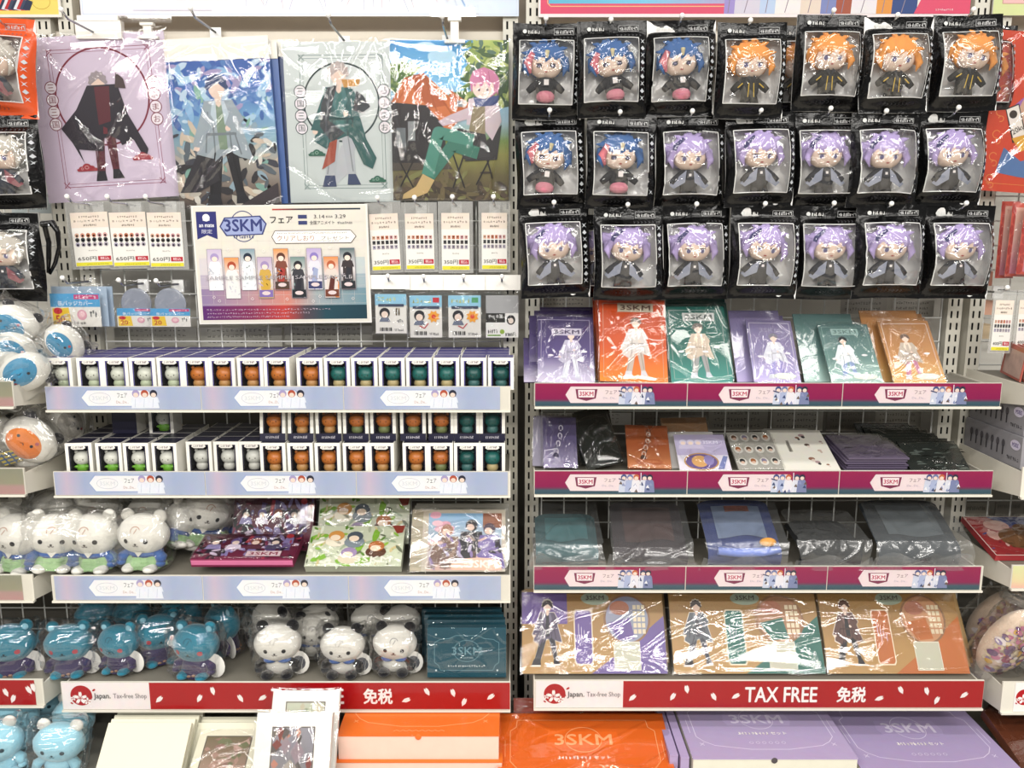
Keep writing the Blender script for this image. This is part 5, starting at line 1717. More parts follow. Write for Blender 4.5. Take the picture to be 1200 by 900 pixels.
S = SH['L2']
cols2 = [93, 128, 160, 193, 231, 263, 293, 320, 352, 384, 417, 447, 487, 516, 547, 577]
figs2 = ['leaf'] * 4 + ['pale'] * 3 + ['orange'] * 5 + ['orange', 'orangep', 'dteal', 'teal']
YB2 = -0.175
GR2 = 'small window boxes on the lower left shelf'
xs2 = []
for j, (u, f) in enumerate(zip(cols2, figs2)):
    x = Xp(u, 540, YB2)
    xs2.append(x)
    lab = '%s figurine box, %s from left in front row of lower box shelf' % (FIGN[f], ORD[j + 1])
    small_box(x, YB2 + (0.012 if 4 <= j <= 6 else 0), S['z'], 'navy', f, lab, GR2, 0, [0.10, 0.04, 0, -0.06][j] if j < 4 else rnd.uniform(-0.02, 0.02))
for r_ in range(3):
    for j, x in enumerate(xs2):
        small_box(min(max(x, LX0 + 0.03), LX1 - 0.026), YB2 + (0.014 if 4 <= j <= 6 else 0.002) + (r_ + 1) * (BD + 0.0015), S['z'], 'navy', None, 'closed navy-topped box, %s from left, %s row back, lower box shelf' % (ORD[j + 1], ORD[r_ + 2]), GR2)
up = [(319, 'orange', 0.22), (352, 'orange', 0.20), (385, 'orange', 0.0), (417, 'orangep', 0.0), (449, 'orangep', 0.0), (484, 'orangep', 0.0), (517, 'orangep', 0.0), (547, 'dteal', 0.0), (577, 'dteal', 0.0)]
for j, (u, f, tl) in enumerate(up):
    Yu = -0.160
    x = Xp(u, 505, Yu)
    small_box(x, Yu, S['z'] + BH + 0.0008, 'navy', f, '%s figurine box, %s from left in the upper layer of lower box shelf' % (FIGN[f], ORD[j + 1]), GR2, 1, rnd.uniform(-0.03, 0.03), -tl * 0.6)
    small_box(min(x, LX1 - 0.026), Yu + BD + 0.008, S['z'] + BH + 0.0008, 'navy', None, 'closed navy box behind the %s upper-layer box of lower box shelf' % ORD[j + 1], GR2)
for u, f, n in ((147, None, 'first'), (190, 'leaf', 'second')):
    small_box(Xp(u, 495, -0.09), -0.095, S['z'] + BH + 0.0008, 'navy', f, '%s box lying on the left back rows of lower box shelf' % ('dark closed' if f is None else 'green-leafed figurine'), GR2, 0)

# ================================================================== plush toys in clear bags
def plush_mat(name, c):
    return mat('plush_' + name, c, 0.95, bump=0.7, bscale=260, sheen=0.4, noise=0.08, nscale=60, spec=0.1)
PL_W = plush_mat('white', '#dcdad2'); PL_B = plush_mat('blue', '#2d788e'); PL_LB = plush_mat('light_blue', '#98cbdc'); PL_K = plush_mat('black', '#1c1c20')
PL_BLUEJ = plush_mat('jacket_blue', '#4468a8'); PL_GRN = plush_mat('skirt_green', '#9cc08c'); PL_PUR = plush_mat('coat_purple', '#3d3358'); PL_BEL = plush_mat('belly_white', '#d6d4cc')
M_EYE = mat('bead_black', '#0c0c0d', 0.15)
M_CHK = mat('cheek_red', '#b3444c', 0.9)
M_TRIM = mat('coat_trim_tan', '#a07c68', 0.8)
M_NAV = mat('plush_print_navy', '#3c6ea6', 0.9)

def face_art(HR, eye, mouth, mark, cheek=None):
    def fs(x, z):
        q = max(0.0, 1 - (x / HR[0]) ** 2 - (z / HR[2]) ** 2)
        return -HR[1] * math.sqrt(q) - 0.0008
    a = Art(fs)
    if eye:
        for sx in (-1, 1):
            a.ell(sx * HR[0] * 0.40, -HR[2] * 0.12, 0.0042, 0.0046, eye, 12)
    a.line([(-0.005, -HR[2] * 0.32), (-0.0025, -HR[2] * 0.37), (0, -HR[2] * 0.30), (0.0025, -HR[2] * 0.37), (0.005, -HR[2] * 0.32)], 0.0011, mouth)
    a.ell(0, -HR[2] * 0.25, 0.0024, 0.0016, mouth, 8)
    if mark:
        a.ring(0.0, HR[2] * 0.40, 0.009, 0.008, 0.0011, mark, 12, 0.3, 3.6)
        a.line([(0.003, HR[2] * 0.5), (-0.002, HR[2] * 0.28)], 0.0011, mark)
    if cheek:
        for sx in (-1, 1):
            a.ell(sx * HR[0] * 0.52, -HR[2] * 0.18, 0.0052, 0.0052, cheek, 12)
    return a.mesh('face')

BEAR = {}
def bear(kind):
    d = []
    HR = (0.046, 0.034, 0.039)
    hz = 0.068
    main = {'white': PL_W, 'blue': PL_B, 'panda': PL_W, 'light': PL_LB}[kind]
    def hf(s, t):
        return 1.0 + 0.06 * (math.cos(s) ** 2) * math.cos(t) ** 2 * (1 if math.sin(t) < 0.3 else 0.3)
    b = MB(); b.ell((0, 0, 0), HR, 28, 18, 0, hf)
    d.append(('head', b.mesh('head', main, True), (0, -0.004, hz), None))
    fm = {'white': face_art(HR, '#15151a', '#3a2f2c', '#b98d74'), 'blue': face_art(HR, None, '#16232c', '#1f5166', '#b24852'), 'panda': face_art(HR, '#131316', '#3a2f2c', '#8a8a8c'), 'light': face_art(HR, '#28424e', '#28424e', None)}[kind]
    d.append(('face', fm, (0, 0, 0), 'head'))
    earm = {'white': PL_W, 'blue': PL_B, 'panda': PL_K, 'light': PL_BEL}[kind]
    for sx in (-1, 1):
        b = MB(); b.ell((sx * 0.031, 0.004, 0.034), (0.013, 0.008, 0.013), 14, 10)
        d.append(('ear', b.mesh('ear', earm, True), (0, 0, 0), 'head'))
        if kind in ('white', 'blue'):
            b = MB(); b.ell((sx * 0.031, -0.002, 0.034), (0.007, 0.004, 0.007), 10, 8)
            d.append(('inner_ear', b.mesh('inner_ear', PL_BEL if kind == 'white' else PL_LB, True), (0, 0, 0), 'head'))
    b = MB(); b.ell((0, 0.002, 0.030), (0.030, 0.024, 0.034), 20, 12)
    d.append(('body', b.mesh('body', PL_BEL if kind in ('panda', 'white') else main, True), (0, 0, 0), None))
    if kind == 'white':
        b = MB(); b.ell((0, 0.001, 0.047), (0.0325, 0.0265, 0.019), 22, 10)
        d.append(('jacket', b.mesh('jacket', PL_BLUEJ, True), (0, 0, 0), 'body'))
        b = MB(); b.face([(-0.010, -0.0268, 0.060), (0.010, -0.0268, 0.060), (0.0, -0.0285, 0.043)])
        d.append(('collar', b.mesh('collar', PL_BEL), (0, 0, 0), 'body'))
        b = MB()
        def sk(s, t):
            r = 0.030 + 0.008 * (1 - t) + 0.0025 * math.sin(9 * s)
            return (r * math.cos(s), r * 0.85 * math.sin(s), 0.008 + 0.032 * t)
        b.grid(sk, [2 * math.pi * k / 40 for k in range(40)], lsp(0, 1, 4), 0, True)
        d.append(('skirt', b.mesh('skirt', PL_GRN, True), (0, 0, 0), 'body'))
        armm = PL_BLUEJ
    elif kind == 'blue':
        b = MB()
        def ct(s, t):
            r = 0.031 + 0.006 * (1 - t)
            return (r * math.cos(s), r * 0.85 * math.sin(s), 0.004 + 0.052 * t)
        b.grid(ct, [2 * math.pi * k / 30 for k in range(30)], lsp(0, 1, 5), 0, True)
        d.append(('coat', b.mesh('coat', PL_PUR, True), (0, 0, 0), 'body'))
        b = MB()
        for k in range(22):
            w = 2 * math.pi * k / 22
            b.ell((0.0365 * math.cos(w), 0.0365 * 0.85 * math.sin(w), 0.012 + 0.003 * (k % 2)), (0.0045, 0.003, 0.0035), 8, 6)
        d.append(('coat_trim', b.mesh('coat_trim', M_TRIM, True), (0, 0, 0), 'body'))
        armm = PL_PUR
    elif kind == 'panda':
        b = MB()
        for sx in (-1, 1):
            b.ell((sx * 0.014, -0.014, 0.052), (0.0145, 0.013, 0.011), 14, 8)
        d.append(('bib', b.mesh('bib', PL_BLUEJ, True), (0, 0, 0), 'body'))
        armm = PL_K
    else:
        armm = PL_LB
    for sx in (-1, 1):
        b = MB(); b.tube([(sx * 0.024, -0.006, 0.050), (sx * 0.036, -0.012, 0.038), (sx * 0.038, -0.018, 0.026)], [0.010, 0.011, 0.008], 12)
        b.ell((sx * 0.038, -0.019, 0.023), (0.009, 0.009, 0.009), 12, 8)
        d.append(('arm', b.mesh('arm', armm, True), (0, 0, 0), 'body'))
        b = MB(); b.ell((sx * 0.020, -0.024, 0.010), (0.013, 0.017, 0.011), 14, 10)
        d.append(('leg', b.mesh('leg', {'panda': PL_K, 'white': PL_W}.get(kind, main), True), (0, 0, 0), 'body'))
    if kind in ('blue', 'panda'):
        b = MB(); b.ell((0.043, -0.012, 0.026), (0.022, 0.0012, 0.026), 20, 8)
        d.append(('hang_tag', b.mesh('hang_tag', M_CARD, True), (0, 0, 0), None))
        if kind == 'panda':
            b = MB(); b.ell((0.043, -0.0135, 0.026), (0.014, 0.0006, 0.016), 14, 6)
            d.append(('tag_print', b.mesh('tag_print', mat('tag_print_grey', '#54565c', 0.6, noise=0.6, nscale=150), True), (0, 0, 0), 'hang_tag'))
    return d
for k_ in ('white', 'blue', 'panda', 'light'):
    BEAR[k_] = bear(k_)
BAGS = [bag_mesh(300 + k, 0.110, 0.084, 0.116, 0.5, 0.34) for k in range(4)]

def put_bear(kind, u, vh, Y, label, grp, zbase=None, roll=0.0, yaw=0.0, pitch=0.0, s=1.0, bag=True):
    # vh: image row of the head centre; the plush stands on zbase or floats up its pile
    ph = P(u, vh, Y)
    z = ph.z - 0.068 * s if zbase is None else zbase
    floor_ = {'white': z3, 'blue': z4, 'panda': z4, 'light': ZPL}[kind]
    z = max(z, floor_ + 0.056 * s * abs(math.sin(roll)) + 0.0015)
    t = thing('plush_bear' if kind != 'panda' else 'plush_panda', label, 'plush toy', (ph.x, Y, z), (pitch, roll, yaw), grp)
    t.scale = (s, s, s)
    made = {}
    for nm, me, loc, par in BEAR[kind]:
        o = obj(nm, me, made[par] if par else t, loc, None, (1, 1, 0.70) if nm == 'body' else None)
        made.setdefault(nm, o)
    if bag:
        obj('clear_bag', BAGS[int(u) % 4], t, (0, -0.003, -0.001))
    return t

z3, z4 = SH['L3']['z'], SH['L4']['z']
GW = 'white bears in clear bags'
put_bear('white', 111, 632, -0.175, 'white bear in blue jacket, face square to the front, second of front row', GW, z3 + 0.001, 0.0, 0.0, 0, 1.078)
put_bear('white', 169, 632, -0.172, 'white bear in blue jacket, rightmost of the front row', GW, z3 + 0.001, 0.03, -0.05, 0, 1.056)
put_bear('white', 60, 630, -0.190, 'white bear straddling the gap between two shelves', GW, z3 + 0.004, 0.12, 0.3, 0, 1.045)
put_bear('white', 23, 640, -0.185, 'white bear tilted left on the far left shelf', GW, z3 - 0.002, 0.05, -0.25, 0, 1.078)
put_bear('white', 121, 601, -0.085, 'white bear in the back row behind the front-facing bear', GW, None, -0.1, 0.1, 0, 1.045)
put_bear('white', 174, 601, -0.085, 'white bear in the back row behind the rightmost front bear', GW, None, 0.1, -0.1, 0, 1.045)
put_bear('white', 226, 612, -0.095, 'white bear turned aside at the right end of the white bears', GW, None, 0.35, 0.6, 0, 1.045)
put_bear('white', 246, 600, -0.06, 'white bear farthest back beside the dark red packs', GW, None, 0.2, 0.9, 0, 0.990)
put_bear('white', 82, 602, -0.10, 'white bear lying on its back behind the straddling bear', GW, None, -0.5, -0.3, 0, 0.990)
put_bear('white', 38, 606, -0.10, 'white bear lying back on the far left shelf', GW, None, 0.7, 0.5, 0, 1.045)
put_bear('white', -8, 606, -0.14, 'white bear cut off by the left picture edge', GW, None, 0.1, 0.2, 0, 1.045)
put_bear('white', 205, 640, -0.13, 'white bear slumped sideways beside the rightmost front bear', GW, z3 + 0.001, 0.5, 1.3, 0, 0.935)

GB = 'blue bears in clear bags'
put_bear('blue', 82, 757, -0.180, 'teal blue bear with a white tag, leftmost on the lower left shelf', GB, z4 + 0.001, 0.0, 0.1, 0, 0.97)
put_bear('blue', 143, 762, -0.172, 'teal blue bear between the tagged bear and the large glossy one', GB, z4 + 0.001, -0.05, -0.2, 0, 0.90)
put_bear('blue', 187, 750, -0.135, 'teal blue bear half hidden left of the glossy bear', GB, z4 + 0.003, 0.0, 0.5, 0, 0.95)
put_bear('blue', 231, 752, -0.185, 'teal blue bear under glossy crumpled film, nearest the pandas', GB, z4 + 0.001, 0.0, -0.15, 0, 0.99)
put_bear('blue', 264, 757, -0.095, 'teal blue bear peeking out right of the glossy bear', GB, z4 + 0.004, 0.0, -0.7, 0, 0.95)
put_bear('blue', 14, 757, -0.185, 'teal blue bear at the left picture edge above red strip', GB, z4 - 0.001, 0.0, 0.15, 0, 1.0)
for j, u in enumerate((112, 160, 208)):
    put_bear('blue', u, 735, -0.075, 'teal blue bear in the dark back row, %s from left' % ORD[j + 1], GB, z4 + 0.012, 0.1 * (-1) ** j, 0.3 * (-1) ** j, 0, 0.93)

GP = 'pandas in clear bags'
put_bear('panda', 326, 748, -0.180, 'panda with blue bib, leftmost of the three front pandas', GP, z4 + 0.001, 0.0, 0.05, 0, 0.98)
put_bear('panda', 402, 756, -0.182, 'panda with blue bib, middle of the three front pandas', GP, z4 + 0.001, 0.0, 0, 0, 0.93)
put_bear('panda', 461, 758, -0.178, 'panda with blue bib, rightmost of the three front pandas', GP, z4 + 0.001, 0.06, 0.05, 0, 0.92)
put_bear('panda', 364, 762, -0.120, 'panda squeezed behind the left and middle front pandas', GP, z4 + 0.001, 0.1, 0.2, 0, 0.85)
put_bear('panda', 312, 726, -0.10, 'panda bowing its head behind the leftmost front panda', GP, z4 + 0.014, -0.2, 2.6, 0, 0.98)
put_bear('panda', 372, 725, -0.095, 'panda in the back row above the left gap', GP, z4 + 0.014, 0.05, -0.1, 0, 0.9)
put_bear('panda', 432, 722, -0.09, 'panda in the back row above the middle front panda', GP, z4 + 0.014, 0.1, 0.1, 0, 0.9)
put_bear('panda', 472, 724, -0.10, 'panda in the back row beside the teal packs', GP, z4 + 0.014, -0.1, 0.3, 0, 0.9)

# blue-faced pandas lying on the far left shelf, and the orange-faced one below
def lying_head(u, v, Y, facec, label, roll, yaw, s=1.0, pitch=0.0):
    p = P(u, v, Y)
    t = thing('plush_panda', label, 'plush toy', p, (pitch, roll, yaw), 'round-headed pandas at the left edge')
    t.scale = (s, s, s)
    b = MB(); b.ell((0, 0, 0), (0.055, 0.04, 0.042), 26, 16)
    b.build('head', PL_W, t, True)
    a = Art(lambda x, z: -0.04 * math.sqrt(max(0, 1 - (x / 0.055) ** 2 - (z / 0.042) ** 2)) - 0.001)
    for r_ in range(6):
        pass
    b = MB()
    def fp(ss, tt):
        x, z = -0.004 + 0.036 * tt * math.cos(ss), -0.008 + 0.029 * tt * math.sin(ss)
        return (x, -0.04 * math.sqrt(max(0, 1 - (x / 0.055) ** 2 - (z / 0.042) ** 2)) - 0.0015 * (1 - tt ** 4) - 0.0003, z)
    b.grid(fp, [2 * math.pi * k / 24 for k in range(24)], lsp(0.02, 1, 8), 0, True)
    b.build('face_patch', plush_mat('face_' + facec[1:], facec), t, True)
    a = Art(lambda x, z: -0.04 * math.sqrt(max(0, 1 - (x / 0.055) ** 2 - (z / 0.042) ** 2)) - 0.0024)
    a.ell(-0.022, 0.0, 0.0032, 0.0032, '#20262c', 10); a.ell(0.010, 0.0, 0.0032, 0.0032, '#20262c', 10)
    a.line([(-0.010, -0.008), (-0.006, -0.005), (-0.002, -0.008)], 0.001, '#20262c')
    a.ell(0.014, 0.010, 0.0036, 0.0036, '#a8505a', 10)
    a.build('face', t)
    for sx in (-1, 1):
        b = MB(); b.ell((sx * 0.034, 0.004, 0.034), (0.013, 0.009, 0.012), 12, 8)
        b.build('ear', PL_K, t, True)
    b = MB(); b.ell((0.02, 0.02, -0.03), (0.035, 0.03, 0.03), 16, 10); b.build('body', PL_BEL, t, True)
    obj('clear_bag', BAGS[int(u + v) % 4], t, (0, 0, -0.055), None, (1.05, 1.05, 0.95))
lying_head(18, 379, -0.14, '#3f86aa', 'blue-faced panda on top of the pile at the left edge', 0.55, 0.3, 0.82, 0.05)
lying_head(76, 402, -0.14, '#3f86aa', 'blue-faced panda leaning toward the small boxes', 0.95, 0.35, 0.74, 0.0)
lying_head(20, 410, -0.165, '#3f86aa', 'blue-faced panda in the middle of the left edge pile', 0.75, 0.4, 0.74, 0.0)
lying_head(29, 436, -0.19, '#3f86aa', 'blue-faced panda lowest and nearest in the left edge pile', 2.7, 0.15, 0.86, -0.2)
lying_head(-10, 418, -0.18, '#c9c8c2', 'white panda cut off at the left edge pile', 0.2, 0.2, 0.8, 0.2)
lying_head(36, 515, -0.175, '#d8792e', 'orange-faced plush lying tilted at the left edge', 0.85, 0.35, 0.95, -0.05)
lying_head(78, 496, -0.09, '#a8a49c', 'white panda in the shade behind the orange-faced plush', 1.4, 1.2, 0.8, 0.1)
lying_head(-8, 503, -0.15, '#c9c8c2', 'white plush left of the orange-faced one', 0.2, 0.3, 0.8, 0.1)
p = P(15, 535, -0.20)
t = thing('fabric_tag', 'small yellow and blue checked tag in front of the orange-faced plush', 'tag', p, (0.5, -0.3, 0))
b = MB(); b.box((0, 0, 0), (0.05, 0.003, 0.028)); b.build('cloth', mat('tag_yellow', '#c8b45a', 0.8), t)
a = Art(); a.k = 70
for k in range(3):
    a.line([(-0.025, -0.009 + 0.009 * k), (0.025, -0.009 + 0.009 * k)], 0.0035, '#5d7392')
    a.line([(-0.015 + 0.015 * k, -0.014), (-0.015 + 0.015 * k, 0.014)], 0.0035, '#5d7392')
a.build('checks', t)

GL = 'light blue bears bottom left'
put_bear('light', 68, 886, -0.275, 'light blue bear in front at the bottom left corner', GL, None, 0.1, 0.1, 0, 0.97)
put_bear('light', 10, 896, -0.28, 'light blue bear at the bottom left picture edge', GL, None, -0.2, 0.2, 0, 0.97)
put_bear('light', 88, 868, -0.185, 'light blue bear behind the front one, ears toward the white boards', GL, None, 0.1, -0.3, 0, 0.95, False)
put_bear('light', 12, 866, -0.19, 'light blue bear higher up at the bottom left edge', GL, None, 0.2, 0.4, 0, 0.95, False)
put_bear('light', 50, 872, -0.12, 'light blue bear between the two rear ones under the left shelf', GL, None, 0.2, 0.3, 0, 0.9, False)
put_bear('light', 100, 852, -0.08, 'light blue bear deep under the shelf beside the white boards', GL, None, 0.2, -0.3, 0, 0.9, False)

# crumpled bags with patterned plush at the lower right edge
def patterned_bag(u, v, Y, roll, label, seed, s=1.0):
    p = P(u, v, Y)
    t = thing('patterned_plush', label, 'plush toy', p, (0.35, roll, 0.1), 'patterned plushes at the right edge')
    t.scale = (s, s, s)
    b = MB(); b.ell((0, 0, 0), (0.046, 0.03, 0.085), 24, 18)
    b.build('body', plush_mat('pattern_base', '#d9c3ae'), t, True)
    a = Art(lambda x, z: -0.03 * math.sqrt(max(0, 1 - (x / 0.046) ** 2 - (z / 0.085) ** 2)) - 0.0012)
    r = random.Random(seed)
    for k in range(190):
        an, rd = r.uniform(0, 6.28), math.sqrt(r.random()) * 0.88
        x, z = 0.044 * rd * math.cos(an), 0.08 * rd * math.sin(an)
        c_ = r.choice(['#8d3b5a', '#c9a04c', '#d9b4bd', '#8f7ca8', '#e6dbd8', '#b56a86', '#d9c7a6', '#6a4a6e'])
        q = r.uniform(0.003, 0.0085)
        a.ell(x, z, q, q * r.uniform(0.5, 1.3), c_, 8, rot=r.uniform(0, 3))
    a.ell(0.006, 0.02, 0.009, 0.009, '#4a4468', 14); a.ell(0.006, 0.02, 0.006, 0.006, '#d8d0d8', 12); a.ell(0.006, 0.02, 0.003, 0.003, '#4a4468', 10)
    a.build('printed_pattern', t)
    obj('clear_bag', BAGS[seed % 4], t, (0, 0, -0.093), None, (0.95, 0.9, 1.62))
patterned_bag(1180, 752, -0.20, 0.25, 'patterned plush with an emblem in a crumpled bag above white strip', 3)
patterned_bag(1235, 745, -0.20, 0.25, 'patterned plush cut off by the right picture edge', 5)
patterned_bag(1165, 722, -0.085, 0.4, 'patterned plush at the back behind the emblem one', 8, 0.9)

# ================================================================== flat goods leaning on the shelves
def recline(u0, u1, vref, zb, Yb, vt, Yt, roll=0.0, yaw=0.0):
    x0, x1 = Xp(u0, vref, Yb), Xp(u1, vref, Yb)
    zt_ = Zp(vt, Yt)
    up = Vector((0, Yt - Yb, zt_ - zb))
    H = up.length
    zv = up / H
    xv = Vector((1, 0, 0))
    yv = zv.cross(xv)
    m = Matrix(((xv.x, yv.x, zv.x, (x0 + x1) / 2), (xv.y, yv.y, zv.y, Yb), (xv.z, yv.z, zv.z, zb), (0, 0, 0, 1)))
    m = m @ Matrix.Rotation(roll, 4, 'Y')
    if yaw:
        m = Matrix.Translation(m.translation) @ Matrix.Rotation(yaw, 4, 'Z') @ Matrix.Translation(-m.translation) @ m
    return m, x1 - x0, H

def pack(name, label, cat, mtx, W, H, T, m, artfn=None, filmk=None, grp=None, rim=0.0, bulge=0.006, gloss=True, part='card'):
    yv, zv, xv = mtx.col[1], mtx.col[2], mtx.col[0]
    lift_ = T * max(0.0, -yv.z) + (rim * H / 2 * zv.z if filmk is not None else 0.0) + W / 2 * abs(xv.z) + 0.0006
    if part in ('panel', 'mount') or name == 'gift_box':
        lift_ = 0.0
    mtx = Matrix.Translation((0, 0, lift_)) @ mtx      # stand the slab on its lowest edge
    t = thing(name, label, cat, group=grp, matrix=mtx)
    b = MB(); b.box((0, T / 2, H / 2), (W, T, H))
    b.build(part, m, t)
    if artfn:
        a = Art()
        artfn(a, W, H)
        a.b.v = [(x, y, z + H / 2) for x, y, z in a.b.v]
        a.build('printed_face', t, gloss)
    if filmk is not None:
        film(t, W * (1 + rim), H * (1 + rim), filmk, H / 2, -0.003, bulge)
    return t

def logo(a, cx, cz, w, h, c, bgc=None):
    if bgc:
        a.poly([(cx - w * 0.58, cz), (cx - w * 0.52, cz + h * 0.7), (cx + w * 0.52, cz + h * 0.7), (cx + w * 0.58, cz), (cx + w * 0.52, cz - h * 0.7), (cx - w * 0.52, cz - h * 0.7)], bgc)
    a.ring(cx, cz, w * 0.34, h * 0.95, w * 0.012, c, 26)
    a.text('3SKM', cx, cz, w, h * 0.8, c, 0.03)
    a.scrib(cx - w * 0.28, cz - h * 0.78, w * 0.56, h * 0.2, c, 8, 3)

# ---- R1: stacks of clear pouches
S = SH['R1']
def pouch_art(bgc, lo, fg, coat, pants, hair, logoc, logobg, lx=0.0, lz=0.32, fx=0.0, tag_=False, fs=0.74):
    def f(a, W, H):
        a.vgrad(-W / 2, -H / 2, W / 2, H / 2, [(0, lo), (0.4, fg), (1, bgc)])
        a.frame(-W * 0.44, -H * 0.45, W * 0.44, H * 0.45, 0.0007, logobg or '#d8d4d8')
        a.figure(fx * W, -H * 0.44, H * fs, coat, pants, hair, boots='#c9ccd4', step=0.16)
        for k in range(4):
            a.ell((-0.3 + 0.2 * k) * W + fx * W * 0.3, H * (-0.1 + 0.06 * (k % 2)), 0.006, 0.0025, '#e6e2e4', 10)
        if logobg:
            a.rect(lx * W - W * 0.27, lz * H - H * 0.055, lx * W + W * 0.27, lz * H + H * 0.055, logobg)
        a.text('3SKM', lx * W, lz * H, W * 0.46, H * 0.065, logoc, 0.03)
        if tag_:
            a.ell(W * 0.18, -H * 0.40, W * 0.24, H * 0.05, '#dfe6d8', 16)
            a.ring(W * 0.18, -H * 0.40, W * 0.24, H * 0.05, 0.0006, '#9aa89a', 16)
    return f
R1S = [
    ('dark purple', 630, 697, 376, [(-16, 24, 398), (-9, 10, 372), (-3, -1, 366), (4, 0, 362)], '#33284f', '#cfc8de', '#54467a', ('#b7b2c6', '#d9dae4', '#8e8aa8'), '#3a2e50', '#b9b2c2', 0.02, 0.26, 0.1, False),
    ('orange', 703, 783, 357, [(-2, 4, 352), (4, 0, 354), (-5, 0, 351)], '#a83c16', '#e0842a', '#c4521c', ('#cfcac6', '#b9aca2', '#6d625c'), '#4a342c', '#a7a08e', 0.05, 0.40, 0.05, False),
    ('green', 787, 859, 364, [(-4, 6, 360), (3, 0, 357), (0, 4, 352)], '#174f47', '#46948a', '#216257', ('#c9b9a6', '#9a9a9a', '#6b5f5a'), '#23302e', '#a9aca8', 0.05, 0.36, 0.02, False),
    ('lavender', 884, 939, 380, [(-20, 12, 366), (-12, 6, 372)], '#686080', '#c3b9e4', '#8d84aa', ('#cfd0da', '#9a92c8', '#7a7880'), '#8d86a0', None, 0.0, 0.33, 0.05, True),
    ('pale teal', 975, 1036, 384, [(-32, 10, 370), (-24, 6, 378), (-16, 4, 380)], '#4a6362', '#b4cfc8', '#6a8a86', ('#dfe6ea', '#8fa0c8', '#2e3436'), '#5a7270', '#8ba4a0', 0.0, 0.36, -0.08, True),
    ('tan', 1048, 1110, 380, [(-24, 8, 366), (-14, 8, 370), (-8, 4, 374)], '#946a44', '#e2b674', '#b98652', ('#b9ada0', '#c98aa4', '#6d5a4e'), '#9a7450', None, 0.0, 0.36, -0.05, True),
]
for i, (nm, u0, u1, vt, backs, bgc, lo, fg, (coat, pants, hair), lc, lbg, lx, lz, fx, tg) in enumerate(R1S):
    M_p = mat('pouch_card_' + bgc[1:], bgc, 0.3)
    for j, (d0, d1, v2) in enumerate(backs):
        Yb, Yt = -0.148 + 0.015 * j, -0.056 + 0.015 * j
        m, W, H = recline(u0 + d0, u1 + d0 * 0.7, 447, S['z'], Yb, v2, min(Yt, -0.012), 0.0)
        pack('clear_pouch', '%s clear pouch, %s one behind the front of its stack' % (nm, ORD[j + 1]), 'clear pouch', m, W, H, 0.003, M_p, lambda a, W, H: (a.vgrad(-W / 2, -H / 2, W / 2, H / 2, [(0, lo), (0.4, fg), (1, bgc)]), a.text('3SKM', lx * W, lz * H, W * 0.46, H * 0.065, lc, 0.03)), j, 'clear pouches standing in stacks', 0.02, 0.0012)
    m, W, H = recline(u0, u1, 447, S['z'], -0.182, vt, -0.088, [0.02, 0.03, 0.0, 0.03, 0.0, 0.0][i])
    pack('clear_pouch', 'front %s clear pouch printed with a standing figure' % nm, 'clear pouch', m, W, H, 0.005, M_p, pouch_art(bgc, lo, fg, coat, pants, hair, lc, lbg, lx, lz, fx, tg), i, 'clear pouches standing in stacks', 0.06, 0.009)

# ---- R2: chain packs, sheets
S = SH['R2']
def chain(a, W, H, c1, c2):
    for k in range(9):
        t_ = k / 8
        x, z = W * (-0.05 - 0.16 * t_ + 0.02 * math.sin(5 * t_)) + W * 0.1, H * (0.36 - 0.62 * t_)
        a.ring(x, z, 0.0045, 0.0065, 0.0016, c1 if k % 2 else c2, 12)
    a.ell(W * -0.13, -H * 0.28, 0.006, 0.008, c2, 10)
def chain_art(top, bot, c1, c2, lc):
    def f(a, W, H):
        a.vgrad(-W / 2, -H / 2, W / 2, H / 2, [(0, bot), (0.5, top), (1, top)])
        chain(a, W, H, c1, c2)
        a.poly([(-W * 0.32, -H * 0.36), (-W * 0.26, -H * 0.30), (W * 0.26, -H * 0.30), (W * 0.32, -H * 0.36), (W * 0.26, -H * 0.42), (-W * 0.26, -H * 0.42)], lc)
        a.text('3SKM', 0, -H * 0.36, W * 0.4, H * 0.06, bot, 0.03)
    return f
m, W, H = recline(637, 677, 550, S['z'], -0.17, 494, -0.10, 0.0)
pack('chain_pack', 'dark lavender pack with a hanging chain, left end of its shelf', 'keychain pack', m, W, H, 0.006, mat('pack_purple', '#574f72', 0.3), chain_art('#4f4868', '#8f86a6', '#c9c6cf', '#3c3850', '#6a6284'), 0, 'chain packs', 0.10, 0.012)
for j in range(3):
    m, W, H = recline(624 + 4 * j, 668 + 3 * j, 550, S['z'], -0.150 + 0.018 * j, 492 - j, -0.080 + 0.018 * j, 0.03)
    pack('chain_pack', 'grey-lavender pack behind the left chain pack, %s one back' % ORD[j + 1], 'keychain pack', m, W, H, 0.004, mat('pack_purple_back', '#8b8798', 0.3), None, j, 'chain packs', 0.05, 0.0015)
m, W, H = recline(688, 731, 551, S['z'], -0.172, 499, -0.088, -0.24)
pack('chain_pack', 'black glossy pack leaning to the right with folded film', 'keychain pack', m, W, H, 0.008, mat('pack_black', '#222523', 0.2), None, 1, 'chain packs', 0.10, 0.010)
for j in range(4):
    m, W, H = recline(681 + 2 * j, 722 + 1 * j, 551, S['z'], -0.135 + 0.016 * j, 487 - j, -0.055 + 0.016 * j, -0.12)
    pack('chain_pack', 'black pack in the upright stack behind the leaning one, %s back' % ORD[j + 1], 'keychain pack', m, W, H, 0.004, mat('pack_black_b', '#2c2e2c', 0.2), None, j + 2, 'chain packs', 0.06, 0.0015)
m, W, H = recline(736, 787, 550, S['z'], -0.172, 503, -0.085, 0.04)
pack('chain_pack', 'rust brown pack with a hanging chain', 'keychain pack', m, W, H, 0.006, mat('pack_rust', '#9b5535', 0.3), chain_art('#94502f', '#b97a52', '#d3c4b8', '#4c3a34', '#a05a3a'), 2, 'chain packs', 0.05, 0.008)
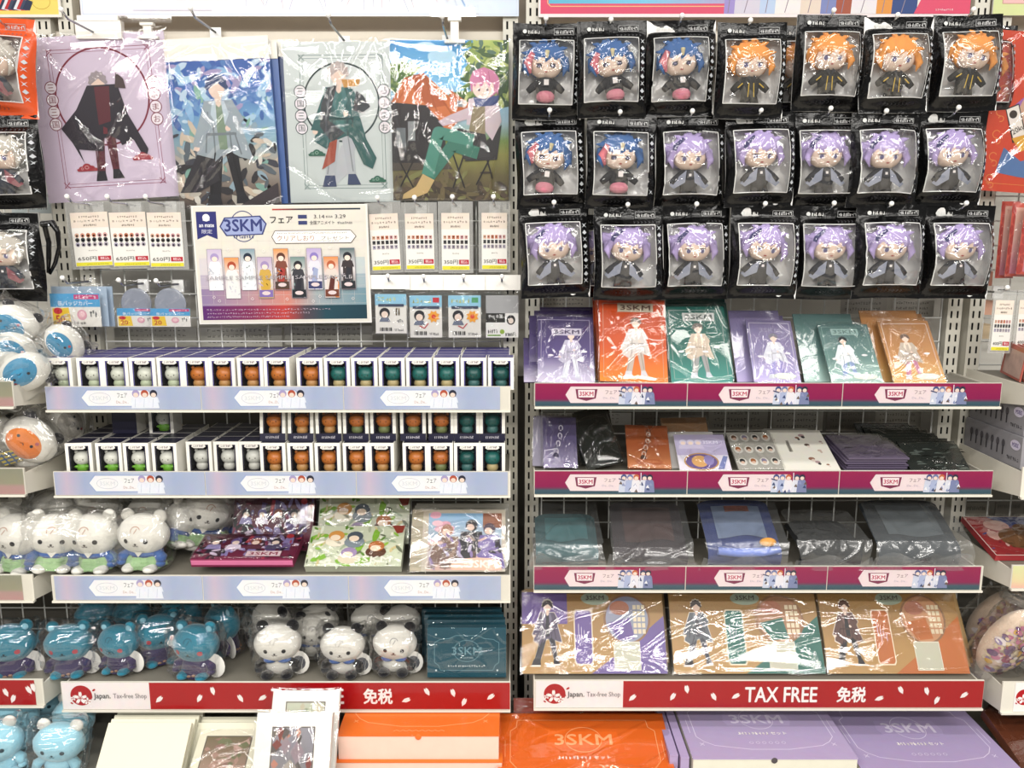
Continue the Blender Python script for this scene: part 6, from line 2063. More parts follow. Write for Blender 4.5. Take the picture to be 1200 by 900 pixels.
m, W, H = recline(778, 832, 530, S['z'] + 0.03, -0.075, 493, -0.03, -0.02)
pack('flat_pack', 'tan film pack lying behind the rust brown pack', 'film pack', m, W, H, 0.006, mat('pack_tan', '#a98462', 0.3), None, 3, None, 0.05, 0.012)
def lav_art(a, W, H):
    a.rect(-W / 2, -H / 2, W / 2, H / 2, '#ded9e6'); a.rect(-W / 2, -H * 0.08, W / 2, H / 2, '#b9b1cf')
    a.ring(W * 0.2, H * 0.28, W * 0.24, H * 0.12, 0.001, '#dcd6ea', 20); a.text('3SKM', W * 0.2, H * 0.28, W * 0.3, H * 0.09, '#e3def0', 0.03)
    for k in range(3):
        a.bust(W * (-0.34 + 0.15 * k), H * 0.28, W * 0.07, '#d5cfe2', '#cbc4dc')
    a.ell(-W * 0.05, -H * 0.26, W * 0.34, H * 0.24, '#b9925c', 20); a.ell(-W * 0.05, -H * 0.26, W * 0.31, H * 0.21, '#6a5a8c', 20)
    a.ell(-W * 0.08, -H * 0.25, W * 0.16, H * 0.16, '#cda06a', 14); a.ell(W * 0.1, -H * 0.22, W * 0.1, H * 0.14, '#8d83b4', 12)
    a.poly([(W * 0.24, -H * 0.46), (W * 0.36, -H * 0.46), (W * 0.48, -H * 0.12), (W * 0.40, -H * 0.10)], '#7b84b4')
for j in range(2):
    m, W, H = recline(786 + 4 * j, 840 + 4 * j, 550, S['z'], -0.155 + 0.014 * j, 510 - 2 * j, -0.078 + 0.014 * j, 0.0)
    pack('sticker_sheet', 'pale film pack behind the lavender sticker sheet, %s back' % ORD[j + 1], 'sticker sheet', m, W, H, 0.004, mat('sheet_pale', '#b7b4b2', 0.3), None, None, 'sticker sheets')
m, W, H = recline(797, 858, 550, S['z'], -0.178, 512, -0.10, 0.0)
pack('sticker_sheet', 'lavender and white sticker sheet with a round picture', 'sticker sheet', m, W, H, 0.004, M_CARD, lav_art, 3, 'sticker sheets', 0.03, 0.004)
def stk_art(a, W, H):
    a.rect(-W / 2, -H / 2, W / 2, H / 2, '#a9a7a0')
    r = random.Random(4)
    for i in range(3):
        for k in range(4):
            x, z = W * (-0.36 + 0.24 * k), H * (0.34 - 0.32 * i)
            a.ell(x, z, W * 0.10, H * 0.10, '#d9d7d0', 12); a.ell(x, z + H * 0.02, W * 0.06, H * 0.06, r.choice(['#2c2c30', '#6b4c3c', '#8d86a0', '#a3643c']), 10)
            a.ell(x, z - H * 0.02, W * 0.045, H * 0.035, '#d9b9a6', 8)
m, W, H = recline(866, 920, 549, S['z'], -0.175, 510, -0.075, -0.02)
pack('sticker_sheet', 'grey sheet of round portrait stickers', 'sticker sheet', m, W, H, 0.005, mat('sheet_grey', '#a5a39c', 0.3), stk_art, 4, 'sticker sheets', 0.03, 0.005)
def wht_art(a, W, H):
    a.rect(-W / 2, -H / 2, W / 2, H / 2, '#dbd8ce'); r = random.Random(9)
    a.scrib(-W * 0.25, -H * 0.05, W * 0.05, H * 0.3, '#9a968e', 2, 3)
    for x, z, s in ((0.1, 0.36, 0.06), (0.12, 0.12, 0.05), (0.30, -0.02, 0.04), (0.08, -0.22, 0.06), (0.16, -0.3, 0.05), (0.32, -0.36, 0.03), (0.0, 0.30, 0.04), (0.4, 0.2, 0.03)):
        a.ell(x * W, z * H, s * W, s * W * 0.8, r.choice(['#8d6a58', '#b9a598', '#5a4a44', '#a38a8c']), 10)
        a.ell((x + 0.02) * W, (z - 0.04) * H, s * W * 0.6, s * W * 0.7, r.choice(['#b9a598', '#d3c4ba', '#3c3a3c']), 8)
for j in range(2):
    m, W, H = recline(912 + 3 * j, 970, 551, S['z'] + 0.001, -0.158 + 0.018 * j, 505 - 1 * j, -0.035 + 0.018 * j, 0.0)
    pack('sticker_sheet', 'grey backed sheet under the white sticker sheet, %s one' % ORD[j + 1], 'sticker sheet', m, W, H, 0.003, mat('sheet_grey2', '#94938c', 0.35), None, None, 'sticker sheets')
m, W, H = recline(920, 986, 551, S['z'], -0.180, 507, -0.055, 0.0)
pack('sticker_sheet', 'white sheet of small scattered stickers', 'sticker sheet', m, W, H, 0.005, M_CARD, wht_art, None, 'sticker sheets')
def glit_art(c1, c2, c3):
    def f(a, W, H):
        r = random.Random(int(W * 1e5))
        a.rect(-W / 2, -H / 2, W / 2, H / 2, c1)
        for k in range(26):
            x, z = r.uniform(-0.46, 0.4) * W, r.uniform(-0.46, 0.44) * H
            a.poly([(x, z), (x + W * r.uniform(0.05, 0.2), z + H * r.uniform(-0.03, 0.03)), (x + W * r.uniform(0.05, 0.15), z + H * 0.05), (x + W * 0.02, z + H * 0.04)], r.choice([c2, c3]))
    return f
m0, W, H = recline(994, 1065, 550, S['z'] + 0.026, -0.178, 512, -0.055, 0.0)
for j in range(6):
    m = Matrix.Translation((-0.003 * (j % 3), 0.002 * (j % 2), -0.0046 * j)) @ m0
    pack('film_pack', 'purple film pack in the flat pile, %s from top' % ORD[j + 1], 'film pack', m, W, H, 0.003, mat('pack_plum', '#5d5368', 0.25), glit_art('#6a6076', '#8d8398', '#3c3646') if j == 0 else None, 0 if j == 0 else None, 'purple film packs in a pile', 0.03, 0.005)
m0, W, H = recline(1070, 1140, 550, S['z'] + 0.001, -0.176, 522, -0.118, 0.0)
for j in range(9):
    m = Matrix.Translation((-0.006 * j + 0.004 * ((j * 5) % 3 - 1), 0.0145 * j, 0.0022 * j)) @ m0
    pack('film_pack', 'black-green film pack in the overlapping pile, %s from front' % ORD[j + 1], 'film pack', m, W, H, 0.0025, mat('pack_darkgreen', '#1f2422', 0.2), glit_art('#252a28', '#59625d', '#101312'), j, 'dark film packs in a pile', 0.04, 0.0016)

# ---- R3: frosted clothing bags
S = SH['R3']
def tee_bag(u0, u1, vt, colr, label, kind, Yt=-0.05, roll=0.0, seed=0, h2=0.05):
    Yb = -0.185
    zt_ = Zp(vt, Yt)
    x0, x1 = Xp(u0, 655, Yb), Xp(u1, 655, Yb)
    W = x1 - x0
    D = Yt - Yb
    zd = S['z']
    hf_, hb = h2, zt_ - zd
    t = thing('clothing_bag', label, 'bagged clothing', ((x0 + x1) / 2, Yb, zd + 0.001), (0, 0, roll), 'frosted bags of folded clothing')
    cf = crease_fn(seed + 700, 30, 0.008, 0.02, 0.07)
    def top(s, k=1.0):
        return None
    b = MB()
    n = 18
    # folded cloth block: rounded wedge rising to the back
    def body(s, q):
        # q 0..1: bottom front -> top front -> top back
        x = (s - 0.5) * W * 0.90
        e = 1 - abs(2 * s - 1) ** 6
        if q < 0.35:
            k = q / 0.35
            return (x, 0.012 + 0.006 * math.sin(math.pi * (1 - k)) * -1, 0.002 + (hf_ - 0.012) * k * (0.9 + 0.1 * e))
        k = (q - 0.35) / 0.65
        return (x, 0.012 + (D - 0.03) * k, (hf_ - 0.010) + (hb - hf_ - 0.004) * k ** 0.9 - 0.010 * (1 - e) + 0.004 * math.sin(9 * s + seed) * (1 - k))
    b.grid(body, lsp(0, 1, 24), lsp(0, 1, 20))
    b.build('folded_garment', mat('cloth_' + colr[1:], colr, 0.9, bump=0.3, bscale=300), t, True)
    pn = {'blue': '#6f7f9c', 'teal': '#3f6f74', 'maroon': '#45302f', 'grey': '#565e63'}.get(kind)
    if pn:
        b = MB()
        def pnl(s, q):
            x, y, z = body(0.16 + 0.68 * s, 0.44 + 0.46 * q)
            return (x, y - 0.0012, z + 0.0014)
        b.grid(pnl, lsp(0, 1, 14), lsp(0, 1, 10))
        b.build('printed_panel', mat('cloth_panel_' + pn[1:], pn, 0.9, noise=0.25, nscale=25), t, True)
    if kind == 'blue':
        b = MB()
        def pn2(s, q):
            x, y, z = body(0.34 + 0.34 * s, 0.80 + 0.09 * q)
            return (x, y - 0.002, z + 0.0024)
        b.grid(pn2, lsp(0, 1, 8), lsp(0, 1, 4))
        b.build('print_lettering', mat('cloth_rust_print', '#8a4a3c', 0.9, noise=0.6, nscale=120), t, True)
        b = MB()
        b.tube([(-W * 0.34, 0.004, 0.034), (-W * 0.1, 0.0, 0.032), (W * 0.2, 0.001, 0.033), (W * 0.42, 0.006, 0.036)], [0.008, 0.009, 0.009, 0.007], 10)
        b.build('folded_sleeve', mat('cloth_blue_sleeve', '#6f86d2', 0.8), t, True)
        b = MB(); b.ell((W * 0.27, 0.006, 0.052), (0.017, 0.008, 0.009), 14, 8); b.build('print_patch', mat('cloth_yellow', '#dd9a2a', 0.7, noise=0.4), t, True)
    b = MB()
    def bagf(s, q):
        x = (s - 0.5) * W * (1.02 + 0.02 * math.sin(5 * q + seed))
        w_ = cf(s, q)
        if q < 0.35:
            k = q / 0.35
            return (x + 0.008 * math.sin(4 * k + seed) * (s - 0.5), -0.004 + 0.012 * math.sin(math.pi * k) * -1 - w_, 0.001 + hf_ * k)
        k = (q - 0.35) / 0.65
        return (x * (1 - 0.04 * k), -0.004 + (D - 0.005) * k, hf_ + (hb - hf_ + 0.006) * k + w_)
    b.grid(bagf, lsp(0, 1, 64), lsp(0, 1, 64))
    b.build('frosted_bag', FILM_TEE, t, True)
    # loose folded flap and seal at the front foot
    b = MB()
    r = random.Random(seed + 5)
    z1_, z2_, z3_ = r.uniform(0.022, 0.03), r.uniform(0.010, 0.016), r.uniform(0.018, 0.026)
    def fl(s, q):
        x = (s - 0.5) * W * (1.06 + 0.10 * q)
        zc = (z1_ * (1 - s) + z3_ * s) + 0.010 * math.sin(3.0 * s * math.pi + seed) 
        return (x, -0.010 - 0.004 * q - 0.004 * math.sin(11 * s + seed), max(0.001, zc * (1 - q) + 0.002 * math.sin(13 * s) + 0.001))
    b.grid(fl, lsp(0, 1, 26), lsp(0, 1, 6))
    b.build('bag_flap', FILM_TEE, t, True)
tee_bag(624, 706, 592, '#2c5257', 'frosted bag of teal clothing with white folds, leftmost on its shelf', 'teal', seed=1, Yt=-0.06, h2=0.052)
tee_bag(716, 812, 578, '#2c2126', 'frosted bag of dark maroon clothing', 'maroon', seed=2, h2=0.045)
tee_bag(826, 922, 576, '#22336e', 'frosted bag of blue clothing with a yellow patch', 'blue', seed=3, h2=0.055)
tee_bag(934, 1016, 600, '#101213', 'frosted bag of black clothing, lower than its neighbours', 'plain', seed=4, Yt=-0.06, h2=0.060)
tee_bag(1026, 1133, 576, '#33393e', 'frosted bag of slate grey clothing, rightmost on its shelf', 'grey', seed=6, h2=0.058)

# ---- R4: acrylic stand packs
S = SH['R4']
def acr_art(main, hairc, coat, pants, tile, side):
    def f(a, W, H):
        a.rect(-W / 2, -H / 2, W / 2, H / 2, '#cfb083')
        a.vgrad(-W / 2, -H / 2, W / 2, H / 2, [(0, '#ae8a56'), (1, '#987648')])
        a.poly([(-W * 0.02, -H / 2), (W / 2, -H / 2), (W / 2, H * 0.2), (W * 0.28, -H * 0.12)], main)
        if side:
            a.rect(-W / 2, H * 0.1, -W * 0.18, H / 2, main)
        a.ell(W * 0.02, H * 0.42, W * 0.10, H * 0.085, '#8f9c8a', 18); a.text('3SKM', W * 0.02, H * 0.43, W * 0.13, H * 0.06, '#54504a', 0.03)
        # backdrop piece: roundel with lattice window and block base
        cx, cz = W * 0.24, H * 0.16
        a.ell(cx, cz, W * 0.165, H * 0.31, '#8a684c', 30)
        a.ell(cx, cz, W * 0.150, H * 0.285, tile, 30)
        a.poly([(cx - W * 0.14, cz - H * 0.05), (cx + W * 0.02, cz + H * 0.02), (cx + W * 0.05, cz - H * 0.24), (cx - W * 0.06, cz - H * 0.26)], main)
        a.ell(cx - W * 0.05, cz + H * 0.14, W * 0.07, H * 0.09, '#a8705a', 16)
        for i in range(3):
            for j in range(5):
                a.rect(cx + W * (0.045 + 0.03 * i), cz + H * (-0.18 + 0.075 * j), cx + W * (0.068 + 0.03 * i), cz + H * (-0.125 + 0.075 * j), '#d9cdb0', True)
        a.k += 1
        a.rect(cx - W * 0.10, -H * 0.46, cx + W * 0.08, cz - H * 0.28, '#b9b8a6')
        a.frame(cx - W * 0.10, -H * 0.46, cx + W * 0.08, cz - H * 0.28, 0.001, '#e3e0d2')
        # name plate
        px_, pw = -W * 0.07, W * 0.065
        a.poly([(px_ - pw, -H * 0.36), (px_ - pw * 0.8, -H * 0.40), (px_ + pw * 0.8, -H * 0.40), (px_ + pw, -H * 0.36), (px_ + pw, H * 0.24), (px_ + pw * 0.8, H * 0.28), (px_ - pw * 0.8, H * 0.28), (px_ - pw, H * 0.24)], '#e0d4ba')
        a.poly([(px_ - pw * 0.9, -H * 0.35), (px_ - pw * 0.7, -H * 0.385), (px_ + pw * 0.7, -H * 0.385), (px_ + pw * 0.9, -H * 0.35), (px_ + pw * 0.9, H * 0.23), (px_ + pw * 0.7, H * 0.265), (px_ - pw * 0.7, H * 0.265), (px_ - pw * 0.9, H * 0.23)], main)
        for k in range(4):
            a.line([(px_ - pw * 0.5 + pw * 0.3 * k, H * (0.1 - 0.04 * k)), (px_ - pw * 0.5 + pw * 0.3 * k, -H * 0.06 - H * 0.05 * (k % 2))], 0.0013, '#c9bfd2')
        # figure with white die-cut halo
        fx, fz, fh = -W * 0.32, -H * 0.40, H * 0.82
        a.figure(fx, fz - 0.003, fh * 1.04, '#efe7d8', '#efe7d8', '#efe7d8', '#efe7d8', '#efe7d8', '#efe7d8', step=0.3)
        a.figure(fx, fz, fh, coat, pants, hairc, boots='#2a282c', step=0.3, accent=pants)
    return f
M_TAN = mat('pack_board_tan', '#a8895a', 0.35)
for nm, u0, u1, main, hairc, coat, pants, tile, side, fk in (('purple', 612, 782, '#6d5a94', '#3a3236', '#5a5266', '#3c3a42', '#8f93a6', True, 0), ('green', 790, 967, '#35695f', '#4a4446', '#5f636a', '#4c4c54', '#a37a5c', False, 1), ('orange', 971, 1136, '#b36a3a', '#4c3026', '#5b403a', '#2c2a2c', '#b98a66', False, 2)):
    for j in range(2):
        m, W, H = recline(u0 + 3 * j, u1 + 2 * j, 800, S['z'], -0.19 + 0.016 * (j + 1), 694 - 2 * j, -0.10 + 0.018 * (j + 1), 0)
        pack('acrylic_stand_pack', '%s trimmed acrylic stand pack, %s one behind the front' % (nm, ORD[j + 1]), 'acrylic stand pack', m, W, H, 0.006, M_TAN, None, None, 'acrylic stand packs')
    m, W, H = recline(u0, u1, 800, S['z'], -0.205, 697, -0.115, 0)
    pack('acrylic_stand_pack', 'front %s acrylic stand pack with figure, plate and round backdrop' % nm, 'acrylic stand pack', m, W, H, 0.006, M_TAN, acr_art(main, hairc, coat, pants, tile, side), fk, 'acrylic stand packs', 0.03, 0.006)

# ---- L3: illustrated boxes and packs
S = SH['L3']
def dark_art(a, W, H):
    a.vgrad(-W / 2, -H / 2, W / 2, H / 2, [(0, '#6e2440'), (1, '#4a2030')])
    r = random.Random(2)
    for k in range(16):
        x, z = r.uniform(-0.42, 0.42) * W, r.uniform(-0.3, 0.35) * H
        a.poly([(x - W * 0.06, z - H * 0.2), (x + W * 0.05, z - H * 0.22), (x + W * 0.04, z + H * 0.05), (x - W * 0.03, z + H * 0.08)], r.choice(['#8a7fb0', '#2a2430', '#c9b9cc', '#5c4a78', '#3a2a34', '#a83a4c']))
    a.clip = (-W / 2, -H / 2, W / 2, H / 2)
    a.detail(-W / 2, -H / 2, W / 2, H / 2, ['#8a7fb0', '#2a2430', '#c9b9cc', '#5c4a78', '#a83a4c', '#1d1820', '#7c2a4a'], 70, 0.006, 21)
    for k in range(4):
        a.bust(W * (-0.34 + 0.2 * k), H * 0.18, W * 0.055, ['#2b2430', '#6a5a94', '#8d4a3a', '#332e3c'][k], ['#8f86b4', '#d4c8d8', '#5a3040', '#4a4460'][k])
    a.rect(W * 0.02, -H * 0.40, W * 0.36, -H * 0.20, '#d9c4c8'); a.text('3SKM', W * 0.19, -H * 0.30, W * 0.28, H * 0.13, '#8a2c48', 0.03)
    a.ell(W * 0.38, H * 0.40, W * 0.04, W * 0.04, '#b83a44', 12)
M_MAR = mat('box_maroon', '#7c2a4a', 0.3)
m, W, H = recline(272, 366, 662, S['z'], -0.10, 586, -0.06, 0.0)
pack('illustrated_box', 'dark red illustrated box standing behind the flat one', 'box', m, W, H, 0.02, M_MAR, dark_art, 0, 'dark red illustrated boxes', 0.03, 0.006)
m, W, H = recline(224, 344, 674, S['z'] + 0.018, -0.215, 636, -0.13, 0.0)
t = pack('illustrated_box', 'dark red illustrated box lying flat with a pink edge', 'box', m, W, H, 0.018, M_MAR, dark_art, 1, 'dark red illustrated boxes', 0.02, 0.006)
b = MB(); b.box((0, 0.008, -0.0006), (W * 0.99, 0.010, 0.001)); b.build('pink_edge', mat('edge_pink', '#d0709a', 0.4), t)
def green_art(a, W, H):
    a.rect(-W / 2, -H / 2, W / 2, H / 2, '#c5cbb4')
    r = random.Random(6)
    for k in range(22):
        x, z, w = r.uniform(-0.44, 0.44) * W, r.uniform(-0.42, 0.42) * H, r.uniform(0, 3.1)
        a.ell(x, z, W * 0.09, H * 0.035, r.choice(['#d8dcc8', '#b4bda8', '#e0e0d2', '#9fae94']), 8, rot=w)
    for x, z, w in ((-0.40, 0.22, 0.2), (-0.36, -0.3, 0.4), (0.04, -0.05, 1.2), (0.20, 0.28, 1.4), (0.1, -0.36, 0.2), (-0.1, -0.42, -0.3)):
        a.ell(x * W, z * H, W * 0.10, H * 0.07, '#7fae3c', 10, rot=w)
    a.clip = (-W / 2, -H / 2, W / 2, H / 2)
    a.detail(-W / 2, -H / 2, W / 2, H / 2, ['#8fb84c', '#dfe2d2', '#a9b29a', '#5f8a34', '#c9b98c', '#e9e6da', '#6a705c'], 90, 0.005, 22)
    for x, z, hc, cc in ((-0.22, 0.24, '#c98f4c', '#e3dccb'), (-0.02, 0.22, '#4a5560', '#7d8890'), (-0.06, -0.18, '#9a86ac', '#d5cbb4'), (0.22, -0.02, '#b06a3a', '#5a3a2c')):
        a.ell(x * W, z * H - H * 0.14, W * 0.11, H * 0.14, cc, 12)
        a.ell(x * W, z * H, W * 0.085, H * 0.13, hc, 14); a.ell(x * W - W * 0.01, z * H - H * 0.05, W * 0.055, H * 0.075, '#ecd8c2', 12)
    a.poly([(W * 0.36, H * 0.5), (W * 0.5, H * 0.5), (W * 0.48, H * 0.32), (W * 0.42, H * 0.30)], '#8a3a30')
    a.text('3SKM', W * 0.2, -H * 0.34, W * 0.38, H * 0.15, '#e6e4d8', 0.03)
M_GRB = mat('box_green_white', '#c9cdb9', 0.35)
m, W, H = recline(372, 479, 655, S['z'] + 0.022, -0.12, 588, -0.075, 0.0)
pack('illustrated_box', 'green leafy illustrated box standing at the back', 'box', m, W, H, 0.02, M_GRB, green_art, 2, 'green leafy illustrated boxes', 0.02, 0.004)
m, W, H = recline(357, 470, 677, S['z'], -0.205, 626, -0.125, 0.0)
pack('illustrated_box', 'green leafy illustrated box reclining in front', 'box', m, W, H, 0.02, M_GRB, green_art, 3, 'green leafy illustrated boxes', 0.02, 0.004)
def sakura_art(a, W, H):
    a.rect(-W / 2, -H / 2, W / 2, H / 2, '#b9b0a0')
    a.rect(-W / 2, -H * 0.5, -W * 0.38, H * 0.5, '#a39a84')
    for k in range(5):
        a.line([(-W / 2, -H * 0.3 + H * 0.17 * k), (-W * 0.38, -H * 0.3 + H * 0.17 * k)], 0.0012, '#7d745e')
    a.rect(-W * 0.32, -H * 0.48, W * 0.46, H * 0.44, '#8fb4cc')
    a.vgrad(-W * 0.32, -H * 0.48, W * 0.46, H * 0.44, [(0, '#c9a89c'), (0.45, '#a9b0b8'), (1, '#84aed0')])
    r = random.Random(8)
    for k in range(14):
        a.ell(W * r.uniform(-0.3, -0.08), H * r.uniform(-0.05, 0.42), W * 0.06, H * 0.05, r.choice(['#d9a0b0', '#e2b8c2', '#c98aa0']), 9)
    a.rect(W * 0.26, H * 0.2, W * 0.46, H * 0.44, '#8c5a44')
    for x, z, s, hc, cc in ((-0.12, 0.10, 1.2, '#a07058', '#6a5044'), (0.14, 0.18, 1.1, '#1f1c20', '#26242a'), (0.33, 0.12, 1.0, '#4a3c4c', '#6d5f98')):
        a.poly([(x * W - W * 0.17 * s, -H * 0.45), (x * W + W * 0.17 * s, -H * 0.45), (x * W + W * 0.10 * s, z * H - H * 0.04), (x * W - W * 0.10 * s, z * H - H * 0.04)], cc)
        a.ell(x * W, z * H + H * 0.06, W * 0.065, H * 0.10, hc, 14); a.ell(x * W - 0.002, z * H + H * 0.03, W * 0.042, H * 0.055, '#e0c4b2', 12)
    a.clip = (-W * 0.32, -H * 0.48, W * 0.46, H * 0.44)
    a.detail(-W * 0.3, -H * 0.45, W * 0.45, H * 0.05, ['#5a463c', '#7d6a98', '#2c2a30', '#8d7464', '#a9a0b8', '#c9a89c'], 60, 0.006, 23, 3.0)
    a.ell(W * 0.22, -H * 0.42, W * 0.3, H * 0.14, '#e2b6a0', 16)
    a.text('3SKM', W * 0.26, -H * 0.38, W * 0.3, H * 0.12, '#efe4dc', 0.03)
for j in range(3):
    m, W, H = recline(481 + 2 * j, 594 + 1 * j, 678, S['z'], -0.180 + 0.013 * j, 598 - 3 * j, -0.110 + 0.013 * j, 0)
    pack('illustrated_pack', 'clear pack behind the blossom picture pack, %s one back' % ORD[j + 1], 'picture pack', m, W, H, 0.005, mat('pack_board_grey', '#9c9a90', 0.3), None, j, 'blossom picture packs', 0.02, 0.0015)
m, W, H = recline(480, 592, 678, S['z'], -0.205, 601, -0.135, 0)
pack('illustrated_pack', 'clear pack with three robed figures under blossom', 'picture pack', m, W, H, 0.006, mat('pack_board_grey', '#9c9a90', 0.3), sakura_art, 1, 'blossom picture packs', 0.05, 0.012)

# ---- L4: teal packs
S = SH['L4']
def teal_art(a, W, H):
    a.rect(-W / 2, -H / 2, W / 2, H / 2, '#1f4f5e')
    c_ = '#6f97a2'
    x0, x1, z0, z1 = -W * 0.41, W * 0.41, -H * 0.36, H * 0.34
    a.line([(x0, -H * 0.2), (x0, H * 0.2), (x0 + 0.008, H * 0.24), (x0 + 0.01, z1 - 0.008), (x0 + 0.03, z1 - 0.006), (-W * 0.14, z1), (W * 0.14, z1), (x1 - 0.03, z1 - 0.006), (x1 - 0.01, z1 - 0.008), (x1 - 0.008, H * 0.24), (x1, H * 0.2), (x1, -H * 0.2), (x1 - 0.008, -H * 0.26), (x1 - 0.012, z0), (x0 + 0.012, z0), (x0 + 0.008, -H * 0.26), (x0, -H * 0.2)], 0.0009, c_)
    for sx in (-1, 1):
        for sz in (-1, 1):
            a.ell(sx * W * 0.39, sz * H * 0.36, 0.002, 0.002, '#cfe0e2', 8)
    a.ring(0, H * 0.03, W * 0.17, H * 0.22, 0.0009, c_, 26)
    a.text('3SKM', 0, H * 0.03, W * 0.38, H * 0.16, c_, 0.0)
    a.scrib(-W * 0.09, -H * 0.12, W * 0.18, H * 0.03, '#a9c3c8', 8, 1)
    a.scrib(-W * 0.24, -H * 0.29, W * 0.48, H * 0.04, '#dfe9ea', 16, 4)
M_TEAL = mat('pack_teal', '#1d4b59', 0.35)
for j in range(3):
    m, W, H = recline(499 - 3 * j + 2, 592 - 2 * j, 800, S['z'], -0.176 + 0.03 * j, 728 - 6 * j, -0.161 + 0.03 * j, 0)
    pack('boxed_set', 'dark teal boxed set behind the front one, %s back' % ORD[j + 1], 'boxed set', m, W, H, 0.018, M_TEAL, None, j, 'dark teal boxed sets', 0.0, 0.0015)
m, W, H = recline(501, 593, 800, S['z'], -0.208, 738, -0.193, 0)
pack('boxed_set', 'front dark teal boxed set with line ornament', 'boxed set', m, W, H, 0.02, M_TEAL, teal_art, 2, 'dark teal boxed sets', 0.02, 0.003)

# ---- bottom row
def flat_box(name, label, cat, u0, u1, Yf, Yb, vf, h, topm, sidem, artfn=None, grp=None, lidh=None, yaw=0.0, dx=0.0, filmk=None, shear=0.0):
    """box lying flat; its top front edge sits at image row vf on plane Yf"""
    z = Zp(vf, Yf)
    x0, x1 = Xp(u0, vf, Yf), Xp(u1, vf, Yf)
    W, D = x1 - x0, Yb - Yf
    t = thing(name, label, cat, ((x0 + x1) / 2, Yf, z - h), (0, 0, yaw), grp)
    b = MB(); b.box((0, D / 2, h / 2 - 0.0006), (W * 0.992, D * 0.99, h - 0.0012)); b.build('tray', sidem, t)
    b = MB(); b.box((0, D / 2, h - 0.001), (W, D, 0.002)); lid = b.build('lid', topm, t)
    if artfn:
        a = Art()
        artfn(a, W, D)
        # lay the print on the lid: x,z plane -> x,y plane
        a.b.v = [(x, D / 2 + zz, h - y) for x, y, zz in a.b.v]
        a.build('printed_face', t, True)
    return t, W, D, h

def lid_art(bgc, lc, wave, small=True):
    def f(a, W, D):
        a.rect(-W / 2, -D / 2, W / 2, D / 2, bgc)
        x0, x1, z0, z1 = -W * 0.43, W * 0.43, -D * 0.36, D * 0.40
        a.line([(x0, -D * 0.16), (x0, D * 0.25), (x0 + 0.012, D * 0.30), (x0 + 0.014, z1), (x1 - 0.014, z1), (x1 - 0.012, D * 0.30), (x1, D * 0.25), (x1, -D * 0.16), (x1 - 0.012, -D * 0.24), (x1 - 0.03, -D * 0.30), (W * 0.12, -D * 0.36), (-W * 0.12, -D * 0.36), (x0 + 0.03, -D * 0.30), (x0 + 0.012, -D * 0.24), (x0, -D * 0.16)], 0.0013, lc)
        for sx in (-1, 1):
            a.line([(sx * W * 0.41 - 0.004, -D * 0.28 - 0.004), (sx * W * 0.41 + 0.004, -D * 0.28 + 0.004)], 0.0012, lc)
            a.line([(sx * W * 0.41 - 0.004, -D * 0.28 + 0.004), (sx * W * 0.41 + 0.004, -D * 0.28 - 0.004)], 0.0012, lc)
            a.line([(sx * W * 0.46, -D * 0.1), (sx * W * 0.46, D * 0.12)], 0.001, lc)
        a.poly([(-W * 0.22, D * 0.10), (-W * 0.20, D * 0.02), (W * 0.20, D * 0.02), (W * 0.22, D * 0.10), (W * 0.20, D * 0.24), (-W * 0.20, D * 0.24)], tuple(min(1, q * 1.12) for q in C(bgc)[:3]) + (1,))
        a.ring(0, D * 0.13, W * 0.11, D * 0.17, 0.0013, lc, 30)
        a.text('3SKM', 0, D * 0.13, W * 0.34, D * 0.15, lc, 0.02)
        a.scrib(-W * 0.16, -D * 0.13, W * 0.20, D * 0.045, '#f3ece8', 9, 5)
        a.text('セット', W * 0.10, -D * 0.108, W * 0.10, D * 0.045, '#f3ece8', 0.01)
        if wave:
            a.line([(-W * 0.16 + W * 0.02 * k, -D * 0.43 + (0.002 if k % 2 else -0.002)) for k in range(17)], 0.0013, lc)
        else:
            for k in range(6):
                a.ring(-W * 0.1 + W * 0.04 * k, -D * 0.26, 0.004, 0.004, 0.001, lc, 10)
    return f
M_OR = mat('box_lid_orange', '#df6a22', 0.35); M_ORS = mat('box_side_blush', '#e9c5b4', 0.5); M_LVL = mat('box_lid_lavender', '#a898bd', 0.35); M_LVS = mat('box_side_cream', '#d9d6c6', 0.5)
ob = flat_box('gift_box', 'orange box with a pale side, uppermost of the left orange stack', 'boxed set', 395, 585, -0.315, -0.10, 862, 0.050, M_OR, M_ORS, lid_art('#e2702a', '#f0a874', True), 'orange boxed sets', yaw=0.0)
flat_box('gift_box', 'orange box at the bottom of the left orange stack', 'boxed set', 393, 589, -0.322, -0.10, 893, 0.045, M_OR, M_ORS, lid_art('#e2702a', '#f0a874', True), 'orange boxed sets')
def tuck(t, x, h, m, z):
    b = MB(); b.ell((x, -0.0002, z), (0.006, 0.0008, 0.006), 14, 8); b.build('tuck_tab', m, t)
tuck(ob[0], 0.0, ob[3], M_OR, ob[3] - 0.003)
def tilt_box(name, label, u0, u1, vt, Yt, vb, Yb, T, m, artfn, fk, grp):
    zb = Zp(vb, Yb)
    mt, W, H = recline(u0, u1, vb, zb, Yb, vt, Yt)
    return pack(name, label, 'boxed set', mt, W, H, T, m, artfn, fk, grp, 0.03, 0.006)
tilt_box('gift_box', 'large orange box under film in the bottom centre', 583, 796, 836, -0.19, 925, -0.37, 0.05, M_OR, lid_art('#dd6a26', '#f2b07c', False), 0, 'orange boxed sets')
tilt_box('gift_box', 'dark orange-red box deep under the shelf behind the centre orange box', 602, 770, 818, -0.13, 846, -0.165, 0.03, mat('box_deep_orange', '#a83a1c', 0.35), None, 1, 'orange boxed sets')
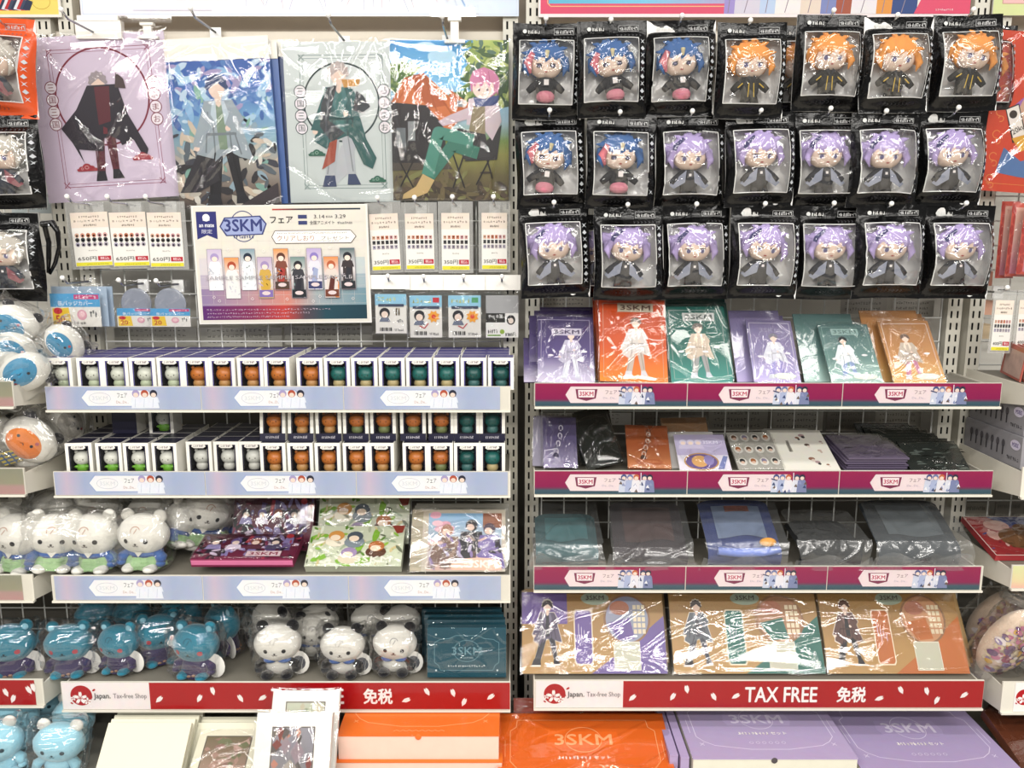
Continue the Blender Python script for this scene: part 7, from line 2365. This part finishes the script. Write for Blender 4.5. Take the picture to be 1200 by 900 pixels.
lb = flat_box('gift_box', 'lavender box with a cream side, left of two lavender boxes', 'boxed set', 812, 1006, -0.335, -0.13, 889, 0.040, M_LVL, M_LVS, lid_art('#a99abd', '#d6cce2', False), 'lavender boxed sets')
flat_box('gift_box', 'lower lavender box at the right end of the bottom row', 'boxed set', 1012, 1201, -0.345, -0.12, 905, 0.040, M_LVL, M_LVS, lid_art('#a293b8', '#d3c9e0', False), 'lavender boxed sets')
for j, (ua, ub) in enumerate(((798, 808), (785, 795))):
    flat_box('gift_box', 'lavender box standing on edge left of the flat ones, %s one' % ['nearer', 'farther'][j], 'boxed set', ua, ub, -0.325 + 0.01 * j, -0.13, 888 - 3 * j, 0.045, M_LVL, M_LVL, None, 'lavender boxed sets')
tuck(lb[0], -0.002, lb[3], mat('notch_dark', '#4a4448', 0.6), lb[3] - 0.004)

# white boards and framed pictures
zb = ZPL
for j in range(4):
    m, W, H = recline(104 + 4 * j, 206 + 5 * j, 930, Zp(930, -0.36 + 0.020 * j), -0.36 + 0.02 * j, 847 - 4.5 * j, -0.27 + 0.022 * j)
    pack('white_board', 'cream white board, %s from front of the leaning stack' % ORD[j + 1], 'board', m, W, H, 0.010, M_CREAM, None, None, 'cream white boards', part='panel')
def photo(a, x0, z0, x1, z1, cols, seed, lo, hi):
    a.vgrad(x0, z0, x1, z1, [(0, lo), (1, hi)])
    r = random.Random(seed)
    for k in range(30):
        x, z = r.uniform(x0, x1), r.uniform(z0, z1)
        sx, sz = (x1 - x0) * r.uniform(0.05, 0.2), (z1 - z0) * r.uniform(0.04, 0.14)
        q = [(x - sx, z), (x, z - sz), (x + sx, z), (x, z + sz)]
        a.poly([(min(max(px_, x0), x1), min(max(pz_, z0), z1)) for px_, pz_ in q], r.choice(cols))
def win_art(cols, seed, lo, hi, x0=-0.34, x1=0.34, z0=-0.3, z1=0.32):
    def f(a, W, H):
        a.rect(x0 * W - 0.002, z0 * H - 0.002, x1 * W + 0.002, z1 * H + 0.002, '#5a5248')
        photo(a, x0 * W, z0 * H, x1 * W, z1 * H, cols, seed, lo, hi)
    return f
m, W, H = recline(212, 288, 935, Zp(935, -0.37), -0.37, 856, -0.26)
pack('framed_picture', 'white mount box with a dim pink picture window', 'framed picture', m, W, H, 0.014, M_CREAM, win_art(['#a08072', '#8a6a60', '#b09488', '#6d7050'], 2, '#9a8070', '#6b6048', -0.36, 0.36, -0.15, 0.40), 1, 'framed pictures', 0.03, 0.004, part='mount')
for j in range(2):
    m, W, H = recline(218 + 4 * j, 292 + 3 * j, 915, Zp(915, -0.31 + 0.015 * j), -0.31 + 0.015 * j, 847 - 7 * j, -0.235 + 0.02 * j)
    pack('framed_picture', 'cream mount board behind the dim pink picture, %s one back' % ORD[j + 1], 'framed picture', m, W, H, 0.014, M_CREAM, None, None, 'framed pictures', part='mount')
m, W, H = recline(288, 380, 990, Zp(990, -0.44), -0.44, 835, -0.34)
pack('framed_picture', 'white framed picture of tangled grey and red shapes in front', 'framed picture', m, W, H, 0.016, M_CARD, win_art(['#8a8478', '#5a5450', '#a09890', '#7a4038', '#6d665c', '#8f7f86', '#b07a68'], 5, '#6a6460', '#8a8890', -0.27, 0.27, -0.36, 0.38), 2, 'framed pictures', 0.05, 0.006, part='mount')
m, W, H = recline(306, 388, 960, Zp(960, -0.40), -0.40, 809, -0.29)
pack('framed_picture', 'white framed picture rising behind, covering part of the red strip', 'framed picture', m, W, H, 0.012, M_CARD, win_art(['#8a9478', '#b0a890', '#c8c0b0'], 7, '#9a9884', '#b0b4a0', -0.28, 0.28, -0.30, 0.40), 3, 'framed pictures', 0.05, 0.006, part='mount')

# dark film packs bottom right
for j in range(3):
    m, W, H = recline(1194 + 2 * j, 1270, 905, Zp(905, -0.31 + 0.035 * j), -0.31 + 0.035 * j, 842 - 3 * j, -0.18 + 0.035 * j, 0.0)
    pack('film_pack', 'brown film-wrapped pack in the bottom right corner, %s from front' % ORD[j + 1], 'film pack', m, W, H, 0.02, mat('pack_brown', '#5e3220', 0.3), None, j, 'brown film packs', 0.04, 0.006)

# ================================================================== right edge goods
t, W, H = hang_card('clear_file', 'red-orange ornamental file tilted at the right edge', 'clear file', 1150, 38, 1262, 226, -0.05, math.radians(4.0))
sheet(t, W, H, mat('red_file_sheet', '#c9452c', 0.3))
a = Art()
a.rect(-W / 2, -H / 2, W / 2, H / 2, '#cc4a30')
rr = random.Random(3)
for k in range(7):
    z = H * (0.42 - 0.14 * k)
    a.ring(-W * 0.36, z, 0.008, 0.008, 0.0014, '#e08a4a', 14, 0.5, 5.0); a.ring(-W * 0.36 + 0.004, z - 0.013, 0.006, 0.006, 0.0014, '#e08a4a', 12, -2, 3.0)
a.line([(-W * 0.40, -H * 0.45), (W / 2, -H * 0.45)], 0.001, '#e08a4a')
a.poly([(W * -0.02, H * 0.30), (W * 0.2, H * 0.42), (W * 0.5, H * 0.45), (W * 0.5, H * 0.0), (-W * 0.28, 0.0), (-W * 0.05, H * 0.12)], '#9a6ab0')
a.poly([(-W * 0.3, -H * 0.38), (-W * 0.24, -H * 0.22), (0, -H * 0.3), (W * 0.5, -H * 0.2), (W * 0.5, -H * 0.42), (0, -H * 0.40)], '#5878a8')
a.ell(W * 0.26, -H * 0.02, W * 0.40, H * 0.22, '#c9a48e', 26)
a.poly([(-W * 0.30, H * 0.02), (-W * 0.14, H * 0.06), (W * 0.02, -H * 0.14), (-W * 0.14, -H * 0.19)], '#2c2420')
a.poly([(-W * 0.285, H * 0.015), (-W * 0.145, H * 0.05), (0.0, -H * 0.135), (-W * 0.13, -H * 0.175)], '#e9e4dc')
a.ell(-W * 0.19, -H * 0.01, 0.008, 0.008, '#3c342e', 12)
a.text('20ku', -W * 0.10, -H * 0.10, 0.026, 0.011, '#3c342e', 0.02, 0.6)
a.poly([(-W * 0.16, -H * 0.16), (0.0, -H * 0.13), (W * 0.1, -H * 0.2), (-W * 0.02, -H * 0.24)], '#d9a43c')
a.build('printed_face', t, True)
film(t, W * 1.04, H * 1.04, 1, 0, -0.004, 0.008)
hook(Xp(1206, 44, -0.02), Zp(44, -0.02), 0.10, 'chrome hook carrying the red-orange ornamental file')

def red_art(a, W, H):
    a.rect(-W / 2, -H / 2, W / 2, H / 2, '#c9584a')
    for k in range(7):
        a.ell(-W * 0.42 + 0.003 * (k % 2), H * (0.42 - 0.14 * k), W * 0.10, H * 0.07, '#a8403a', 12)
    a.vgrad(-W * 0.3, -H * 0.46, W * 0.46, H * 0.44, [(0, '#c98098'), (0.5, '#d9b0a8'), (1, '#e0b8a8')])
for j, (u0, u1) in enumerate(((1166, 1182), (1178, 1196), (1192, 1222))):
    t, W, H = hang_card('pink_card_pack', 'pink and red card pack at the right edge, %s from left' % ORD[j + 1], 'card pack', u0, 236 + 2 * j, u1 + 14, 326 - 2 * j, -0.03 - 0.02 * j, 0.02 * j, 'pink card packs at the right edge')
    sheet(t, W, H, mat('pink_pack', '#d99a92', 0.35), 'card')
    a = Art(); red_art(a, W, H); a.build('printed_face', t, True)
    film(t, W * 1.06, H * 1.05, j, 0, -0.003, 0.008)
price_card(1158, 340, 1192, 414, -0.12, '400円', False, '400 yen price card at the right edge, whole one', 0.02, 'price cards at the right edge')
price_card(1186, 340, 1222, 412, -0.115, '400円', False, '400 yen price card cut off by the right picture edge', 0.0, 'price cards at the right edge')
S = SH['Q1']
for j in range(12):
    x = QX + 0.022 + 0.0095 * j
    t = thing('red_card_pack', 'red-edged pack standing in the right edge row, %s from left' % ORD[j + 1], 'card pack', (x, -0.13, S['z'] + 0.0035), (0.05, 0.10, -0.2), 'red-edged packs on the right shelf')
    b = MB(); b.box((0, 0, 0.032), (0.003, 0.10, 0.064)); b.build('card', mat('red_pack', '#a8564a', 0.4), t)
    b = MB(); b.box((-0.002, -0.005, 0.030), (0.0006, 0.085, 0.05)); b.build('picture', mat('red_pack_picture', '#b99a90', 0.4, noise=0.35, nscale=60), t)
for j, (u, v, cc) in enumerate(((1150, 360, '#d9a890'), (1148, 388, '#d8c2a0'), (1150, 326, '#d99a86'))):
    t, W, H = hang_card('pastel_box', 'pastel box seen through the grid right of the uprights, %s' % ['upper one', 'lower one', 'top one'][j], 'box', u - 12, v - 8, u + 14, v + 9, 0.02, 0.0, 'pastel boxes behind the right grid')
    sheet(t, W, H, mat('pastel_' + cc[1:], cc, 0.5, noise=0.2), 'carton', 0.03)

# grey printed cartons with cup motifs, seen from their long sides
def carton_side(name, label, vtl, vbl, zoff, x, y0, y1, h, z):
    t = thing(name, label, 'carton', (x, y0, z), group='grey printed cartons at the right edge')
    D = y1 - y0
    b = MB(); b.box((0.06, D / 2, h / 2), (0.12, D, h)); b.build('carton', mat('carton_grey', '#8f8d92', 0.5), t)
    a = Art()
    for k in range(7):
        yy = D * (0.30 + 0.095 * k)
        a.ell(yy, h * 0.62, 0.0055, 0.008, '#57545a', 10); a.rect(yy - 0.002, h * 0.25, yy + 0.002, h * 0.55, '#403e44')
    a.ell(D * 0.10, h * 0.7, 0.016, h * 0.16, '#cfc8dc', 16); a.text('3SKM', D * 0.10, h * 0.7, 0.02, h * 0.14, '#6a5c8c', 0.03)
    a.scrib(D * 0.03, h * 0.2, D * 0.2, h * 0.12, '#4a484e', 6, 3)
    a.b.v = [(yy - 0.0006, D - xx, zz) if False else (yy - 0.0006, xx, zz) for xx, yy, zz in a.b.v]
    a.build('side_print', t)
xq = QX + 0.006
zq = SH['Q2']['z']
carton_side('printed_carton', 'lower grey carton with a row of cup motifs on its side', 0, 0, 0, xq, -0.215, -0.02, 0.062, zq + 0.0006)
carton_side('printed_carton', 'upper grey carton with cup motifs, stacked on the lower one', 0, 0, 0, xq + 0.006, -0.205, -0.02, 0.062, zq + 0.0635)

# red package with a brown bear shape
S = SH['Q3']
m, W, H = recline(1166, 1262, 662, S['z'], -0.19, 612, -0.06)
def bearpack(a, W, H):
    a.rect(-W / 2, -H / 2, W / 2, H / 2, '#9c3034'); a.poly([(-W * 0.2, H / 2), (W / 2, H / 2), (W / 2, -H * 0.1), (0, H * 0.2)], '#3c4a86')
    a.clip = (-W / 2, -H / 2, W / 2, H / 2)
    a.detail(-W / 2, -H / 2, W / 2, H / 2, ['#7c2430', '#c98a88', '#d9b0a8', '#4a5490', '#b84a4c'], 40, 0.006, 31)
    a.ell(-W * 0.16, H * 0.26, W * 0.16, H * 0.14, '#d3a89e', 16); a.ell(-W * 0.3, 0.0, W * 0.08, H * 0.12, '#d3a89e', 12)
    a.ell(-W * 0.02, -H * 0.08, W * 0.24, H * 0.26, '#7a5436', 20); a.ell(W * 0.14, H * 0.12, W * 0.14, H * 0.18, '#6b4a30', 16)
    a.detail(-W * 0.2, -H * 0.3, W * 0.2, H * 0.16, ['#8d6644', '#5c3f2a', '#9c7650'], 20, 0.005, 32)
    a.frame(-W * 0.49, -H * 0.49, W * 0.49, H * 0.49, 0.002, '#d9c8c0')
pack('picture_pack', 'red package with brown and pink round shapes at the right edge', 'picture pack', m, W, H, 0.012, mat('pack_red', '#a03036', 0.3), bearpack, 2, None, 0.03, 0.004)

# clear bag crumpled at the back above patterned plushes
p = P(1195, 712, -0.14)
t = thing('crumpled_bag', 'empty grey crumpled bag above the patterned plushes', 'bag', p, (0, 0.4, 0))
obj('film_bag', bag_mesh(444, 0.10, 0.06, 0.05, 0.6, 0.15), t)
b = MB(); b.box((0, 0, 0.012), (0.07, 0.03, 0.016)); b.build('folded_insert', mat('insert_grey', '#b8b6b0', 0.5), t)
